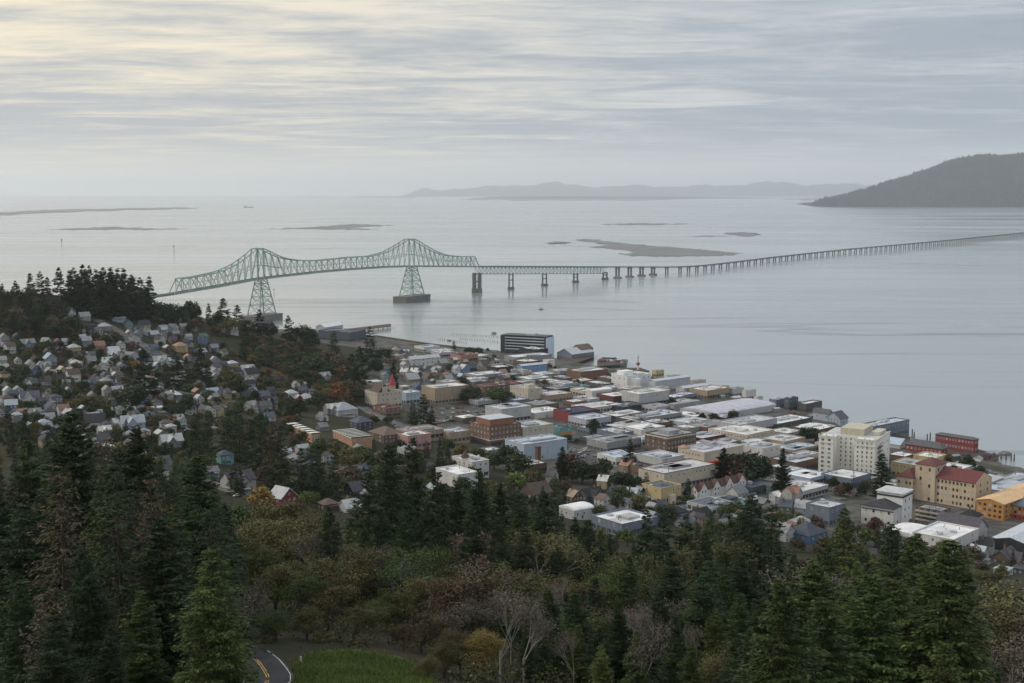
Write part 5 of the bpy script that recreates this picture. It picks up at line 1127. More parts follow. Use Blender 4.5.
# ------------------------------------------------------------------ houses, read off the photograph
# px, py, width px, storeys, wall, roof, form, extra rotation, label, ref
HL = [
 (17, 290, 17, 2, 'grey', 'dark grey', 'h', 0, 'large grey ridge top house beneath a lone conifer', 'the ridge top house'), (25, 304, 11, 1, 'white', 'white', 'f', 0, 'low white flat roofed house high on the wooded ridge', None), (38, 293, 9, 1, 'tan', 'grey', 'h', 0, None, None),
 (68, 317, 17, 2, 'white', 'dark grey', 'c', 20, 'white gabled house with dark roof below the ridge conifers', 'the white ridge house'), (84, 319, 13, 1, 'pale grey', 'grey', 'G', 0, None, None),
 (87, 328, 20, 1, 'dark grey', 'charcoal', 'f', 0, 'long dark flat house beside the steep street', None), (104, 329, 14, 1, 'grey', 'pale grey', 'h', 0, None, None), (117, 320, 17, 1, 'pale blue', 'white', 'f', 0, 'pale blue low house at the top of the steep street', 'the pale blue street top house'),
 (128, 326, 10, 1, 'teal', 'dark grey', 'g', 0, 'small teal house right of the steep street', 'the teal house'), (144, 327, 13, 1, 'yellow', 'charcoal', 'G', 0, 'yellow house with charcoal roof near the ridge trees', 'the yellow ridge house'), (147, 334, 11, 1, 'white', 'grey', 'g', 0, None, None),
 (163, 331, 10, 1, 'pale blue', 'grey', 'G', 0, None, None), (173, 330, 10, 1, 'white', 'grey', 'g', 30, None, None), (183, 329, 9, 1, 'pale grey', 'grey', 'G', 0, None, None), (193, 330, 9, 1, 'grey', 'dark grey', 'g', 0, None, None),
 (4, 343, 10, 2, 'lavender', 'grey', 'g', 0, None, None), (6, 348, 10, 1, 'white', 'silver', 'c', 0, None, None), (28, 349, 17, 2, 'grey blue', 'grey', 'c', 0, 'grey blue house with paired gables at the foot of the woods', 'the twin gabled grey house'), (46, 347, 10, 2, 'pale grey', 'grey', 'g', 40, None, None), (58, 348, 10, 2, 'grey', 'brown', 'g', 0, None, None),
 (59, 353, 8, 1, 'maroon', 'charcoal', 'g', 0, 'small maroon house in the crowded hillside rows', None), (74, 353, 14, 2, 'tan', 'pale grey', 'h', 0, None, None), (86, 346, 12, 2, 'grey', 'grey', 'G', 0, None, None), (99, 351, 13, 2, 'pink', 'salmon', 'G', 0, 'pink two storey house with red roof on the hillside', 'the pink house'),
 (121, 350, 9, 2, 'white', 'grey', 'g', 0, None, None), (113, 354, 14, 1, 'white', 'pale grey', 'G', 0, None, None), (130, 362, 17, 2, 'white', 'grey', 'm', 30, 'white barn roofed house with blue window', 'the white barn roofed house'), (80, 361, 15, 2, 'yellow', 'charcoal', 'c', 0, 'yellow house with dark roof below the pink house', 'the yellow hillside house'),
 (91, 363, 11, 1, 'white', 'grey', 'G', 0, None, None), (107, 364, 12, 1, 'mint', 'mint', 'G', 0, 'low mint green house beside the yellow hillside house', None), (50, 364, 14, 2, 'pale blue', 'pale blue', 'g', 0, 'pale blue tall gabled house on the lower hillside', 'the pale blue gabled house'), (41, 368, 9, 1, 'blue', 'grey', 'g', 0, None, None), (46, 371, 12, 2, 'pale blue', 'grey', 'c', 0, None, None),
 (76, 369, 13, 2, 'pale blue', 'white', 'h', 0, None, None), (62, 374, 13, 1, 'yellow', 'cream', 'g', 0, None, None), (73, 380, 15, 2, 'white', 'brown', 'G', 0, None, None), (97, 374, 7, 2, 'cream', 'brown', 'g', 0, None, None), (103, 372, 9, 2, 'white', 'dark grey', 'g', 0, None, None), (5, 380, 11, 2, 'yellow', 'charcoal', 'h', 0, 'yellow two storey house at the photo edge', 'the yellow edge house'),
 (8, 397, 10, 2, 'pale blue', 'white', 'g', 0, None, None), (14, 400, 9, 2, 'sky blue', 'slate', 'G', 0, 'bright blue house beside the big grey roofed house', 'the bright blue house'), (30, 404, 23, 2, 'white', 'slate', 'c', -8, 'large white house with slate roof and broad porch by the curving street', 'the large porch house'), (29, 383, 12, 1, 'pale grey', 'grey', 'h', 0, None, None), (45, 384, 14, 1, 'lavender', 'purple grey', 'G', 0, None, None),
 (68, 397, 8, 2, 'pale blue', 'grey', 'g', 0, None, None), (52, 414, 15, 2, 'mint', 'slate', 'g', 0, None, None), (63, 416, 13, 2, 'white', 'salmon', 'G', 0, 'white house with salmon roof left of the tallest near conifer', 'the salmon roofed house'), (90, 390, 14, 2, 'grey blue', 'slate', 'c', 0, None, None), (92, 399, 10, 1, 'white', 'grey', 'g', 0, None, None), (106, 387, 13, 2, 'grey', 'grey', 'h', 0, None, None), (107, 396, 10, 2, 'pale grey', 'grey', 'g', 0, None, None), (117, 394, 14, 1, 'pale grey', 'lavender', 'G', 0, None, None), (118, 379, 11, 1, 'white', 'dark grey', 'G', 0, None, None),
 (95, 429, 24, 2, 'white', 'charcoal', 'G', -22, 'long white house with charcoal roof beyond the tall conifer', 'the long white house'), (105, 438, 15, 2, 'white', 'white', 'c', 0, None, None), (133, 430, 28, 2, 'pale blue', 'silver', 'c', -10, 'wide pale blue house with silver cross gables', 'the silver gabled house'), (112, 413, 22, 1, 'dark grey', 'grey', 'f', 0, 'low dark modern house stepped into the hillside', 'the dark modern house'), (109, 459, 16, 2, 'white', 'white', 'g', 10, 'white steep gabled house framed by near conifers', None), (122, 452, 15, 1, 'yellow', 'tan', 'G', 0, None, None), (141, 411, 14, 1, 'tan', 'grey', 'h', 0, None, None), (145, 406, 10, 1, 'grey', 'blue', 'h', 0, 'grey house with bright blue roof', None),
 (160, 344, 10, 2, 'white', 'dark grey', 'g', 25, None, None), (180, 351, 15, 2, 'yellow', 'salmon', 'h', 0, 'pale yellow square house with tan roof below the ridge road', 'the pale yellow square house'), (203, 344, 10, 3, 'blue', 'green', 'G', 0, 'tall blue house with white upper floor on the hillside', 'the tall blue house'), (214, 350, 12, 2, 'red', 'charcoal', 'G', 0, 'bright red house with dark roof beside the tall blue house', 'the bright red house'), (154, 353, 10, 2, 'blue', 'slate', 'G', 0, None, None), (160, 363, 17, 1, 'white', 'pale grey', 'c', 0, None, None), (157, 371, 9, 2, 'pale blue', 'white', 'g', 0, None, None),
 (219, 321, 8, 2, 'white', 'dark grey', 'g', 0, 'tall white house peeping between ridge trees near the bridge', None), (229, 333, 18, 1, 'white', 'pale grey', 'G', 0, 'long white roofed house above the brushy slope', 'the long house above the brush'), (248, 372, 17, 1, 'pale blue', 'pale grey', 'c', 0, None, None), (251, 379, 17, 2, 'white', 'charcoal', 'G', 0, 'white house with charcoal roof at the foot of the brushy slope', 'the white house below the brush'), (232, 366, 12, 1, 'tan', 'pale grey', 'h', 0, None, None), (214, 362, 7, 1, 'grey blue', 'white', 'g', 0, None, None),
 (172, 398, 19, 1, 'grey', 'bright white', 'h', 0, 'small house with bright blue and white canopy roof', 'the blue and white canopy'), (158, 389, 12, 1, 'white', 'dark grey', 'c', 0, None, None), (212, 396, 15, 1, 'slate', 'pale blue', 'G', 0, 'slate house with pale blue metal roof', 'the blue metal roofed house'), (225, 400, 15, 2, 'yellow', 'slate', 'c', 0, 'yellow house with slate roof and orange shrub', 'the yellow slate roofed house'), (247, 398, 17, 1, 'yellow', 'charcoal', 'h', 0, None, None), (263, 399, 15, 1, 'maroon', 'slate', 'G', 0, None, None), (296, 390, 8, 2, 'white', 'grey', 'g', 0, None, None), (291, 399, 14, 2, 'white', 'pale grey', 'h', 0, None, None), (298, 401, 9, 1, 'red', 'white', 'g', 0, None, None),
 (158, 411, 14, 1, 'tan', 'bright white', 'f', 0, None, None), (218, 416, 11, 2, 'yellow', 'dark grey', 'g', 30, None, None), (252, 411, 14, 2, 'white', 'grey', 'c', 20, None, None), (265, 412, 14, 2, 'grey', 'dark grey', 'G', 0, None, None), (269, 420, 13, 1, 'white', 'slate', 'G', 0, None, None), (182, 427, 9, 2, 'mint', 'grey', 'g', 0, 'slim pale green house with pointed gable', None), (171, 434, 11, 2, 'white', 'white', 'h', 0, None, None), (172, 449, 26, 2, 'grey', 'pale grey', 'c', -6, 'large grey house with pale roof above the near conifers', 'the large pale roofed house'), (160, 474, 24, 2, 'grey blue', 'slate', 'G', 0, 'grey blue house with broad slate roof behind near conifers', 'the broad slate roof'), (169, 479, 11, 2, 'white', 'charcoal', 'g', 20, None, None), (213, 432, 9, 1, 'pink', 'grey', 'h', 0, None, None),
 (225, 463, 17, 2, 'teal', 'slate', 'h', 0, 'teal grey house with white chimney behind the large white house', 'the teal grey house'), (240, 490, 36, 2, 'white', 'purple grey', 'c', 4, 'large white house with dark purple roof and round arched bays', 'the large white house'), (212, 476, 14, 1, 'pale blue', 'grey', 'G', 0, None, None),
 (283, 507, 26, 2, 'red', 'pale grey', 'g', 14, 'red barn-like house with grey gabled roof at the forest edge', 'the red gabled house'), (306, 401, 18, 1, 'pale blue', 'pale grey', 'h', 0, None, None), (302, 396, 12, 2, 'maroon', 'slate', 'G', 0, None, None), (343, 415, 28, 2, 'pale grey', 'silver', 'h', 0, 'rambling pale grey mansion with many roofs', 'the pale grey mansion'), (332, 414, 16, 2, 'grey', 'pale grey', 'c', 0, None, None), (322, 420, 12, 1, 'white', 'grey', 'g', 0, None, None), (361, 428, 22, 2, 'slate', 'slate', 'h', 0, 'dark slate house with complex roof by the steep side street', 'the dark slate house'), (322, 430, 12, 1, 'grey', 'grey', 'G', 0, None, None),
 (378, 467, 15, 2, 'white', 'slate', 'g', 25, 'white gable with slate roof behind conifer tops', 'the white slate gable'), (343, 480, 16, 2, 'white', 'salmon', 'h', 0, 'white house with pinkish roof above the forest edge', 'the pink roofed house'), (360, 478, 19, 2, 'slate', 'slate', 'c', 0, None, None), (357, 494, 24, 1, 'dark grey', 'purple grey', 'G', 0, None, None), (376, 492, 16, 1, 'brown', 'dark grey', 'h', 0, None, None), (350, 512, 22, 1, 'pale grey', 'pale grey', 'G', 0, 'house with pale roof half buried in forest trees', None), (328, 509, 20, 1, 'brown', 'brown', 'h', 0, None, None), (362, 519, 16, 1, 'rust red', 'maroon', 'h', 0, None, None),
 (294, 463, 16, 1, 'white', 'grey', 'g', 30, None, None), (306, 470, 14, 1, 'slate', 'slate', 'h', 0, None, None), (286, 455, 11, 1, 'white', 'silver', 'G', 0, None, None),
 (310, 341, 18, 2, 'white', 'slate', 'G', 0, 'white house with slate roof alone on the wooded point', 'the white house on the point'), (374, 384, 16, 1, 'white', 'white', 'f', 0, 'low bright white house above the red spire', None), (370, 362, 7, 3, 'pale grey', 'grey', 'g', 0, None, None), (385, 374, 9, 2, 'grey blue', 'slate', 'h', 0, None, None), (396, 352, 12, 1, 'tan', 'tan', 'h', 0, None, None), (330, 375, 10, 2, 'grey', 'grey', 'g', 0, None, None), (325, 381, 14, 2, 'pale grey', 'grey', 'c', 0, None, None), (305, 388, 8, 1, 'white', 'grey', 'g', 0, None, None), (312, 394, 10, 1, 'grey', 'dark grey', 'h', 0, None, None), (338, 396, 11, 1, 'grey blue', 'slate', 'g', 0, None, None),
 (405, 374, 10, 1, 'white', 'white', 'g', 30, None, None), (415, 374, 10, 1, 'white', 'white', 'g', 30, None, None), (417, 364, 12, 2, 'white', 'silver', 'c', 0, None, None), (411, 381, 17, 1, 'tan', 'pale grey', 'G', 0, None, None), (464, 373, 11, 2, 'sky blue', 'white', 'g', 0, 'light blue tall gabled house beside charcoal stores', 'the light blue gabled house'), (457, 373, 10, 2, 'white', 'silver', 'g', 0, None, None), (428, 380, 12, 1, 'brown', 'brown', 'g', 0, None, None), (436, 375, 12, 1, 'tan', 'brown', 'h', 0, None, None), (418, 389, 12, 1, 'blue', 'slate', 'g', 0, None, None), (448, 381, 11, 1, 'slate', 'grey', 'G', 0, None, None), (404, 389, 10, 1, 'cream', 'white', 'f', 0, None, None), (442, 365, 12, 1, 'grey', 'grey', 'G', 0, None, None), (484, 366, 12, 1, 'grey', 'brown', 'G', 0, None, None), (500, 387, 10, 1, 'tan', 'grey', 'h', 0, None, None), (470, 370, 12, 1, 'navy', 'slate', 'G', 0, None, None),
 (552, 487, 13, 3, 'white', 'dark grey', 'g', 30, 'tall white chapel gable joined to a brown roof', 'the white chapel'), (536, 500, 30, 2, 'brown', 'brown', 'G', 0, 'broad brown roofed hall beside the white chapel', 'the broad brown roof'), (574, 504, 16, 2, 'brown', 'tan', 'g', 0, None, None), (592, 503, 26, 2, 'slate', 'charcoal', 'c', 0, 'large slate house with many dark gables', 'the many gabled slate house'), (614, 500, 17, 2, 'grey blue', 'slate', 'G', 0, None, None), (632, 502, 17, 2, 'pale grey', 'silver', 'g', 25, 'silver roofed house with pale steep gable', 'the silver gable'), (604, 488, 14, 2, 'yellow', 'white', 'g', 25, None, None), (634, 487, 12, 2, 'pale grey', 'grey', 'g', 0, None, None), (651, 481, 8, 1, 'white', 'white', 'g', 30, None, None), (646, 508, 16, 2, 'grey', 'grey', 'h', 0, None, None), (628, 472, 16, 2, 'tan', 'salmon', 'g', 0, 'tan house with salmon gable roof beneath the tall tree', None), (660, 509, 14, 1, 'rust red', 'slate', 'G', 0, None, None), (640, 499, 11, 2, 'purple grey', 'grey', 'g', 0, None, None), (622, 515, 16, 1, 'grey', 'dark grey', 'h', 0, None, None), (656, 494, 9, 2, 'white', 'pale grey', 'c', 0, None, None),
 (676, 516, 22, 1, 'slate', 'charcoal', 'h', 0, None, None), (700, 520, 24, 1, 'grey', 'charcoal', 'G', 0, None, None), (684, 527, 18, 1, 'grey', 'slate', 'G', 0, None, None), (736, 520, 18, 1, 'white', 'salmon', 'c', 0, 'white house with pinkish roof beside near conifers', None), (712, 512, 10, 1, 'tan', 'brown', 'g', 0, None, None), (737, 500, 20, 2, 'white', 'grey', 'G', 0, None, None), (752, 502, 16, 1, 'pale grey', 'slate', 'c', 0, None, None), (770, 494, 8, 2, 'teal', 'dark grey', 'g', 0, 'narrow teal house beside the poplar', 'the narrow teal house'), (776, 503, 13, 2, 'white', 'white', 'c', 0, None, None), (786, 514, 17, 2, 'green', 'slate', 'g', 25, None, None), (793, 499, 20, 2, 'white', 'salmon', 'c', 0, 'white house with salmon cross gabled roof', 'the salmon cross gable'), (803, 515, 19, 2, 'white', 'pale grey', 'g', 20, 'white house with twin front gables', 'the twin gabled white house'), (815, 516, 13, 2, 'brown', 'maroon', 'g', 10, None, None), (800, 528, 30, 1, 'pale grey', 'silver', 'h', 0, 'low house with broad silver hipped roof', 'the broad silver roof'), (806, 541, 38, 2, 'blue', 'slate', 'h', 0, 'dark blue porch house half hidden by conifers', 'the dark blue house'), (845, 534, 18, 1, 'brown', 'purple grey', 'G', 0, None, None), (784, 540, 20, 2, 'pale grey', 'grey', 'g', 0, None, None),
 (970, 524, 24, 2, 'cream', 'charcoal', 'h', 0, 'cream house with charcoal hipped roof before the tan block', 'the cream hipped house'), (950, 526, 20, 2, 'grey', 'slate', 'h', 0, None, None), (986, 553, 18, 2, 'pale grey', 'charcoal', 'g', 15, None, None), (1008, 562, 34, 1, 'brown', 'purple grey', 'c', 0, 'brown house with long dim roof at the edge of town', 'the long dim roof'), (978, 562, 20, 2, 'pale grey', 'silver', 'g', 0, None, None), (1003, 574, 18, 1, 'white', 'mint', 'f', 0, None, None), (1020, 573, 16, 1, 'slate', 'slate', 'h', 0, None, None), (935, 535, 14, 2, 'pale grey', 'slate', 'g', 20, None, None), (915, 534, 14, 2, 'white', 'charcoal', 'g', 0, None, None), (855, 545, 18, 1, 'pale grey', 'silver', 'G', 0, None, None),
]
for h in HL:
    if h[9]: anchor(h[9], h[0], h[1] - 5)
_an = dict((n, (a, b)) for n, a, b in ANCH)
for h in HL: house(h[0], h[1], h[2], h[3], h[4], h[5], h[6], label=h[8], rk=h[7])
# the remaining lots between them
def in_poly(x, y, P):
    c = False; j = len(P) - 1
    for i in range(len(P)):
        if (P[i][1] > y) != (P[j][1] > y) and x < (P[j][0] - P[i][0]) * (y - P[i][1]) / (P[j][1] - P[i][1]) + P[i][0]: c = not c
        j = i
    return c
rh = random.Random(21)
def free(x, y, rad):
    for fx, fy, fr in FOOT:
        if (fx - x) ** 2 + (fy - y) ** 2 < (fr + rad) ** 2: return False
    return True
wallp = ['white'] * 6 + ['pale grey'] * 4 + ['grey'] * 4 + ['pale blue'] * 3 + ['cream'] * 2 + ['tan'] * 2 + ['yellow'] + ['grey blue'] * 3 + ['brown'] + ['mint'] + ['green'] + ['lavender'] * 2 + ['blue', 'brick', 'slate']
roofp = ['grey'] * 5 + ['dark grey'] * 5 + ['slate'] * 4 + ['charcoal'] * 3 + ['pale grey'] * 4 + ['brown'] * 2 + ['silver'] * 2 + ['purple grey'] * 2 + ['salmon']
ZONES = [([(0, 335), (60, 345), (95, 322), (180, 328), (220, 345), (235, 385), (300, 385), (300, 412), (215, 415), (170, 440), (135, 462), (90, 462), (0, 420)], 90), ([(200, 350), (235, 350), (240, 385), (205, 385)], 4), ([(385, 350), (450, 352), (520, 372), (520, 392), (480, 382), (420, 384), (395, 392), (380, 375)], 26),
         ([(300, 375), (345, 375), (350, 400), (300, 400)], 6), ([(560, 490), (690, 505), (700, 528), (600, 525), (560, 512)], 9), ([(285, 450), (320, 450), (330, 500), (300, 490)], 5), ([(380, 452), (432, 460), (440, 500), (385, 505)], 8), ([(690, 505), (770, 500), (790, 535), (700, 530)], 8), ([(850, 535), (1024, 560), (1024, 580), (900, 560)], 6)]
for P, n in ZONES:
    k_ = 0; xs = [a for a, _ in P]; ys = [b for _, b in P]
    for _ in range(n * 40):
        if k_ >= n or HN[0] >= 296: break
        x, y = rh.uniform(min(xs), max(xs)), rh.uniform(min(ys), max(ys))
        if not in_poly(x, y, P): continue
        c = on_ground(x, y)
        wpx = rh.uniform(8.5, 12.5) * 1250 / max(700, proj(c)[2])
        rad = wpx * proj(c)[2] / F * .40
        if not free(c[0], c[1], rad): continue
        house(x, y, wpx, rh.choice((1, 1, 2, 2)), rh.choice(wallp), rh.choice(roofp), rh.choice('ggGGGchh'), rk=rh.choice((0, 0, 0, 90, -15, 12))); k_ += 1

# past three hundred: the smallest remaining houses of the slope, one mass
RM = []; rm = random.Random(77)
def mass_house(x, y, m, cols):
    c = on_ground(x, y); sc_ = proj(c)[2] / F; wd = rm.uniform(8, 11.5) * 1250 / max(700, proj(c)[2]) * sc_ * .7
    if not free(c[0], c[1], wd * .30): return False
    FOOT.append((c[0], c[1], wd * .55)); r = grid_rot(x) + rm.choice((0, 0, pi / 2)); dp_ = wd * rm.uniform(.9, 1.3); e = rm.choice((3.2, 3.2, 5.6)); rh_ = wd * rm.uniform(.3, .45); a, b_ = wd / 2, dp_ / 2
    j1, j2 = rm.uniform(.5, .75), rm.uniform(.5, .85); w0, r0 = PAL[rm.choice(wallp)], PAL[rm.choice(roofp)]; wl = tuple(v * j1 for v in w0); rf_ = tuple(v * j2 for v in r0)
    q = MB(); q.extr([(-a, -4), (a, -4), (a, e), (0, e + rh_), (-a, e)], 'y', -b_, b_); n0 = len(q.f); kk = rh_ / a
    q.extr([(-a - .4, e - .4 * kk + .02), (0, e + rh_ + .02), (a + .4, e - .4 * kk + .02), (a + .4, e - .4 * kk + .3), (0, e + rh_ + .35), (-a - .4, e - .4 * kk + .3)], 'y', -b_ - .4, b_ + .4); n1 = len(q.f)
    for z in ([1.7] if e < 4 else [1.7, 4.3]):
        for u in (-.5, .5): q.box(u * a - .5, u * a + .5, -b_ - .04, -b_ + .02, z - .7, z + .7); q.box(-a - .04, -a + .02, u * b_ - .5, u * b_ + .5, z - .7, z + .7)
    n2 = len(q.f); vs = [(c[0] + px * cos(r) - py * sin(r), c[1] + px * sin(r) + py * cos(r), c[2] + pz) for px, py, pz in q.v]
    m.add(vs, q.f); cols.extend([wl] * n0 + [rf_] * (n1 - n0) + [(.03, .033, .037)] * (n2 - n1)); return True
m = MB(); fc = []
for P, n in (([(0, 335), (60, 345), (95, 322), (180, 326), (225, 345), (240, 385), (300, 385), (300, 412), (215, 418), (170, 445), (135, 465), (60, 455), (0, 425)], 105), ([(385, 350), (450, 352), (520, 372), (520, 392), (480, 382), (420, 384), (395, 392), (380, 375)], 40), ([(285, 450), (440, 455), (440, 500), (290, 500)], 14), ([(560, 488), (770, 500), (800, 535), (700, 532), (580, 520)], 26)):
    k_ = 0; xs = [a for a, _ in P]; ys = [b_ for _, b_ in P]
    for _ in range(n * 30):
        if k_ >= n: break
        x, y = rm.uniform(min(xs), max(xs)), rm.uniform(min(ys), max(ys))
        if in_poly(x, y, P): k_ += bool(mass_house(x, y, m, fc))
mm = bpy.data.materials.new('mixed_housing'); mm.use_nodes = True; t = NT(mm.node_tree); b = t.n['Principled BSDF']; at = t.new('ShaderNodeAttribute'); at.attribute_name = 'tint'
g = t.new('ShaderNodeNewGeometry'); f = t.math('MULTIPLY_ADD', t.noise(g.outputs['Position'], .5, 4), .6, .7); vm = t.new('ShaderNodeVectorMath', operation='SCALE'); t.l.new(at.outputs['Color'], vm.inputs[0]); t.l.new(f, vm.inputs[3]); t.l.new(vm.outputs[0], b.inputs['Base Color']); t.put(b, 'Roughness', .8)
o = m.build('housing', mm); ca = o.data.color_attributes.new('tint', 'FLOAT_COLOR', 'CORNER'); buf = []
for p, c in zip(o.data.polygons, fc): buf += (list(c) + [1.0]) * p.loop_total
ca.data.foreach_set('color', buf); tag(o, 'the many smaller houses packed between the larger ones across the slopes', 'housing', kind='stuff')
# ------------------------------------------------------------------ trees: shared meshes, one thing per tree
def rhombi(C, A, B):
    """leaf faces: centres C, half axes A (length) and B (width)"""
    n = len(C); V = np.empty((n, 4, 3)); V[:, 0] = C - A; V[:, 1] = C + B; V[:, 2] = C + A; V[:, 3] = C - B
    return V.reshape(-1, 3), np.arange(n * 4).reshape(n, 4)
def conifer(seed, whorls, spr, size, R=.17, droop=.3, bare=0.0, low=.08, limbs=True, narrow=1.0, thin=0.0):
    rs = np.random.RandomState(seed); Cs, As, Bs = [], [], []; tr = MB()
    tr.tube((0, 0, -.04), (0, 0, .5), .014, .009, 6); tr.tube((0, 0, .5), (0, 0, .99), .009, .001, 5)
    ph = rs.rand(4) * 6.28
    for w_ in range(whorls):
        t = low + (1 - low) * ((w_ + rs.rand() * .9) / whorls) ** .93
        if t > .985: t = .985
        nb = rs.randint(4, 7) if t < .9 else 4
        for _ in range(nb):
            if rs.rand() < bare * (1 - t): continue
            az = rs.rand() * 6.28; t = min(.985, max(.02, t + rs.normal(0, .9 / whorls)))
            lump = 1 + .22 * sin(3 * az + ph[0] + 9 * t) + .2 * sin(2 * az + ph[1] - 17 * t)
            L = R * narrow * ((1 - t) ** .66 * .90 + .03) * lump * rs.uniform(.62, 1.18)
            if t < .25: L *= .55 + 1.8 * t
            d = np.array([cos(az), sin(az), 0]); el = -droop * (1.1 - t) + .35 * t * t + rs.normal(0, .1)
            n = max(3, int(spr * (L / R + .18)))
            s = rs.uniform(.18, 1.03, n) ** .8
            side = np.cross(d, [0, 0, 1]); off = rs.normal(0, .24, n) * (1.08 - s * .75)
            hang = -np.abs(rs.normal(0, .10, n)) * (.6 + droop)
            P = d[None] * (s * L)[:, None] + side[None] * (off * L)[:, None]
            P[:, 2] = t + s * L * math.tan(el) * .9 + (s ** 2) * L * .18 * (1 if droop > .2 else .4) + hang * L * .7
            fwd = d[None] * rs.uniform(.5, 1, n)[:, None] + side[None] * (np.sign(off) * rs.uniform(.1, .9, n))[:, None]
            fwd[:, 2] += -droop * rs.uniform(0, 1.3, n) + .1
            fwd /= np.linalg.norm(fwd, axis=1)[:, None]
            nrm = np.array([0, 0, 1.]) + rs.normal(0, .55, (n, 3)); wv_ = np.cross(fwd, nrm); wv_ /= np.linalg.norm(wv_, axis=1)[:, None]
            sz = size * rs.uniform(.6, 1.35, n) * (.62 + .38 * (1 - t))
            keep = rs.rand(n) > thin
            Cs.append(P[keep]); As.append((fwd * sz[:, None])[keep]); Bs.append((wv_ * sz[:, None] * rs.uniform(.22, .42, n)[:, None])[keep])
            if limbs and rs.rand() < (.5 if thin == 0 else 1):
                e1 = d * L * .95; e1[2] = t + L * math.tan(el) * .85 + (.16 * L if droop > .2 else 0); mid = d * L * .5; mid[2] = t + .5 * L * math.tan(el) * .9 - .02 * L
                tr.tube((0, 0, t), mid, .0032 * (1.2 - t), .0022 * (1.2 - t), 3); tr.tube(mid, e1, .0022 * (1.2 - t), .0007, 3)
    V, Q = rhombi(np.concatenate(Cs), np.concatenate(As), np.concatenate(Bs))
    return V, Q, tr
def broadleaf(seed, depth, leaves, size, spread=.55, sparse=0.0, low=.22, twig=True, ratio=.74, lean=.0, trunk=.016):
    rs = np.random.RandomState(seed); tr = MB(); tips = []
    def grow(p, d, L, r, k):
        q = p + d * L
        tr.tube(p, q, r, r * .72, 5 if k == depth else 3)
        if k == 0: tips.append((q, d)); return
        if k <= depth - 2: tips.append((q, d))
        for i in range(3 if (k >= depth - 1 or rs.rand() < .55) else 2):
            nd = d + rs.normal(0, spread, 3) + np.array([0, 0, .16]); nd /= np.linalg.norm(nd)
            grow(p + d * L * rs.uniform(.72, 1.0), nd, L * ratio * rs.uniform(.8, 1.15), r * .6, k - 1)
    grow(np.zeros(3) - [0, 0, .03], np.array([lean, rs.normal(0, .03), 1.0]), low + .03, trunk, depth)
    T = np.array([t for t, _ in tips]); top = T[:, 2].max()
    T /= top; sc_ = 1 / top
    tr.v = [(x * sc_, y * sc_, z * sc_) for x, y, z in tr.v]
    n = int(leaves); idx = rs.randint(0, len(T), n)
    wt = rs.rand(len(T)) > sparse; idx = idx[wt[idx]]
    n = len(idx); Pn = T[idx] + rs.normal(0, .042, (n, 3)) * np.array([1.15, 1.15, .85])
    a = rs.normal(0, 1, (n, 3)); a[:, 2] *= .6; a /= np.linalg.norm(a, axis=1)[:, None]
    b_ = np.cross(a, rs.normal(0, 1, (n, 3))); b_ /= np.linalg.norm(b_, axis=1)[:, None]
    sz = size * rs.uniform(.55, 1.4, n)
    V, Q = rhombi(Pn, a * sz[:, None], b_ * sz[:, None] * .62)
    return V, Q, tr
def bake(kind, got, bark, leaf):
    V, Q, tr = got; return (np_mesh(kind + '_crown', V, Q, leaf), tr.mesh(kind + '_trunk', bark))
def lobed(seed, nl, n, size, low=.1, wide=.42, flat=1.0):
    """a full round crown: leaf faces over many overlapping lobes"""
    rs = np.random.RandomState(seed); tr = MB(); tr.tube((0, 0, -.05), (0, 0, .3), .03, .022, 5)
    c = rs.normal(0, 1, (nl, 3)); c /= np.linalg.norm(c, axis=1)[:, None]; c *= rs.uniform(.35, 1, nl)[:, None] ** .6
    zc_ = low + (1 - low) * .48; hz_ = (1 - low) * .40
    ctr = np.stack([c[:, 0] * wide * .72, c[:, 1] * wide * .72, zc_ + c[:, 2] * hz_ * .8], 1)
    ctr[:, :2] *= (1.12 - .5 * np.clip((ctr[:, 2:3] - zc_) / hz_, -.3, 1))
    for q in ctr[:: 2]: tr.tube((0, 0, .22), tuple(q), .014, .004, 3)
    rad = rs.uniform(.11, .21, nl); idx = rs.randint(0, nl, n); u = rs.normal(0, 1, (n, 3)); u /= np.linalg.norm(u, axis=1)[:, None]
    P = ctr[idx] + u * (rad[idx] * rs.uniform(.55, 1.12, n))[:, None] * np.array([1, 1, .85 * flat]); P[:, 2] = np.maximum(P[:, 2], low * .4)
    a = rs.normal(0, 1, (n, 3)); a -= u * (a * u).sum(1)[:, None] * .6; a /= np.linalg.norm(a, axis=1)[:, None]
    b_ = np.cross(a, u + rs.normal(0, .5, (n, 3))); b_ /= np.linalg.norm(b_, axis=1)[:, None]; sz = size * rs.uniform(.55, 1.4, n)
    V, Q = rhombi(P, a * sz[:, None], b_ * sz[:, None] * .6)
    return V, Q, tr
def both(seed, depth, leaves, size, nl, n2, **kw):
    V, Q, tr = broadleaf(seed, depth, leaves, size, **kw); V2, Q2, _ = lobed(seed + 500, nl, n2, size * 1.1, low=.16, wide=.40)
    return np.concatenate([V, V2]), np.concatenate([Q, Q2 + len(V)]), tr
T = {}
T['conifer_near'] = [bake('conifer', conifer(s, 84, 62, .0165, R=r_, droop=d_, low=.04, bare=b_, thin=th_), M_BARK, M_LEAF) for s, r_, d_, b_, th_ in ((1, .22, .35, .1, .05), (2, .19, .25, .25, .1), (3, .26, .5, .15, .1), (4, .17, .3, 0, 0), (5, .23, .6, .35, .15), (6, .245, .4, .2, .12))]
T['conifer_close'] = [bake('conifer', conifer(s, 120, 95, .0118, R=r_, droop=d_, low=.04, bare=b_, thin=.05), M_BARK, M_LEAF) for s, r_, d_, b_ in ((6, .21, .4, .15), (7, .235, .5, .2), (8, .19, .35, .1))]
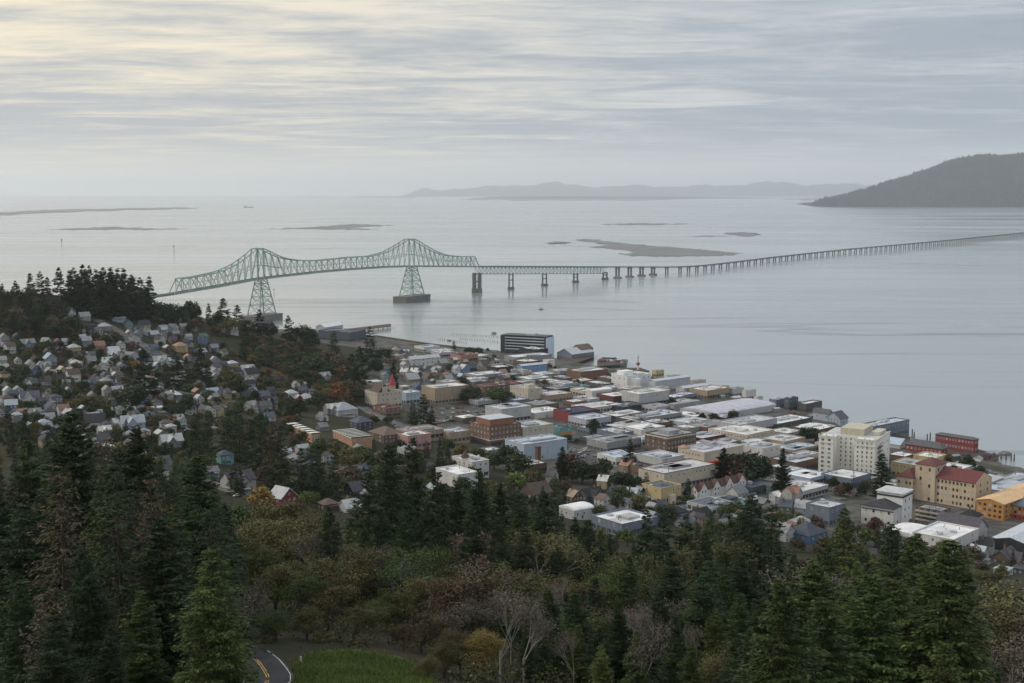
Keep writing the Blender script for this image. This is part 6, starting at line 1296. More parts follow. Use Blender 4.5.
T['broad_close'] = [bake('broadleaf', both(s, 5, 19000, .0082, 30, 5000, spread=.5, low=.16), M_BARK, M_LEAFD) for s in (55, 56)]
T['conifer_open'] = [bake('conifer', conifer(s, 60, 40, .0135, R=.25, droop=.62, thin=.35, bare=.2), M_BARK, M_LEAF) for s in (11, 12, 13)]
T['conifer_mid'] = [bake('conifer', conifer(s, 48, 34, .026, R=r_, droop=.32, low=.04, limbs=False), M_BARK, M_LEAF) for s, r_ in ((21, .23), (22, .20), (23, .25), (24, .18))]
T['conifer_far'] = [bake('conifer', conifer(s, 34, 22, .046, R=r_, droop=.3, low=.03, limbs=False), M_BARK, M_LEAF) for s, r_ in ((31, .25), (32, .22), (33, .29))]
T['column'] = [bake('conifer', conifer(s, 46, 26, .032, R=.14, droop=-.5, low=.02, limbs=False), M_BARK, M_LEAF) for s in (41, 42)]
T['broad_near'] = [bake('broadleaf', both(s, 5, 9500, .0118, 30, 2600, spread=.52, low=.16), M_BARK, M_LEAFD) for s in (51, 52, 53, 54)]
T['broad_thin'] = [bake('broadleaf', broadleaf(s, 5, 5600, .0115, spread=.42, sparse=.4), M_PALEBARK, M_LEAFD) for s in (61, 62, 63)]
T['bare'] = [bake('broadleaf', broadleaf(s, 6, 2600, .0085, spread=.30, sparse=.35, low=.3, ratio=.66, trunk=.0085), M_PALEBARK, M_LEAFD) for s in (71, 72, 73)]
T['broad_far'] = [bake('broadleaf', lobed(s, 26, 1500, .040, low=.06, wide=w_), M_BARK, M_LEAFD) for s, w_ in ((81, .42), (82, .5), (83, .38), (84, .46))]
T['bush'] = [bake('broadleaf', lobed(s, 18, 900, .055, low=.0, wide=.6), M_BARK, M_LEAFD) for s in (91, 92, 93)]
TONE = {'dark green': (.036, .058, .022), 'deep green': (.027, .044, .019), 'yellow green': (.085, .108, .030), 'brownish': (.085, .066, .038), 'olive': (.105, .100, .040), 'grey brown': (.105, .088, .062), 'golden': (.21, .155, .045),
        'orange': (.19, .09, .036), 'russet': (.105, .068, .040), 'green': (.060, .088, .027), 'red brown': (.085, .045, .035), 'bright green': (.095, .13, .035)}
rt = random.Random(5)
TREES = []
PLAN = []
def tree(kind, x, y, z, h, tone, label=None, pxy=None, ref=None, wide=1.0, group=None):
    """note a tree; they are built together further down, largest in the picture first"""
    if y < 225 and kind == 'conifer_near': kind = 'conifer_close'
    if y < 200 and kind == 'broad_near': kind = 'broad_close'
    TREES.append((x, y, max(2.5, h * .12)))
    p = pxy or proj((x, y, z + h * .5))[:2]
    if ref: anchor(ref, p[0], p[1])
    c = TONE[tone]; j = rt.uniform(.78, 1.22); g_ = rt.uniform(.92, 1.1)
    PLAN.append((h / y, kind, x, y, z, h, tone, label, p, wide * rt.uniform(.9, 1.12), (c[0] * j * g_, c[1] * j, c[2] * j), rt.randrange(60), rt.uniform(0, 6.28), group))
    return True
def cat_of(kind): return 'conifer_tree' if kind.startswith(('conifer', 'column')) else ('bare_tree' if kind == 'bare' else ('shrub' if kind == 'bush' else 'broadleaf_tree'))
def build_trees():
    PLAN.sort(key=lambda q: -(q[0] + (9 if q[7] else 0))); count = {}; rest = []
    for big, kind, x, y, z, h, tone, label, p, wd_, col, pick, rz, group in PLAN:
        ck = cat_of(kind); count[ck] = count.get(ck, 0) + 1
        ms = T[kind]; me, tm = ms[pick % len(ms)]; w_ = h * wd_
        if count[ck] > 298: rest.append((me, x, y, z, w_, h, rz, col)); continue
        root_ = empty(ck, (x, y, z), rz); root_.scale = (w_, w_, h)
        link('trunk', tm, root_); link('crown', me, root_, col)
        cname = {'conifer_tree': 'conifer', 'bare_tree': 'bare pale trunked tree', 'shrub': 'shrub', 'broadleaf_tree': 'leafy tree'}[ck]
        if kind == 'column': cname = 'columnar conifer'
        if kind == 'conifer_open': cname = 'sparse drooping conifer'
        if kind == 'broad_thin': cname = 'thin leaved tree'
        if label is None:
            sz = 'small' if h < 9 else ('tall' if h > 24 else '')
            label = relate(p[0], p[1], desc=f'{sz} {tone} {cname}'.strip())
        uniq(root_, label, 'shrub' if kind == 'bush' else 'tree', group or 'trees on the slopes and in town')
    if rest:
        Vs, Qs, Cs = [], [], []; o_ = 0
        for me, x, y, z, w_, h, rz, col in rest:
            v = np.empty(len(me.vertices) * 3, np.float32); me.vertices.foreach_get('co', v); v = v.reshape(-1, 3) * np.array([w_, w_, h])
            q = np.empty(len(me.loops), np.int32); me.loops.foreach_get('vertex_index', q)
            Vs.append(np.stack([v[:, 0] * cos(rz) - v[:, 1] * sin(rz) + x, v[:, 0] * sin(rz) + v[:, 1] * cos(rz) + y, v[:, 2] + z], 1)); Qs.append(q.reshape(-1, 4) + o_); o_ += len(v)
            Cs.append(np.tile(np.array(tuple(col) + (1,), np.float32), (len(v), 1)))
        m2 = bpy.data.materials.new('tree_cover_leaves'); m2.use_nodes = True; t = NT(m2.node_tree); b = t.n['Principled BSDF']; at = t.new('ShaderNodeAttribute'); at.attribute_name = 'tint'
        g = t.new('ShaderNodeNewGeometry'); f = t.math('MULTIPLY_ADD', g.outputs['Random Per Island'], 1.1, .45); vm = t.new('ShaderNodeVectorMath', operation='SCALE'); t.l.new(at.outputs['Color'], vm.inputs[0]); t.l.new(f, vm.inputs[3])
        t.l.new(vm.outputs[0], b.inputs['Base Color']); t.put(b, 'Roughness', .75); t.put(b, 'Specular IOR Level', .15)
        me = np_mesh('tree_cover', np.concatenate(Vs), np.concatenate(Qs), m2); ca = me.color_attributes.new('tint', 'FLOAT_COLOR', 'POINT'); ca.data.foreach_set('color', np.concatenate(Cs).ravel())
        tag(link('vegetation', me), 'small scattered garden trees and shrubs too many to tell apart among the houses', 'vegetation', kind='stuff')
def tree_px(kind, px, base, top, tone, label=None, ref=None, wide=1.0):
    """a town tree from its foot and top in the picture"""
    C = on_ground(px, base); h = (base - top) * proj(C)[2] / F
    return tree(kind, C[0], C[1], C[2] - .3, h, tone, label, None, ref, wide)
def tree_d(kind, px, top, d, tone, label=None, ref=None, wide=1.0, hmax=42):
    """a forest tree from its column, its top row and its distance"""
    x = (px - CX) / F * d * 1.0; y = d
    z = gz(x, y); zt = z_for(x, y, top); h = min(zt - z, hmax)
    if h < 3.0: return None
    return tree(kind, x, y, z - .4, h, tone, label, (px, (top + min(683, proj((x, y, z))[1])) / 2), ref, wide)
anchor('the grass clearing', 350, 662); anchor('the curving road', 262, 672)
# --- the big near trees
for a in [
 ('conifer_near', 65, 407, 195, 'dark green', 'tallest dark conifer on the near slope, crown level with the long white house', 'the tallest near conifer', 1.15), ('conifer_open', 52, 468, 138, 'brownish', 'sparse brownish conifer with long drooping boughs in the lower left', 'the brown drooping conifer', 1.15),
 ('conifer_near', 192, 452, 185, 'dark green', 'broad dark conifer rising before the broad slate roof', 'the broad dark conifer', 1.25), ('conifer_near', 131, 424, 205, 'dark green', 'pointed conifer in front of the silver gabled house', 'the pointed conifer', .95), ('conifer_open', 143, 474, 150, 'brownish', 'brown tinged open conifer beside the broad dark conifer', 'the open brown conifer', 1.05),
 ('conifer_near', 20, 436, 225, 'dark green', 'dark conifer at the edge below the curving street', 'the edge conifer', 1.1), ('conifer_near', 100, 492, 148, 'green', None, None, 1.1), ('conifer_near', 12, 500, 150, 'deep green', None, None, 1.2), ('conifer_near', 112, 446, 240, 'deep green', None, None, 1), ('conifer_near', 165, 520, 160, 'deep green', None, None, 1.1),
 ('conifer_near', 218, 500, 225, 'deep green', None, None, 1.1), ('conifer_open', 228, 545, 190, 'grey brown', None, None, 1), ('conifer_near', 72, 545, 122, 'deep green', None, None, 1.2), ('conifer_near', 130, 585, 118, 'green', None, None, 1.2), ('conifer_near', 5, 575, 112, 'dark green', None, None, 1.2), ('conifer_near', 200, 580, 165, 'deep green', None, None, 1.1), ('conifer_near', 40, 610, 105, 'deep green', None, None, 1.3), ('conifer_near', 95, 630, 108, 'deep green', None, None, 1.3),
 ('conifer_open', 25, 590, 108, 'grey brown', None, None, 1), ('broad_thin', 215, 590, 172, 'grey brown', None, None, 1.1), ('broad_near', 178, 622, 138, 'yellow green', 'rounded yellow green tree left of the curving road', 'the yellow green roadside tree', 1.25),
 ('conifer_near', 325, 504, 265, 'deep green', 'slim dark conifer standing alone among olive leafy trees', 'the slim lone conifer', .85), ('conifer_near', 388, 441, 315, 'deep green', 'tall twin topped conifer before the pink building', 'the twin topped conifer', .9), ('conifer_near', 411, 436, 330, 'dark green', 'slim tall conifer just right of the twin topped one', None, .9), ('conifer_near', 366, 472, 300, 'deep green', None, None, 1), ('conifer_near', 436, 470, 312, 'dark green', None, None, 1.05), ('conifer_near', 455, 482, 330, 'deep green', None, None, 1),
 ('conifer_near', 478, 466, 325, 'dark green', 'dark conifer whose top overlaps the white mansion wing', 'the mansion conifer', 1.05), ('conifer_near', 500, 480, 335, 'deep green', None, None, 1.05), ('conifer_near', 520, 492, 315, 'dark green', None, None, 1.05), ('conifer_near', 545, 489, 340, 'deep green', None, None, 1.1), ('conifer_near', 378, 505, 280, 'deep green', None, None, 1.15), ('conifer_near', 404, 500, 272, 'dark green', None, None, 1.1), ('conifer_near', 440, 522, 270, 'deep green', None, None, 1.15), ('conifer_near', 470, 505, 285, 'deep green', None, None, 1.1), ('conifer_near', 498, 515, 285, 'dark green', None, None, 1.1), ('conifer_near', 525, 525, 290, 'deep green', None, None, 1.1),
 ('conifer_near', 590, 518, 330, 'deep green', 'wide dark conifer before the bright white roofed hall', 'the wide hall conifer', 1.3), ('conifer_near', 612, 532, 385, 'dark green', None, None, 1), ('conifer_mid', 650, 508, 430, 'dark green', None, None, 1.05), ('conifer_mid', 667, 513, 420, 'deep green', None, None, 1), ('conifer_mid', 690, 512, 420, 'dark green', None, None, 1.05), ('conifer_mid', 712, 517, 415, 'green', None, None, 1.05), ('conifer_mid', 737, 520, 430, 'dark green', None, None, 1.05),
 ('conifer_near', 757, 492, 425, 'deep green', 'big dark conifer below the poplar and white houses', 'the big town edge conifer', 1.15), ('conifer_mid', 778, 503, 440, 'dark green', None, None, 1.05), ('conifer_near', 800, 552, 380, 'green', None, None, 1.1), ('conifer_near', 836, 545, 345, 'dark green', None, None, 1.05), ('conifer_near', 852, 506, 415, 'yellow green', 'yellow tinged tall conifer between the blue box house and white hall', 'the yellow tinged conifer', 1.05), ('conifer_near', 878, 560, 320, 'dark green', None, None, 1), ('conifer_near', 901, 522, 385, 'dark green', None, None, .95),
 ('conifer_near', 926, 514, 270, 'green', 'tall green conifer standing before the bright curved white roof', 'the tall conifer by the white roof', 1.1), ('conifer_near', 960, 536, 190, 'green', 'largest right hand conifer with ragged green boughs', 'the largest right conifer', 1.3), ('conifer_near', 938, 575, 205, 'green', None, None, 1.15), ('conifer_near', 982, 580, 225, 'dark green', None, None, 1.1), ('conifer_near', 884, 590, 215, 'yellow green', None, None, 1.1), ('conifer_near', 905, 620, 235, 'green', None, None, 1.2),
 ('conifer_near', 820, 592, 265, 'dark green', None, None, 1.1), ('conifer_near', 784, 612, 225, 'yellow green', None, None, 1.25), ('conifer_near', 850, 630, 220, 'yellow green', None, None, 1.2), ('conifer_near', 762, 565, 330, 'dark green', None, None, 1.1), ('conifer_near', 742, 600, 270, 'green', None, None, 1.15), ('conifer_near', 702, 592, 285, 'green', None, None, 1.1), ('conifer_near', 728, 635, 225, 'dark green', None, None, 1.2), ('conifer_near', 568, 590, 255, 'dark green', None, None, 1.1), ('conifer_near', 610, 620, 235, 'green', None, None, 1.15), ('conifer_near', 655, 630, 230, 'green', None, None, 1.2), ('conifer_near', 690, 640, 215, 'yellow green', None, None, 1.2), ('conifer_near', 545, 630, 215, 'dark green', None, None, 1.1),
 ('broad_near', 252, 505, 335, 'olive', None, None, 1.1), ('broad_near', 275, 502, 345, 'olive', None, None, 1.15), ('broad_near', 297, 510, 320, 'olive', None, None, 1.1), ('broad_near', 244, 530, 290, 'olive', None, None, 1.1), ('broad_thin', 310, 530, 270, 'grey brown', None, None, 1), ('broad_near', 345, 545, 245, 'olive', None, None, 1.1), ('broad_near', 268, 560, 240, 'olive', None, None, 1.2), ('broad_near', 292, 575, 225, 'green', None, None, 1.15), ('broad_near', 322, 585, 222, 'olive', None, None, 1.15), ('broad_near', 375, 590, 232, 'yellow green', None, None, 1.1), ('broad_near', 268, 606, 205, 'green', None, None, 1.25), ('broad_near', 300, 608, 208, 'olive', None, None, 1.2), ('broad_near', 348, 606, 210, 'olive', None, None, 1.2),
 ('broad_near', 415, 575, 235, 'olive', None, None, 1.1), ('broad_near', 440, 580, 225, 'brownish', None, None, 1.2), ('broad_near', 455, 600, 205, 'grey brown', None, None, 1.2), ('broad_near', 418, 612, 205, 'brownish', None, None, 1.2), ('broad_near', 400, 624, 205, 'russet', 'small russet tinged tree at the edge of the grass clearing', 'the russet clearing tree', 1.2), ('broad_near', 482, 630, 178, 'golden', 'golden leafed young tree right of the grass clearing', 'the golden tree', 1.3), ('broad_near', 470, 560, 250, 'olive', None, None, 1.1),
 ('broad_near', 442, 640, 172, 'olive', None, None, 1.4), ('broad_near', 424, 655, 168, 'olive', None, None, 1.5), ('bush', 236, 652, 165, 'brownish', None, None, 1.2), ('broad_near', 458, 625, 182, 'brownish', None, None, 1.3),
 ('conifer_near', 528, 585, 232, 'dark green', None, None, 1.15), ('conifer_near', 553, 600, 215, 'deep green', None, None, 1.2), ('conifer_near', 580, 622, 196, 'green', None, None, 1.2), ('conifer_near', 597, 575, 240, 'deep green', None, None, 1.1), ('conifer_near', 622, 598, 212, 'dark green', None, None, 1.2), ('conifer_near', 641, 628, 190, 'green', None, None, 1.25), ('conifer_near', 664, 585, 228, 'deep green', None, None, 1.15), ('conifer_near', 681, 612, 200, 'dark green', None, None, 1.2),
 ('conifer_near', 709, 570, 238, 'dark green', None, None, 1.15), ('conifer_near', 722, 606, 205, 'yellow green', None, None, 1.25), ('conifer_near', 748, 590, 212, 'green', None, None, 1.2), ('conifer_near', 770, 625, 188, 'dark green', None, None, 1.3), ('conifer_near', 805, 585, 215, 'dark green', None, None, 1.2), ('conifer_near', 828, 622, 188, 'green', None, None, 1.3), ('conifer_near', 560, 545, 290, 'dark green', None, None, 1.1), ('conifer_near', 632, 552, 275, 'dark green', None, None, 1.15), ('conifer_near', 676, 548, 290, 'deep green', None, None, 1.1), ('conifer_near', 728, 545, 300, 'dark green', None, None, 1.15), ('conifer_near', 605, 642, 180, 'yellow green', None, None, 1.3), ('conifer_near', 698, 640, 180, 'green', None, None, 1.3),
 ('bare', 511, 540, 250, 'grey brown', 'bare pale trunked alder cluster left of the forest middle', 'the pale alders', 1.0), ('bare', 500, 590, 200, 'grey brown', None, None, 1), ('bare', 524, 600, 205, 'grey brown', None, None, 1), ('bare', 560, 548, 275, 'grey brown', None, None, 1), ('bare', 567, 532, 300, 'grey brown', None, None, 1), ('bare', 628, 560, 270, 'grey brown', None, None, 1), ('bare', 660, 548, 290, 'grey brown', 'bare pale tree with fan of white branches in the forest middle', 'the white fan tree', 1.3), ('bare', 704, 558, 262, 'grey brown', 'tall bare white snag with short side branches', 'the white snag', .7), ('bare', 635, 575, 250, 'grey brown', None, None, 1), ('bare', 645, 610, 225, 'grey brown', None, None, 1), ('bare', 832, 600, 230, 'grey brown', None, None, .9),
 ('broad_thin', 540, 530, 300, 'olive', None, None, 1.1), ('broad_near', 535, 565, 260, 'olive', None, None, 1.1), ('broad_near', 585, 575, 270, 'olive', None, None, 1.1), ('broad_near', 612, 560, 310, 'yellow green', None, None, 1.1), ('broad_near', 640, 552, 330, 'olive', None, None, 1.1), ('broad_near', 690, 550, 330, 'olive', None, None, 1.1), ('broad_near', 722, 548, 340, 'olive', None, None, 1.1), ('broad_thin', 590, 600, 240, 'russet', None, None, 1.1), ('broad_thin', 680, 600, 262, 'grey brown', None, None, 1), ('broad_thin', 820, 560, 320, 'grey brown', None, None, 1.2), ('broad_near', 1005, 592, 310, 'olive', None, None, 1.2), ('broad_near', 1018, 612, 265, 'brownish', None, None, 1.2), ('broad_thin', 1005, 630, 240, 'grey brown', None, None, 1.2), ('broad_near', 715, 650, 195, 'olive', None, None, 1.2), ('broad_near', 760, 648, 195, 'olive', None, None, 1.2),
]: tree_d(a[0], a[1], a[2], a[3] * (.84 if a[0] == 'bare' else 1), a[4], a[5], a[6], a[7], 14 if a[0] == 'bare' else 42)
# --- fill of the slope forest
SKY = [(-40, 450), (0, 455), (25, 440), (60, 425), (100, 460), (130, 440), (170, 462), (215, 498), (240, 512), (320, 512), (345, 508), (372, 482), (440, 480), (480, 480), (545, 500), (580, 518), (620, 538), (690, 520), (765, 512), (790, 560), (850, 535), (890, 535), (925, 540), (960, 560), (985, 575), (1000, 598), (1060, 602)]
CLEAR = [(232, 700), (228, 652), (262, 644), (300, 640), (350, 640), (400, 652), (440, 664), (455, 700)]
rf = random.Random(11); nf = 0
for _ in range(6000):
    if nf >= 235: break
    px = rf.uniform(-25, 1050); d = rf.uniform(105, 520) if rf.random() < .75 else rf.uniform(105, 250)
    x = (px - CX) / F * d; z = gz(x, d); g_ = proj((x, d, z))
    if in_poly(g_[0], g_[1], CLEAR) or (218 < px < 458 and g_[1] > 634): continue
    if 430 < px < 735 and d < 182: continue
    lim = 7.2 if d > 300 else 5.6
    if any((x - a) ** 2 + (d - b_) ** 2 < lim * lim for a, b_, _r in TREES): continue
    if not free(x, d, 3): continue
    left_ = px < 235; mid = 235 <= px < 350
    if left_: kind = rf.choice(['conifer_near'] * 6 + ['conifer_open'] * 3 + ['broad_near'])
    elif mid: kind = rf.choice(['broad_near'] * 6 + ['broad_thin', 'conifer_near'])
    elif px < 560: kind = rf.choice(['conifer_near'] * 4 + ['broad_near'] * 3) if d > 260 else rf.choice(['broad_near'] * 5 + ['broad_thin'] * 2)
    elif px < 730: kind = rf.choice(['broad_near'] * 3 + ['broad_thin'] * 2 + ['bare'] + ['conifer_near'] * 4)
    elif px < 990: kind = rf.choice(['conifer_near'] * 7 + ['broad_near'] * 2 + ['broad_thin'])
    else: kind = rf.choice(['broad_near', 'broad_thin'])
    short = 490 < px < 745 and d < 250
    if short: kind = rf.choice(['conifer_near'] * 6 + ['broad_thin'] * 2 + ['bare', 'broad_near'])
    if d > 330 and kind == 'conifer_near': kind = 'conifer_mid'
    ns = float(np.interp(px, [a for a, _ in SKY], [b_ for _, b_ in SKY]))
    h = rf.uniform(17, 36) if 'conifer' in kind else rf.uniform(9, 17)
    if short: h = rf.uniform(9, 17) if 'conifer' in kind else rf.uniform(6, 11)
    zmax = z_for(x, d, ns + rf.uniform(4, 60)); h = min(h, zmax - z)
    if h < (7 if 'conifer' in kind else 4.5): continue
    tone = rf.choice({'c': ['dark green', 'deep green', 'dark green', 'green'], 'b': ['olive', 'olive', 'brownish', 'green', 'grey brown', 'yellow green']}['c' if 'conifer' in kind else 'b'])
    if px > 740 and 'conifer' in kind: tone = rf.choice(['green', 'dark green', 'yellow green'])
    if kind == 'bare': tone = 'grey brown'
    tree(kind, x, d, z - .4, h, tone, wide=rf.uniform(1.0, 1.35)); nf += 1
for _ in range(9000):
    if nf >= 450: break
    px = rf.uniform(-10, 1034); d = rf.uniform(330, 760); x = (px - CX) / F * d; z = gz(x, d)
    if z < 13: continue
    ns = float(np.interp(px, [a for a, _ in SKY], [b_ for _, b_ in SKY]))
    gpy = proj((x, d, z))[1]
    if gpy < ns + 2: continue
    if any((x - a) ** 2 + (d - b_) ** 2 < 52 for a, b_, _r in TREES) or not free(x, d, 1.5): continue
    con = rf.random() < (.72 if (px < 235 or 350 < px < 560 or px > 740) else .35)
    h = min(rf.uniform(13, 26) if con else rf.uniform(8, 15), z_for(x, d, ns - rf.uniform(-14, 10)) - z)
    if h < 6: continue
    tree('conifer_mid' if con else 'broad_far', x, d, z - .4, h, rf.choice(['dark green', 'deep green', 'dark green', 'green'] if con else ['olive', 'dark green', 'brownish', 'green', 'olive']), wide=rf.uniform(1.0, 1.35)); nf += 1
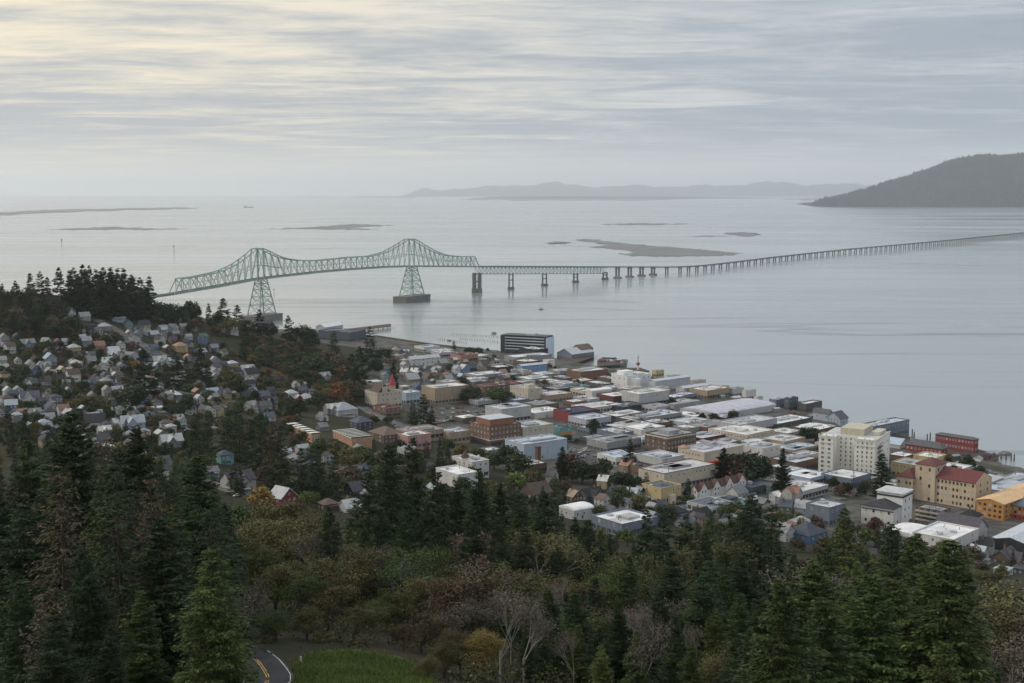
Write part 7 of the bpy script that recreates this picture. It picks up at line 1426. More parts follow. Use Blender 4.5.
# --- trees seen one by one in and behind the town: kind, px, foot, top, tone, label, ref, wide
for a in [
 ('conifer_far', 12, 286, 268, 'deep green', 'lone conifer above the ridge top house', 'the lone ridge conifer', .9), ('conifer_far', 31, 300, 272, 'deep green', None, None, 1), ('conifer_far', 41, 302, 271, 'deep green', None, None, 1), ('conifer_far', 48, 304, 276, 'deep green', None, None, 1), ('conifer_far', 60, 310, 267, 'deep green', None, None, 1), ('conifer_far', 71, 310, 270, 'deep green', None, None, 1.1),
 ('conifer_far', 84, 314, 264, 'deep green', 'tallest of the dark ridge conifers left of the bridge', 'the tallest ridge conifer', 1), ('conifer_far', 91, 312, 265, 'deep green', None, None, .9), ('conifer_far', 97, 312, 269, 'deep green', None, None, 1), ('conifer_far', 105, 314, 267, 'deep green', None, None, 1), ('conifer_far', 112, 314, 267, 'deep green', None, None, 1), ('conifer_far', 119, 315, 268, 'deep green', None, None, .9), ('conifer_far', 125, 316, 268, 'deep green', None, None, 1), ('conifer_far', 133, 318, 275, 'deep green', 'spire shaped conifer at the right end of the ridge stand', None, .9), ('conifer_far', 142, 318, 286, 'deep green', None, None, .7), ('conifer_far', 148, 320, 287, 'deep green', None, None, 1), ('conifer_far', 77, 316, 285, 'deep green', None, None, 1.2), ('conifer_far', 101, 318, 285, 'deep green', None, None, 1.2), ('conifer_far', 115, 320, 287, 'deep green', None, None, 1.2), ('conifer_far', 128, 321, 290, 'deep green', None, None, 1.2),
 ('broad_far', 158, 322, 296, 'deep green', None, None, 1), ('broad_far', 168, 324, 298, 'deep green', None, None, 1), ('broad_far', 178, 324, 300, 'deep green', None, None, 1), ('broad_far', 190, 324, 297, 'deep green', None, None, 1), ('conifer_far', 198, 326, 303, 'dark green', None, None, 1.1), ('conifer_far', 209, 325, 303, 'deep green', None, None, 1.2), ('broad_far', 218, 330, 308, 'dark green', None, None, 1), ('conifer_far', 224, 328, 297, 'dark green', None, None, 1.4), ('conifer_far', 238, 330, 304, 'dark green', None, None, 1.2), ('broad_far', 230, 335, 313, 'olive', None, None, 1), ('broad_far', 194, 330, 316, 'russet', None, None, 1.2), ('broad_far', 248, 336, 315, 'dark green', None, None, 1), ('conifer_far', 260, 338, 309, 'deep green', None, None, 1.2), ('broad_far', 268, 340, 318, 'deep green', None, None, 1.1), ('conifer_far', 289, 345, 315, 'deep green', 'pointed dark conifer on the wooded point', 'the conifer on the point', 1.1), ('broad_far', 301, 344, 321, 'deep green', None, None, 1.2), ('broad_far', 312, 350, 326, 'deep green', None, None, 1.1),
 ('conifer_far', 145, 398, 348, 'deep green', 'big dark conifer amid hillside houses with golden foot', 'the big hillside conifer', 1.15), ('broad_far', 136, 372, 357, 'golden', None, None, 1), ('broad_far', 132, 410, 378, 'deep green', None, None, 1.2), ('conifer_far', 176, 388, 352, 'deep green', None, None, 1.2), ('conifer_far', 188, 390, 366, 'deep green', None, None, 1.2), ('conifer_far', 202, 386, 346, 'deep green', 'dark conifer below the bright red house', None, 1.3), ('conifer_far', 210, 392, 368, 'dark green', None, None, 1.2), ('broad_far', 233, 388, 366, 'olive', None, None, 1), ('broad_far', 238, 396, 374, 'dark green', None, None, 1.2), ('broad_far', 226, 384, 364, 'olive', None, None, .9), ('broad_far', 270, 392, 376, 'dark green', None, None, 1.3), ('broad_far', 268, 376, 367, 'orange', None, None, 1.5), ('broad_far', 279, 379, 371, 'orange', None, None, 1.5), ('broad_far', 106, 347, 332, 'dark green', None, None, 1.2), ('broad_far', 132, 350, 341, 'russet', None, None, 1.5), ('broad_far', 70, 340, 325, 'russet', None, None, 1.1), ('broad_far', 178, 342, 333, 'russet', None, None, 1.2), ('broad_far', 168, 349, 341, 'dark green', None, None, 1.2), ('broad_far', 15, 376, 362, 'russet', None, None, 1), ('broad_far', 22, 380, 360, 'dark green', None, None, 1), ('broad_far', 58, 402, 380, 'dark green', None, None, 1.1), ('conifer_far', 40, 384, 366, 'deep green', None, None, 1), ('broad_far', 82, 412, 390, 'olive', None, None, 1.2), ('broad_far', 95, 412, 392, 'brownish', None, None, 1.2), ('broad_far', 88, 418, 402, 'dark green', None, None, 1.3), ('broad_far', 188, 414, 392, 'deep green', None, None, 1.3), ('broad_far', 176, 416, 402, 'deep green', None, None, 1.3), ('broad_far', 192, 412, 406, 'red brown', None, None, 1.6), ('broad_far', 220, 404, 396, 'orange', None, None, 1.6), ('broad_far', 240, 412, 398, 'green', None, None, 1.2), ('broad_far', 207, 400, 392, 'russet', None, None, 1.3),
 ('conifer_mid', 10, 450, 404, 'deep green', None, None, 1.1), ('conifer_mid', 27, 452, 408, 'deep green', 'dark pointed conifer beside the curving street', None, 1.1), ('conifer_mid', 196, 462, 412, 'deep green', None, None, 1.1), ('conifer_mid', 208, 466, 416, 'dark green', None, None, 1.1), ('conifer_mid', 228, 458, 412, 'deep green', 'dark dense conifer above the teal grey house', 'the dark mid slope stand', 1.2), ('conifer_mid', 240, 462, 408, 'deep green', None, None, 1.2), ('conifer_mid', 252, 470, 418, 'deep green', None, None, 1.2), ('conifer_mid', 262, 480, 412, 'dark green', None, None, 1.1), ('conifer_mid', 274, 486, 420, 'brownish', 'brownish tall conifer left of the upper striped roofs', 'the brownish conifer', 1.2), ('conifer_mid', 282, 500, 430, 'deep green', None, None, 1.2), ('conifer_mid', 302, 498, 446, 'deep green', None, None, 1.25), ('conifer_mid', 318, 503, 448, 'deep green', None, None, 1.3), ('conifer_mid', 333, 500, 455, 'dark green', None, None, 1.2), ('broad_far', 262, 510, 482, 'golden', 'golden yellow tree beside the red gabled house', 'the golden hillside tree', 1.3), ('broad_far', 308, 506, 486, 'bright green', None, None, 1.2), ('broad_far', 205, 474, 452, 'olive', None, None, 1.2), ('broad_far', 238, 452, 440, 'orange', None, None, 1.2), ('broad_far', 196, 440, 426, 'dark green', None, None, 1.2),
 ('broad_far', 320, 460, 435, 'green', None, None, 1.2), ('broad_far', 334, 462, 437, 'olive', None, None, 1.2), ('broad_far', 350, 470, 442, 'olive', None, None, 1.3), ('broad_far', 366, 470, 444, 'green', None, None, 1.2), ('broad_far', 384, 474, 446, 'olive', None, None, 1.2), ('conifer_far', 325, 430, 416, 'deep green', None, None, 1.3), ('broad_far', 374, 424, 414, 'deep green', None, None, 1.4), ('broad_far', 388, 424, 414, 'deep green', None, None, 1.2),
 ('conifer_mid', 370, 362, 326, 'deep green', 'tall dark conifer standing against the river by the shore', 'the tall shore conifer', 1.25), ('conifer_far', 334, 356, 330, 'dark green', None, None, 1), ('conifer_far', 360, 390, 345, 'deep green', None, None, 1.1), ('conifer_far', 352, 388, 352, 'deep green', None, None, 1.2), ('column', 394, 394, 360, 'deep green', 'dark columnar conifer behind the red spire', 'the columnar conifer', 1.35), ('broad_far', 374, 376, 356, 'deep green', None, None, 1.1), ('broad_far', 385, 362, 345, 'deep green', None, None, 1.2), ('broad_far', 340, 372, 350, 'brownish', None, None, 1.2), ('broad_far', 346, 382, 360, 'russet', None, None, 1.2), ('broad_far', 338, 404, 378, 'orange', 'orange autumn tree in the wooded dell', None, 1.2), ('broad_far', 350, 398, 376, 'brownish', None, None, 1.2), ('broad_far', 358, 402, 384, 'deep green', None, None, 1.2), ('broad_far', 318, 376, 352, 'dark green', None, None, 1.2), ('broad_far', 326, 366, 345, 'brownish', None, None, 1.2), ('broad_far', 318, 410, 388, 'dark green', None, None, 1.2), ('broad_far', 330, 400, 384, 'olive', None, None, 1.1), ('broad_far', 300, 416, 396, 'deep green', None, None, 1.3), ('conifer_mid', 288, 424, 398, 'deep green', None, None, 1.1),
 ('conifer_mid', 424, 428, 393, 'deep green', 'broad dark conifer left of the city car park', 'the car park conifer', 1.45), ('conifer_mid', 413, 426, 402, 'deep green', None, None, 1.5), ('conifer_mid', 432, 428, 406, 'deep green', None, None, 1.3), ('broad_far', 473, 404, 382, 'deep green', 'dark round tree right of the tan block', None, 1.1), ('broad_far', 499, 404, 383, 'green', 'round green tree before the brown red roofed building', 'the round green tree', 1.25), ('broad_far', 508, 404, 388, 'dark green', None, None, 1.1), ('conifer_mid', 440, 462, 436, 'deep green', None, None, 1), ('conifer_mid', 448, 460, 442, 'deep green', None, None, 1.1), ('broad_far', 462, 462, 440, 'olive', None, None, 1.1), ('broad_far', 478, 460, 444, 'green', None, None, 1.3), ('broad_far', 494, 470, 446, 'dark green', None, None, 1.3), ('broad_far', 508, 472, 440, 'deep green', None, None, 1.2), ('broad_far', 518, 482, 448, 'dark green', None, None, 1.3), ('broad_far', 514, 492, 468, 'bright green', None, None, 1.2), ('broad_far', 530, 488, 466, 'olive', None, None, 1.2), ('broad_far', 540, 484, 472, 'russet', None, None, 1.4),
 ('column', 562, 482, 446, 'deep green', 'pair of dark poplar like trees beside the pale blue theatre', 'the dark street poplars', 1.9), ('broad_far', 572, 480, 446, 'red brown', None, None, 1), ('broad_far', 582, 484, 458, 'deep green', None, None, 1.3), ('broad_far', 594, 484, 460, 'deep green', None, None, 1.3), ('broad_far', 604, 478, 455, 'dark green', None, None, 1.2), ('conifer_mid', 630, 472, 438, 'deep green', 'tall dark conifer in front of the parking deck', 'the parking deck conifer', 1.55), ('broad_far', 618, 490, 468, 'dark green', None, None, 1.3), ('broad_far', 628, 490, 470, 'deep green', None, None, 1.2), ('broad_far', 594, 434, 416, 'dark green', 'round dark street tree in mid downtown', 'the round street tree', 1.25), ('broad_far', 646, 494, 476, 'brownish', None, None, 1.1), ('broad_far', 568, 442, 432, 'dark green', None, None, 1.2), ('broad_far', 577, 444, 437, 'brownish', None, None, 1.2),
 ('conifer_mid', 688, 498, 478, 'deep green', None, None, 1.4), ('broad_far', 688, 504, 492, 'bright green', None, None, 1.6), ('column', 723, 484, 447, 'deep green', 'dense dark cone shaped tree behind the white gabled terrace', 'the dark cone tree', 2.2), ('broad_far', 737, 484, 446, 'red brown', 'red brown autumn tree beside the dark cone tree', None, 1), ('broad_far', 748, 486, 444, 'deep green', None, None, 1.1), ('broad_far', 757, 484, 450, 'dark green', None, None, 1), ('column', 782, 496, 447, 'deep green', 'tall dark poplar near the wide white garage', 'the poplar', 1.6), ('broad_far', 724, 500, 494, 'dark green', None, None, 1.6), ('conifer_mid', 881, 496, 452, 'deep green', 'large dark conifer at the foot of the tall white hotel', 'the hotel conifer', 1.75), ('broad_far', 833, 490, 474, 'dark green', None, None, 1.1), ('broad_far', 846, 494, 478, 'dark green', None, None, 1.1), ('broad_far', 840, 496, 484, 'red brown', None, None, 1.7), ('broad_far', 812, 492, 484, 'green', None, None, 2), ('broad_far', 862, 494, 484, 'dark green', None, None, 1.3), ('broad_far', 875, 532, 515, 'red brown', 'dark red shrub like tree before the white hall', None, 1.4), ('broad_far', 702, 421, 411, 'deep green', None, None, 1.2), ('broad_far', 714, 422, 410, 'deep green', None, None, 1.2), ('broad_far', 733, 424, 408, 'deep green', None, None, 1.2), ('broad_far', 804, 442, 424, 'deep green', None, None, 1.1), ('broad_far', 814, 442, 423, 'deep green', None, None, 1.1), ('broad_far', 780, 432, 422, 'green', None, None, 1.2), ('broad_far', 968, 470, 453, 'dark green', 'bushy dark tree beside the red pier building', None, 1.4), ('broad_far', 945, 466, 450, 'russet', None, None, 1.2), ('broad_far', 980, 474, 464, 'dark green', None, None, 1.5), ('broad_far', 478, 356, 346, 'deep green', None, None, 1.5), ('broad_far', 470, 355, 345, 'deep green', None, None, 1.5), ('conifer_far', 454, 350, 340, 'deep green', None, None, 1.2), ('broad_far', 450, 372, 362, 'dark green', None, None, 1.3), ('broad_far', 462, 386, 374, 'deep green', None, None, 1.2), ('broad_far', 512, 382, 373, 'dark green', None, None, 1.3), ('broad_far', 545, 385, 378, 'brownish', None, None, 1.6), ('broad_far', 575, 387, 380, 'russet', None, None, 1.6), ('broad_far', 650, 402, 392, 'dark green', None, None, 1.2), ('broad_far', 672, 408, 396, 'deep green', None, None, 1.3), ('broad_far', 690, 394, 386, 'dark green', None, None, 1.2)]:
    tree_px(*a)
# --- wooded masses: left woods, brushy slope, gardens
def fill_trees(P, n, kinds, tones, hr, gap, seed, wide=(1, 1.3), clear=2.0):
    r_ = random.Random(seed); xs = [a for a, _ in P]; ys = [b_ for _, b_ in P]; k_ = 0
    for _ in range(n * 30):
        if k_ >= n: break
        px, py = r_.uniform(min(xs), max(xs)), r_.uniform(min(ys), max(ys))
        if not in_poly(px, py, P): continue
        c = on_ground(px, py)
        if any((c[0] - a) ** 2 + (c[1] - b_) ** 2 < gap * gap for a, b_, _r in TREES) or not free(c[0], c[1], clear): continue
        tree(r_.choice(kinds), c[0], c[1], c[2] - .3, r_.uniform(*hr), r_.choice(tones), wide=r_.uniform(*wide)); k_ += 1
fill_trees([(-5, 436), (60, 440), (130, 458), (235, 466), (250, 505), (150, 520), (0, 500)], 60, ['conifer_mid', 'broad_far', 'conifer_mid'], ['deep green', 'dark green', 'olive', 'brownish', 'green'], (9, 18), 6.5, 31, clear=.3)
fill_trees([(0, 300), (30, 300), (70, 318), (75, 345), (60, 345), (0, 335)], 64, ['conifer_far', 'conifer_far', 'broad_far'], ['deep green', 'dark green', 'deep green', 'brownish'], (14, 26), 6.5, 1)
fill_trees([(72, 303), (150, 308), (152, 322), (75, 319)], 34, ['conifer_far'], ['deep green', 'deep green', 'dark green'], (26, 44), 7, 12, wide=(1.1, 1.4))
fill_trees([(150, 318), (250, 332), (300, 345), (300, 352), (240, 340), (150, 326)], 20, ['broad_far', 'conifer_far'], ['deep green', 'dark green', 'russet'], (8, 15), 8, 2)
fill_trees([(245, 340), (300, 345), (335, 360), (340, 378), (300, 378), (270, 368), (240, 360)], 240, ['broad_far', 'bush', 'broad_far'], ['brownish', 'dark green', 'deep green', 'deep green', 'olive', 'russet', 'dark green'], (7, 13), 3.8, 3)
fill_trees([(290, 375), (345, 375), (365, 398), (340, 412), (290, 400)], 50, ['broad_far'], ['dark green', 'olive', 'russet', 'deep green'], (7, 13), 4.6, 4)
fill_trees([(0, 345), (95, 335), (230, 350), (300, 395), (300, 450), (230, 440), (150, 470), (0, 430)], 560, ['broad_far', 'broad_far', 'bush', 'conifer_far', 'broad_far'], ['dark green', 'deep green', 'green', 'deep green', 'russet', 'olive', 'dark green'], (5, 11), 4.2, 5, clear=-3.4)
fill_trees([(300, 440), (440, 450), (560, 478), (700, 500), (700, 528), (560, 520), (440, 505), (300, 505)], 90, ['broad_far', 'broad_far', 'conifer_mid'], ['dark green', 'olive', 'deep green', 'brownish', 'green'], (8, 16), 6.5, 6, clear=.5)
fill_trees([(390, 345), (500, 352), (620, 385), (780, 425), (900, 470), (900, 500), (780, 470), (620, 430), (480, 390), (400, 370)], 45, ['broad_far', 'bush'], ['dark green', 'deep green', 'brownish', 'russet'], (4, 8), 8, 7, clear=.3)
fill_trees([(700, 505), (800, 515), (900, 545), (1024, 565), (1024, 590), (900, 575), (780, 550), (700, 535)], 50, ['broad_far', 'conifer_mid', 'broad_far'], ['dark green', 'olive', 'brownish', 'green'], (7, 14), 6.5, 8, clear=.5)
build_trees()
# --- undergrowth over the near slope
rs = np.random.RandomState(9); Pc = []
while len(Pc) < 3600:
    px = rs.uniform(-60, 1080); d = rs.uniform(80, 640) ** 1.0; x = (px - CX) / F * d
    z = gz(x, d); g_ = proj((x, d, z))
    if (in_poly(g_[0], g_[1], CLEAR) and g_[1] > 652) or (225 < px < 300 and g_[1] > 645) or (300 <= px < 432 and g_[1] > 652): continue
    if z < 20 or not free(x, d, 3): continue
    Pc.append((x, d, z))
Pc = np.array(Pc); n = 44; rad = rs.uniform(1.2, 3.6, len(Pc))
Cc = np.repeat(Pc, n, 0) + rs.normal(0, 1, (len(Pc) * n, 3)) * np.repeat(rad, n)[:, None] * np.array([.6, .6, .45]); Cc[:, 2] += np.repeat(rad, n) * .55
a = rs.normal(0, 1, Cc.shape); a /= np.linalg.norm(a, axis=1)[:, None]; b_ = np.cross(a, rs.normal(0, 1, Cc.shape)); b_ /= np.linalg.norm(b_, axis=1)[:, None]
V, Q = rhombi(Cc, a * rs.uniform(.16, .36, len(Cc))[:, None], b_ * rs.uniform(.08, .2, len(Cc))[:, None])
tag(link('undergrowth', np_mesh('undergrowth', V, Q, mat('undergrowth_leaves', (.065, .07, .028), .8, .03, .4, island=.6, island_hue=(.12, .085, .05, .6), spec=.15))), 'brown and green undergrowth between the forest trees', 'undergrowth', kind='stuff')
# --- clearing and grass
def draped(name, pts_px, dz, mt, kind='structure', n=14):
    """a sheet draped on the slope inside a picture outline"""
    W = [on_ground(a, b_) for a, b_ in pts_px]; xs = [p[0] for p in W]; ys = [p[1] for p in W]; P2 = [(p[0], p[1]) for p in W]
    m = MB(); gxs = np.linspace(min(xs), max(xs), n); gys = np.linspace(min(ys), max(ys), n)
    for i in range(n - 1):
        for j in range(n - 1):
            cx_, cy_ = (gxs[i] + gxs[i + 1]) / 2, (gys[j] + gys[j + 1]) / 2
            if in_poly(cx_, cy_, P2):
                m.add([(x, y, gz(x, y) + dz) for x, y in ((gxs[i], gys[j]), (gxs[i + 1], gys[j]), (gxs[i + 1], gys[j + 1]), (gxs[i], gys[j + 1]))], [(0, 1, 2, 3)])
    o = m.build(name, mt); o['kind'] = kind; return o
mgr = bpy.data.materials.new('meadow_grass'); mgr.use_nodes = True; t = NT(mgr.node_tree); b = t.n['Principled BSDF']; g = t.new('ShaderNodeNewGeometry')
c = t.mix(t.step(t.noise(g.outputs['Position'], .09, 5), .42, .62), (.085, .145, .028), (.17, .14, .07)); c = t.mix(t.step(t.noise(g.outputs['Position'], .9, 4), .4, .7), c, (.06, .062, .028))
t.l.new(c, b.inputs['Base Color']); t.put(b, 'Roughness', .95); t.put(b, 'Specular IOR Level', .1)
draped('lawn', [(300, 700), (296, 680), (300, 664), (308, 656), (326, 651), (344, 649), (362, 650), (378, 654), (396, 656), (410, 661), (424, 668), (432, 700)], .06, mgr, n=60)
GP = []
while len(GP) < 26000:
    px, py = rs.uniform(268, 452), rs.uniform(640, 692)
    if not in_poly(px, py, [(298, 700), (294, 680), (296, 664), (306, 654), (326, 649), (362, 648), (396, 655), (424, 667), (434, 700)]): continue
    GP.append((px + rs.normal(0, 5), py + rs.normal(0, 2.2)))
W_ = []
for a, b2 in GP[:26000]:
    d_ = ray(a, b2); yy = 160.0
    for _ in range(5): yy = (gz(d_[0] / d_[1] * yy, yy) - H) / (d_[2] / d_[1])
    W_.append((d_[0] / d_[1] * yy, yy, gz(d_[0] / d_[1] * yy, yy)))
W_ = np.array(W_); hgt = rs.uniform(.12, .42, len(W_)); az = rs.rand(len(W_)) * 6.28
B_ = np.stack([np.cos(az) * .06, np.sin(az) * .06, np.zeros(len(W_))], 1); A_ = np.stack([rs.normal(0, .1, len(W_)), rs.normal(0, .1, len(W_)), hgt], 1)
V, Q = rhombi(W_ + A_ * .9, A_, B_)
tag(link('grass', np_mesh('grass', V, Q, mat('grass_blades', (.12, .175, .045), .9, .1, .4, island=.6, island_hue=(.20, .155, .08, .9), spec=.1))), 'rough green and straw coloured grass in the forest clearing', 'grass', kind='stuff')
# --- roads
M_STREET = mat('worn_street', (.125, .122, .118), .9, .15, .3)
STREETS = []
def road(px_pts, width, lines=True, name='road', lift=.08, world=None, marks='centre'):
    W = [np.array(p) for p in world] if world else [on_ground(a, b_) for a, b_ in px_pts]
    P = []
    for i in range(len(W) - 1):
        L = np.linalg.norm((W[i + 1] - W[i])[:2]); n = max(2, int(L / 4))
        p0 = W[max(i - 1, 0)]; p1 = W[i]; p2 = W[i + 1]; p3 = W[min(i + 2, len(W) - 1)]
        for q in range(n):
            u = q / n; P.append(.5 * (2 * p1 + (p2 - p0) * u + (2 * p0 - 5 * p1 + 4 * p2 - p3) * u * u + (3 * p1 - p0 - 3 * p2 + p3) * u ** 3))
    P.append(W[-1])
    def strip(o0, o1, dz, m):
        prev = None
        for i in range(len(P)):
            d = tangent(P, i); row = []
            zc = max(gz(P[i][0] - d[1] * u, P[i][1] + d[0] * u) for u in (-width / 2, 0, width / 2))
            for u in (o0, o1): row.append((P[i][0] - d[1] * u, P[i][1] + d[0] * u, max(zc, 3.5) + dz))
            if prev: m.add([prev[0], prev[1], row[1], row[0]], [(3, 2, 1, 0)])
            prev = row
    m = MB(); strip(-width / 2, width / 2, lift, m); m.build(name, M_ASPH if marks == 'full' else M_STREET)['kind'] = 'structure'
    if marks:
        m = MB()
        if marks == 'full':
            strip(-width / 2 + .38, -width / 2 + .50, lift + .02, m); strip(width / 2 - .50, width / 2 - .38, lift + .02, m)
            m.build('road_marking', M_LINEW)['kind'] = 'structure'; m = MB(); strip(-.22, -.08, lift + .02, m); strip(.08, .22, lift + .02, m)
        else: strip(-.2, .2, lift + .02, m)
        m.build('road_marking', M_LINEY)['kind'] = 'structure'
    if width >= 10: STREETS.append((P, width))
rp = [on_ground(*q) for q in ((240, 656), (254, 662), (262, 670), (267, 684))]
road(None, 6.6, world=[rp[0] + np.array([-9, 9, 0]), *rp, rp[-1] + np.array([-1, -12, 0])], marks='full', lift=.25)
road([(92, 318), (110, 327), (130, 339), (150, 349), (166, 357)], 11, marks=None)
road([(0, 396), (14, 404), (24, 418), (38, 432), (55, 440)], 11, marks=None); road([(362, 408), (375, 415), (390, 422), (408, 428)], 11, marks=None)
road([(566, 374), (574, 384), (582, 396), (590, 404), (610, 412)], 20); road([(150, 388), (200, 395), (235, 402)], 8, marks=None); road([(130, 405), (150, 415), (165, 432)], 8, marks=None)
road([(200, 480), (232, 492), (250, 498)], 8, marks=None); road([(215, 372), (240, 384), (262, 392)], 8, marks=None)
road([(400, 428), (470, 416), (540, 404)], 12, marks=None); road([(560, 452), (620, 446), (700, 430)], 12); road([(600, 480), (690, 474), (780, 462), (850, 450)], 12, marks=None)
road([(640, 510), (720, 502), (800, 492), (900, 500)], 11, marks=None); road([(700, 470), (745, 480), (770, 490), (800, 505)], 10, marks=None); road([(560, 398), (620, 420), (690, 440), (760, 470), (840, 500)], 12)
road([(960, 463), (990, 474), (1024, 486)], 10, marks=None); road([(880, 455), (940, 468), (1024, 498)], 10, marks=None)
# --- more downtown blocks in the open lots
rb = random.Random(33); k_ = 0
DZ = [(440, 355), (520, 362), (600, 375), (660, 392), (760, 420), (860, 450), (930, 480), (900, 495), (800, 485), (690, 465), (600, 440), (520, 410), (440, 380)]
for _ in range(4000):
    if k_ >= 60: break
    px, py = rb.uniform(430, 940), rb.uniform(355, 495)
    if not in_poly(px, py, DZ): continue
    c = on_ground(px, py); r = grid_rot(px); w0, d0 = rb.uniform(12, 26), rb.uniform(14, 30)
    cx_, cy_ = c[0] + (cos(r) * w0 - sin(r) * d0) / 2, c[1] + (sin(r) * w0 + cos(r) * d0) / 2
    if not free(cx_, cy_, (w0 + d0) * .24): continue
    if shore_sd(np.array([cx_]), np.array([cy_]))[0] < 18: continue
    eL = c + np.array([-sin(r), cos(r), 0]) * d0; eR = c + np.array([cos(r), sin(r), 0]) * w0
    wl = rb.choice(['white', 'grey', 'pale grey', 'tan', 'cream', 'brick', 'brown', 'lavender', 'dark grey', 'grey blue', 'slate']); rf_ = rb.choice(['white', 'white', 'bright white', 'pale grey', 'silver', 'lavender', 'grey'])
    lab = relate(px, py, desc=f'low {wl} store with {rf_} roof')
    block(proj(eL)[0], px, proj(eR)[0], py, rb.uniform(4.5, 7) * F / proj(c)[2], wl, rf_, 1, rb.choice((1, 2, 3)), rb.choice((2, 3, 4)), lab); k_ += 1
# --- parked and moving cars
def car_mesh(body, name):
    m = MB()
    m.extr([(-2.2, .35), (2.2, .35), (2.25, .8), (1.3, .92), (-1.5, .95), (-2.2, .9)], 'x', -.86, .86, 0)
    m.extr([(-1.55, .95), (1.2, .92), (.55, 1.42), (-1.2, 1.45)], 'x', -.74, .74, 1)
    m.extr([(-1.15, 1.452), (.5, 1.422), (.45, 1.48), (-1.1, 1.5)], 'x', -.68, .68, 0)
    for x in (-.8, .8):
        for y in (-1.4, 1.35): m.tube((x - .1, y, .33), (x + .1, y, .33), .33, .33, 10, 2)
    for x in (-.6, .6): m.box(x - .18, x + .18, 2.22, 2.28, .6, .74, 3)
    return m.mesh(name, [M_PAINT, M_GLASS, M_RUBBER, M_FRAME])
CAR = car_mesh(None, 'parked_car'); CARC = {'white': (.62, .62, .62), 'silver': (.36, .37, .38), 'black': (.02, .02, .022), 'red': (.35, .03, .03), 'blue': (.04, .09, .22), 'grey': (.13, .135, .14)}
rc_ = random.Random(3); CARS = []
def car(px, py, rz=None, col=None):
    c = on_ground(px, py)
    if any((c[0] - a) ** 2 + (c[1] - b_) ** 2 < 9 for a, b_ in CARS) or c[2] < 2: return
    if not all((fx - c[0]) ** 2 + (fy - c[1]) ** 2 > (fr * .8 + 2) ** 2 for fx, fy, fr in FOOT): return
    CARS.append((c[0], c[1])); col = col or rc_.choice(['white'] * 4 + ['silver'] * 3 + ['black'] * 2 + ['grey'] * 2 + ['red', 'blue'])
    o = link('parked_car', CAR, None, CARC[col], (c[0], c[1], c[2] + .32), rz if rz is not None else grid_rot(px) + rc_.choice((0, pi / 2)))
    uniq(o, relate(px, py, desc=f'{col} parked car'), 'car', 'cars in the streets and lots')
def car_w(x, y, rz):
    c = (x, y, max(gz(x, y), 3.5)); p = proj(c)
    if len(CARS) > 285 or any((c[0] - a) ** 2 + (c[1] - b_) ** 2 < 16 for a, b_ in CARS) or not all((fx - x) ** 2 + (fy - y) ** 2 > (fr * .55) ** 2 for fx, fy, fr in FOOT): return
    CARS.append((x, y)); col = rc_.choice(['white'] * 4 + ['silver'] * 3 + ['black'] * 2 + ['grey'] * 2 + ['red', 'blue'])
    o = link('parked_car', CAR, None, CARC[col], (x, y, c[2] + .2), rz); uniq(o, relate(p[0], p[1], desc=f'{col} car by the kerb'), 'car', 'cars in the streets and lots')
for P, wd in STREETS:
    if not -150 < proj(P[len(P) // 2])[0] < 1100: continue
    for i in range(1, len(P) - 1, 2):
        d = tangent(P, i)
        for s_ in (-1, 1):
            if rc_.random() < .42: car_w(P[i][0] - d[1] * s_ * (wd / 2 - 1.3), P[i][1] + d[0] * s_ * (wd / 2 - 1.3), atan2(d[1], d[0]) - pi / 2)
for i in range(12):
    for j in range(3): car(984 + i * 4.2 + j * 2, 470 + i * 1.6 + j * 4.5, grid_rot(980))
for i in range(9):
    for j in range(4):
        if rc_.random() < .75: car(437 + i * 5.2, 410 + j * 4.2 - i * .3, grid_rot(450))
for P, n in (([(566, 372), (600, 406), (592, 410), (562, 380)], 8), ([(560, 440), (606, 445), (602, 462), (570, 458)], 14), ([(572, 424), (604, 438), (640, 442), (600, 430)], 12), ([(0, 396), (40, 430), (30, 432), (0, 405)], 4), ([(95, 318), (160, 354), (150, 354), (95, 324)], 4), ([(60, 420), (80, 430), (70, 445), (45, 435)], 5), ([(165, 420), (190, 430), (180, 440), (160, 432)], 6), ([(640, 470), (700, 470), (700, 476), (650, 482)], 7), ([(760, 470), (880, 496), (860, 500), (780, 490)], 8), ([(520, 372), (575, 392), (560, 398), (520, 385)], 12), ([(440, 355), (560, 372), (540, 378), (450, 364)], 12), ([(200, 474), (250, 496), (230, 500)], 3)):
    k_ = 0
    for _ in range(n * 12):
        if k_ >= n: break
        px, py = rc_.uniform(min(a for a, _ in P), max(a for a, _ in P)), rc_.uniform(min(b_ for _, b_ in P), max(b_ for _, b_ in P))
        if in_poly(px, py, P): n0 = len(CARS); car(px, py); k_ += len(CARS) - n0
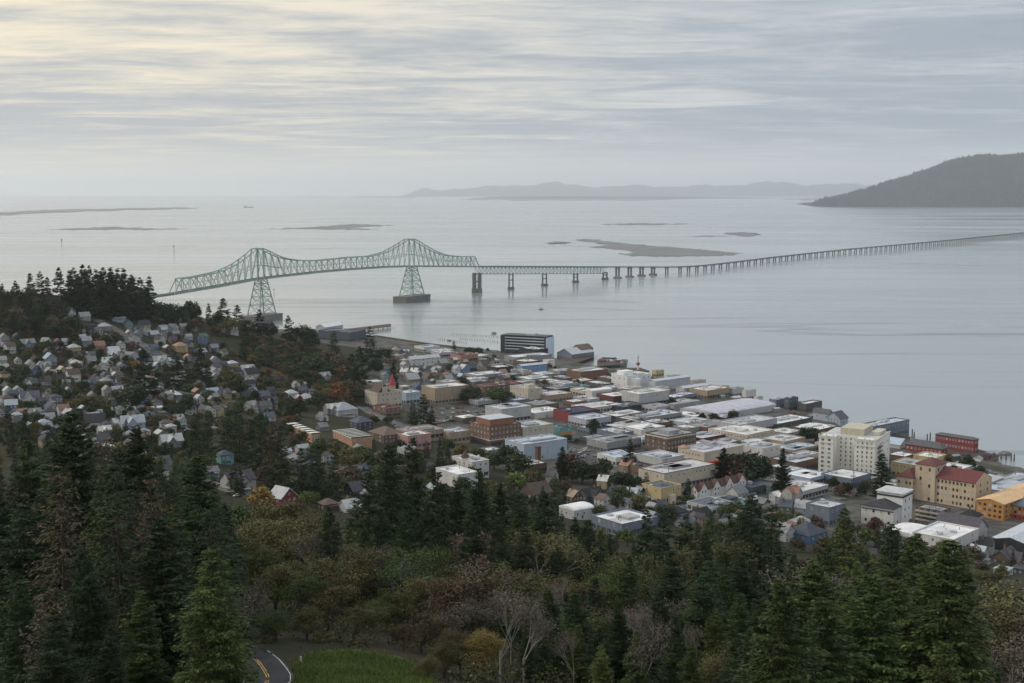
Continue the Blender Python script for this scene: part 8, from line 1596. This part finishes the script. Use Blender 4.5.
# --- utility poles
for i, (px, py, h) in enumerate([(97, 350, 11), (122, 360, 11), (153, 372, 11), (196, 330, 10), (214, 330, 10), (236, 408, 12), (44, 350, 11), (98, 452, 13), (116, 300, 16), (165, 300, 9), (433, 448, 22), (402, 422, 14), (300, 440, 12), (853, 497, 28), (876, 540, 24), (902, 520, 22), (867, 470, 12), (953, 470, 14), (1004, 482, 12), (660, 430, 10), (560, 380, 9), (610, 400, 9), (690, 470, 12), (236, 468, 14)]):
    c = on_ground(px, py); hh = max(8, h * proj(c)[2] / F)
    b = empty('utility_pole', tuple(c), grid_rot(px)); m = MB(); m.tube((0, 0, -1), (0, 0, hh), .2, .14, 6); m.build('pole', M_WOOD, b)
    m = MB(); m.box(-1.2, 1.2, -.06, .06, hh - .9, hh - .74); m.box(-.9, .9, -.06, .06, hh - 1.9, hh - 1.76)
    for u in (-1, -.5, .5, 1): m.tube((u, 0, hh - .74), (u, 0, hh - .5), .06)
    m.build('crossarm', M_WOOD, b); uniq(b, relate(px, py, desc='thin wooden utility pole'), 'utility pole', 'utility poles along the streets')
# --- the river: ship, boats, markers, old pilings
def vessel(name, px, py, L, W_h, label, cat, hullc, rz, cabin=True):
    p = at_z(px, py, 0); b = empty(name, (p[0], p[1], 0), rz); uniq(b, label, cat)
    w_ = L * .17; h = L * W_h; m = MB()
    pr = [(-L / 2, -w_ / 2), (L * .3, -w_ / 2), (L / 2, 0), (L * .3, w_ / 2), (-L / 2, w_ / 2)]; m.prism(pr, -1, h); m.build('hull', mat('hull_' + name, hullc, .5), b)
    m = MB(); x0, x1 = (-L * .44, -L * .28) if L > 40 else (-L * .2, L * .12)
    m.box(x0, x1, -w_ * .4, w_ * .4, h, h * 2.7); m.box(x0 + L * .02, x1 - L * .02, -w_ * .3, w_ * .3, h * 2.7, h * 3.3); m.build('cabin', mat('boat_white', (.55, .55, .55), .5), b)
    if L > 40:
        for i in range(4):
            m = MB(); x = -L * .2 + i * L * .16; m.tube((x, 0, h), (x, 0, h * 2.6), L * .008); m.tube((x, 0, h * 2.5), (x + L * .08, 0, h * 1.9), L * .006); m.build('crane', M_TRIMD, b)
vessel('cargo_ship', 249, 207.4, 150, .055, 'distant cargo ship with stern superstructure far out on the left water', 'ship', (.06, .05, .055), radians(5))
vessel('motorboat', 541, 309.6, 9, .16, 'small dark motorboat trailing a thin wake near the bridge piers', 'boat', (.04, .04, .045), radians(-4))
p = at_z(541, 309.8, 0); m = MB(); m.prism([(p[0] - 4, p[1] - .3), (p[0] - 4, p[1] + .3), (p[0] - 46, p[1] + 3.2), (p[0] - 46, p[1] + 1.8)], -.2, .05)
tag(m.build('wake_foam', mat('foam', (.3, .32, .33), .5, .2, .3)), 'thin pale wake stretching behind the small motorboat', 'wake', kind='stuff')
for px, py, h, lab in ((62, 247, 8, 'slender channel marker post on the far left water'), (174, 253, 7.5, 'slender channel marker post above the south bridge end'), (274, 293, 4, 'small dark buoy post between the two bridge towers')):
    p = at_z(px, py, 0); s = proj(p)[2] / F; b = empty('channel_marker', (p[0], p[1], 0)); uniq(b, lab, 'channel marker')
    m = MB(); m.tube((0, 0, -2), (0, 0, h * s), .5 * s * .5, .3 * s * .5, 6); m.build('post', M_TRIMD, b); m = MB(); m.box(-.5 * s, .5 * s, -.2, .2, h * s * .75, h * s); m.build('daymark', mat('daymark_red', (.3, .06, .05), .6), b)
mm_ = MB(); mm_.tube((0, 0, -4), (0.05, 0, 2.6), .42, .34, 7); PIL = mm_.mesh('piling', M_WOOD); rq = random.Random(8)
def piling(px, py, h):
    p = at_z(px, py, 0); o = link('piling', PIL, None, None, (p[0], p[1], 0), rq.uniform(0, 6)); o.scale = (1.0, 1.0, h)
    tag(o, 'weathered timber piling in the old piling rows off the town shore', 'piling', 'old pilings off the town shore')
for i in range(26): piling(452 + i * 2.2 + rq.uniform(-.5, .5), 334.5 + i * .13 + rq.uniform(-.4, .4), rq.uniform(.7, 1.25))
for i in range(16): piling(460 + i * 2.5 + rq.uniform(-.5, .5), 339 + i * .22 + rq.uniform(-.5, .5), rq.uniform(.7, 1.25))
for i in range(12): piling(440 + i * 2.4, 340 + i * .35 + rq.uniform(-.5, .5), rq.uniform(.8, 1.3))
def piling2(px, py, h):
    p = at_z(px, py, 0); o = link('piling', PIL, None, None, (p[0], p[1], 0), 0); o.scale = (1.5, 1.5, h); tag(o, 'stout dark piling standing near the red pier building', 'piling', 'stout pilings by the red pier')
for px, py, h in ((912, 438, 3.2), (914, 438.5, 2.4), (927, 441, 2.5), (930, 440.5, 2.8), (1001, 459, 1.6), (1006, 460, 1.5), (1014, 461, 2.2), (1011, 460.6, 1.8)): piling2(px, py, h)
def rock(px, py, r_, label):
    p = at_z(px, py, 0); m = MB(); rk = random.Random(int(px)); n = 9
    ring = lambda k_, z: [(r_ * k_ * rk.uniform(.75, 1.2) * cos(2 * pi * i / n) * 1.4, r_ * k_ * rk.uniform(.75, 1.2) * sin(2 * pi * i / n), z * rk.uniform(.8, 1.2)) for i in range(n)]
    vs = ring(1, -1) + ring(.9, r_ * .4) + ring(.5, r_ * .75) + [(0, 0, r_ * .85)]
    fs = [(a * n + i, a * n + (i + 1) % n, (a + 1) * n + (i + 1) % n, (a + 1) * n + i) for a in range(2) for i in range(n)] + [(2 * n + i, 2 * n + (i + 1) % n, 3 * n) for i in range(n)]
    m.add(vs, fs); o = m.build('rock', M_CONC); o.location = (p[0], p[1], 0); uniq(o, label, 'rock')
rock(1005, 455, 4.2, 'dark bushy rock islet off the end of the red pier'); rock(494, 334, 3.5, 'small dark rock among the old pilings'); rock(449, 341, 2.6, 'low rock at the shore end of the piling rows')
# dock clutter
for i, (px, py, z_) in enumerate([(602, 362, 4.5), (607, 360.5, 4.5), (613, 361, 4.5), (619, 362, 4.5), (624, 363, 4.5), (706, 397, 4.2), (722, 399, 4.2), (736, 401, 4.2), (748, 403, 4.2), (760, 411, 4.2), (776, 412, 4.2), (792, 415, 4.2), (812, 418, 4.2), (955, 459, 4.4), (966, 460, 4.4), (985, 459, 4.4), (990, 456, 4.4), (978, 461, 4.4)]):
    p = at_z(px, py, z_ + .01); rr = random.Random(i * 5 + 1); b = empty('dock_shed', tuple(p), rr.uniform(.4, .9)); a_, d_ = rr.uniform(2.2, 5), rr.uniform(2, 3.5); hh = rr.uniform(2, 4.2); wl = rr.choice(['white', 'grey', 'slate', 'rust red', 'pale grey', 'grey blue', 'brown'])
    m = MB(); m.box(-a_, a_, -d_, d_, 0, hh); m.build('wall', M_WALL, b, PAL[wl]); m = MB(); m.extr([(-d_ - .3, hh + .01), (d_ + .3, hh + .01), (0, hh + d_ * .5)], 'x', -a_ - .3, a_ + .3); m.build('roof', M_ROOF, b, PAL[rr.choice(['grey', 'charcoal', 'pale grey', 'brown'])])
    place('door', DOOR, b, 0, -d_ - .02, 0, 1.1, 1.9); uniq(b, relate(px, py, desc=f'small {wl} dock hut'), 'hut', 'huts and stores on the docks')
# railway embankment along the shore
W = [at_z(a, b_, 3) for a, b_ in ((378, 337.5), (400, 341), (430, 345.5), (452, 348), (480, 351))]
m = MB()
for a, b_ in zip(W[:-1], W[1:]):
    d = (b_ - a)[:2]; d /= np.linalg.norm(d); n_ = np.array([-d[1], d[0]])
    q = [(a[0] + n_[0] * s, a[1] + n_[1] * s) for s in (-2.5, 2.5)] + [(b_[0] + n_[0] * s, b_[1] + n_[1] * s) for s in (2.5, -2.5)]; m.prism(q, -3, 6.0)
tag(m.build('trestle', M_WOOD), 'long low dark shoreline trestle running to the piling field', 'trestle')
# white marker post by the road
c = on_ground(301, 664); m = MB(); m.box(-.14, .14, -.08, .08, -.3, 1.1); o = m.build('marker_post', M_LINEW); o.location = c; tag(o, 'short white marker post in the grass beside the curving road', 'marker post')
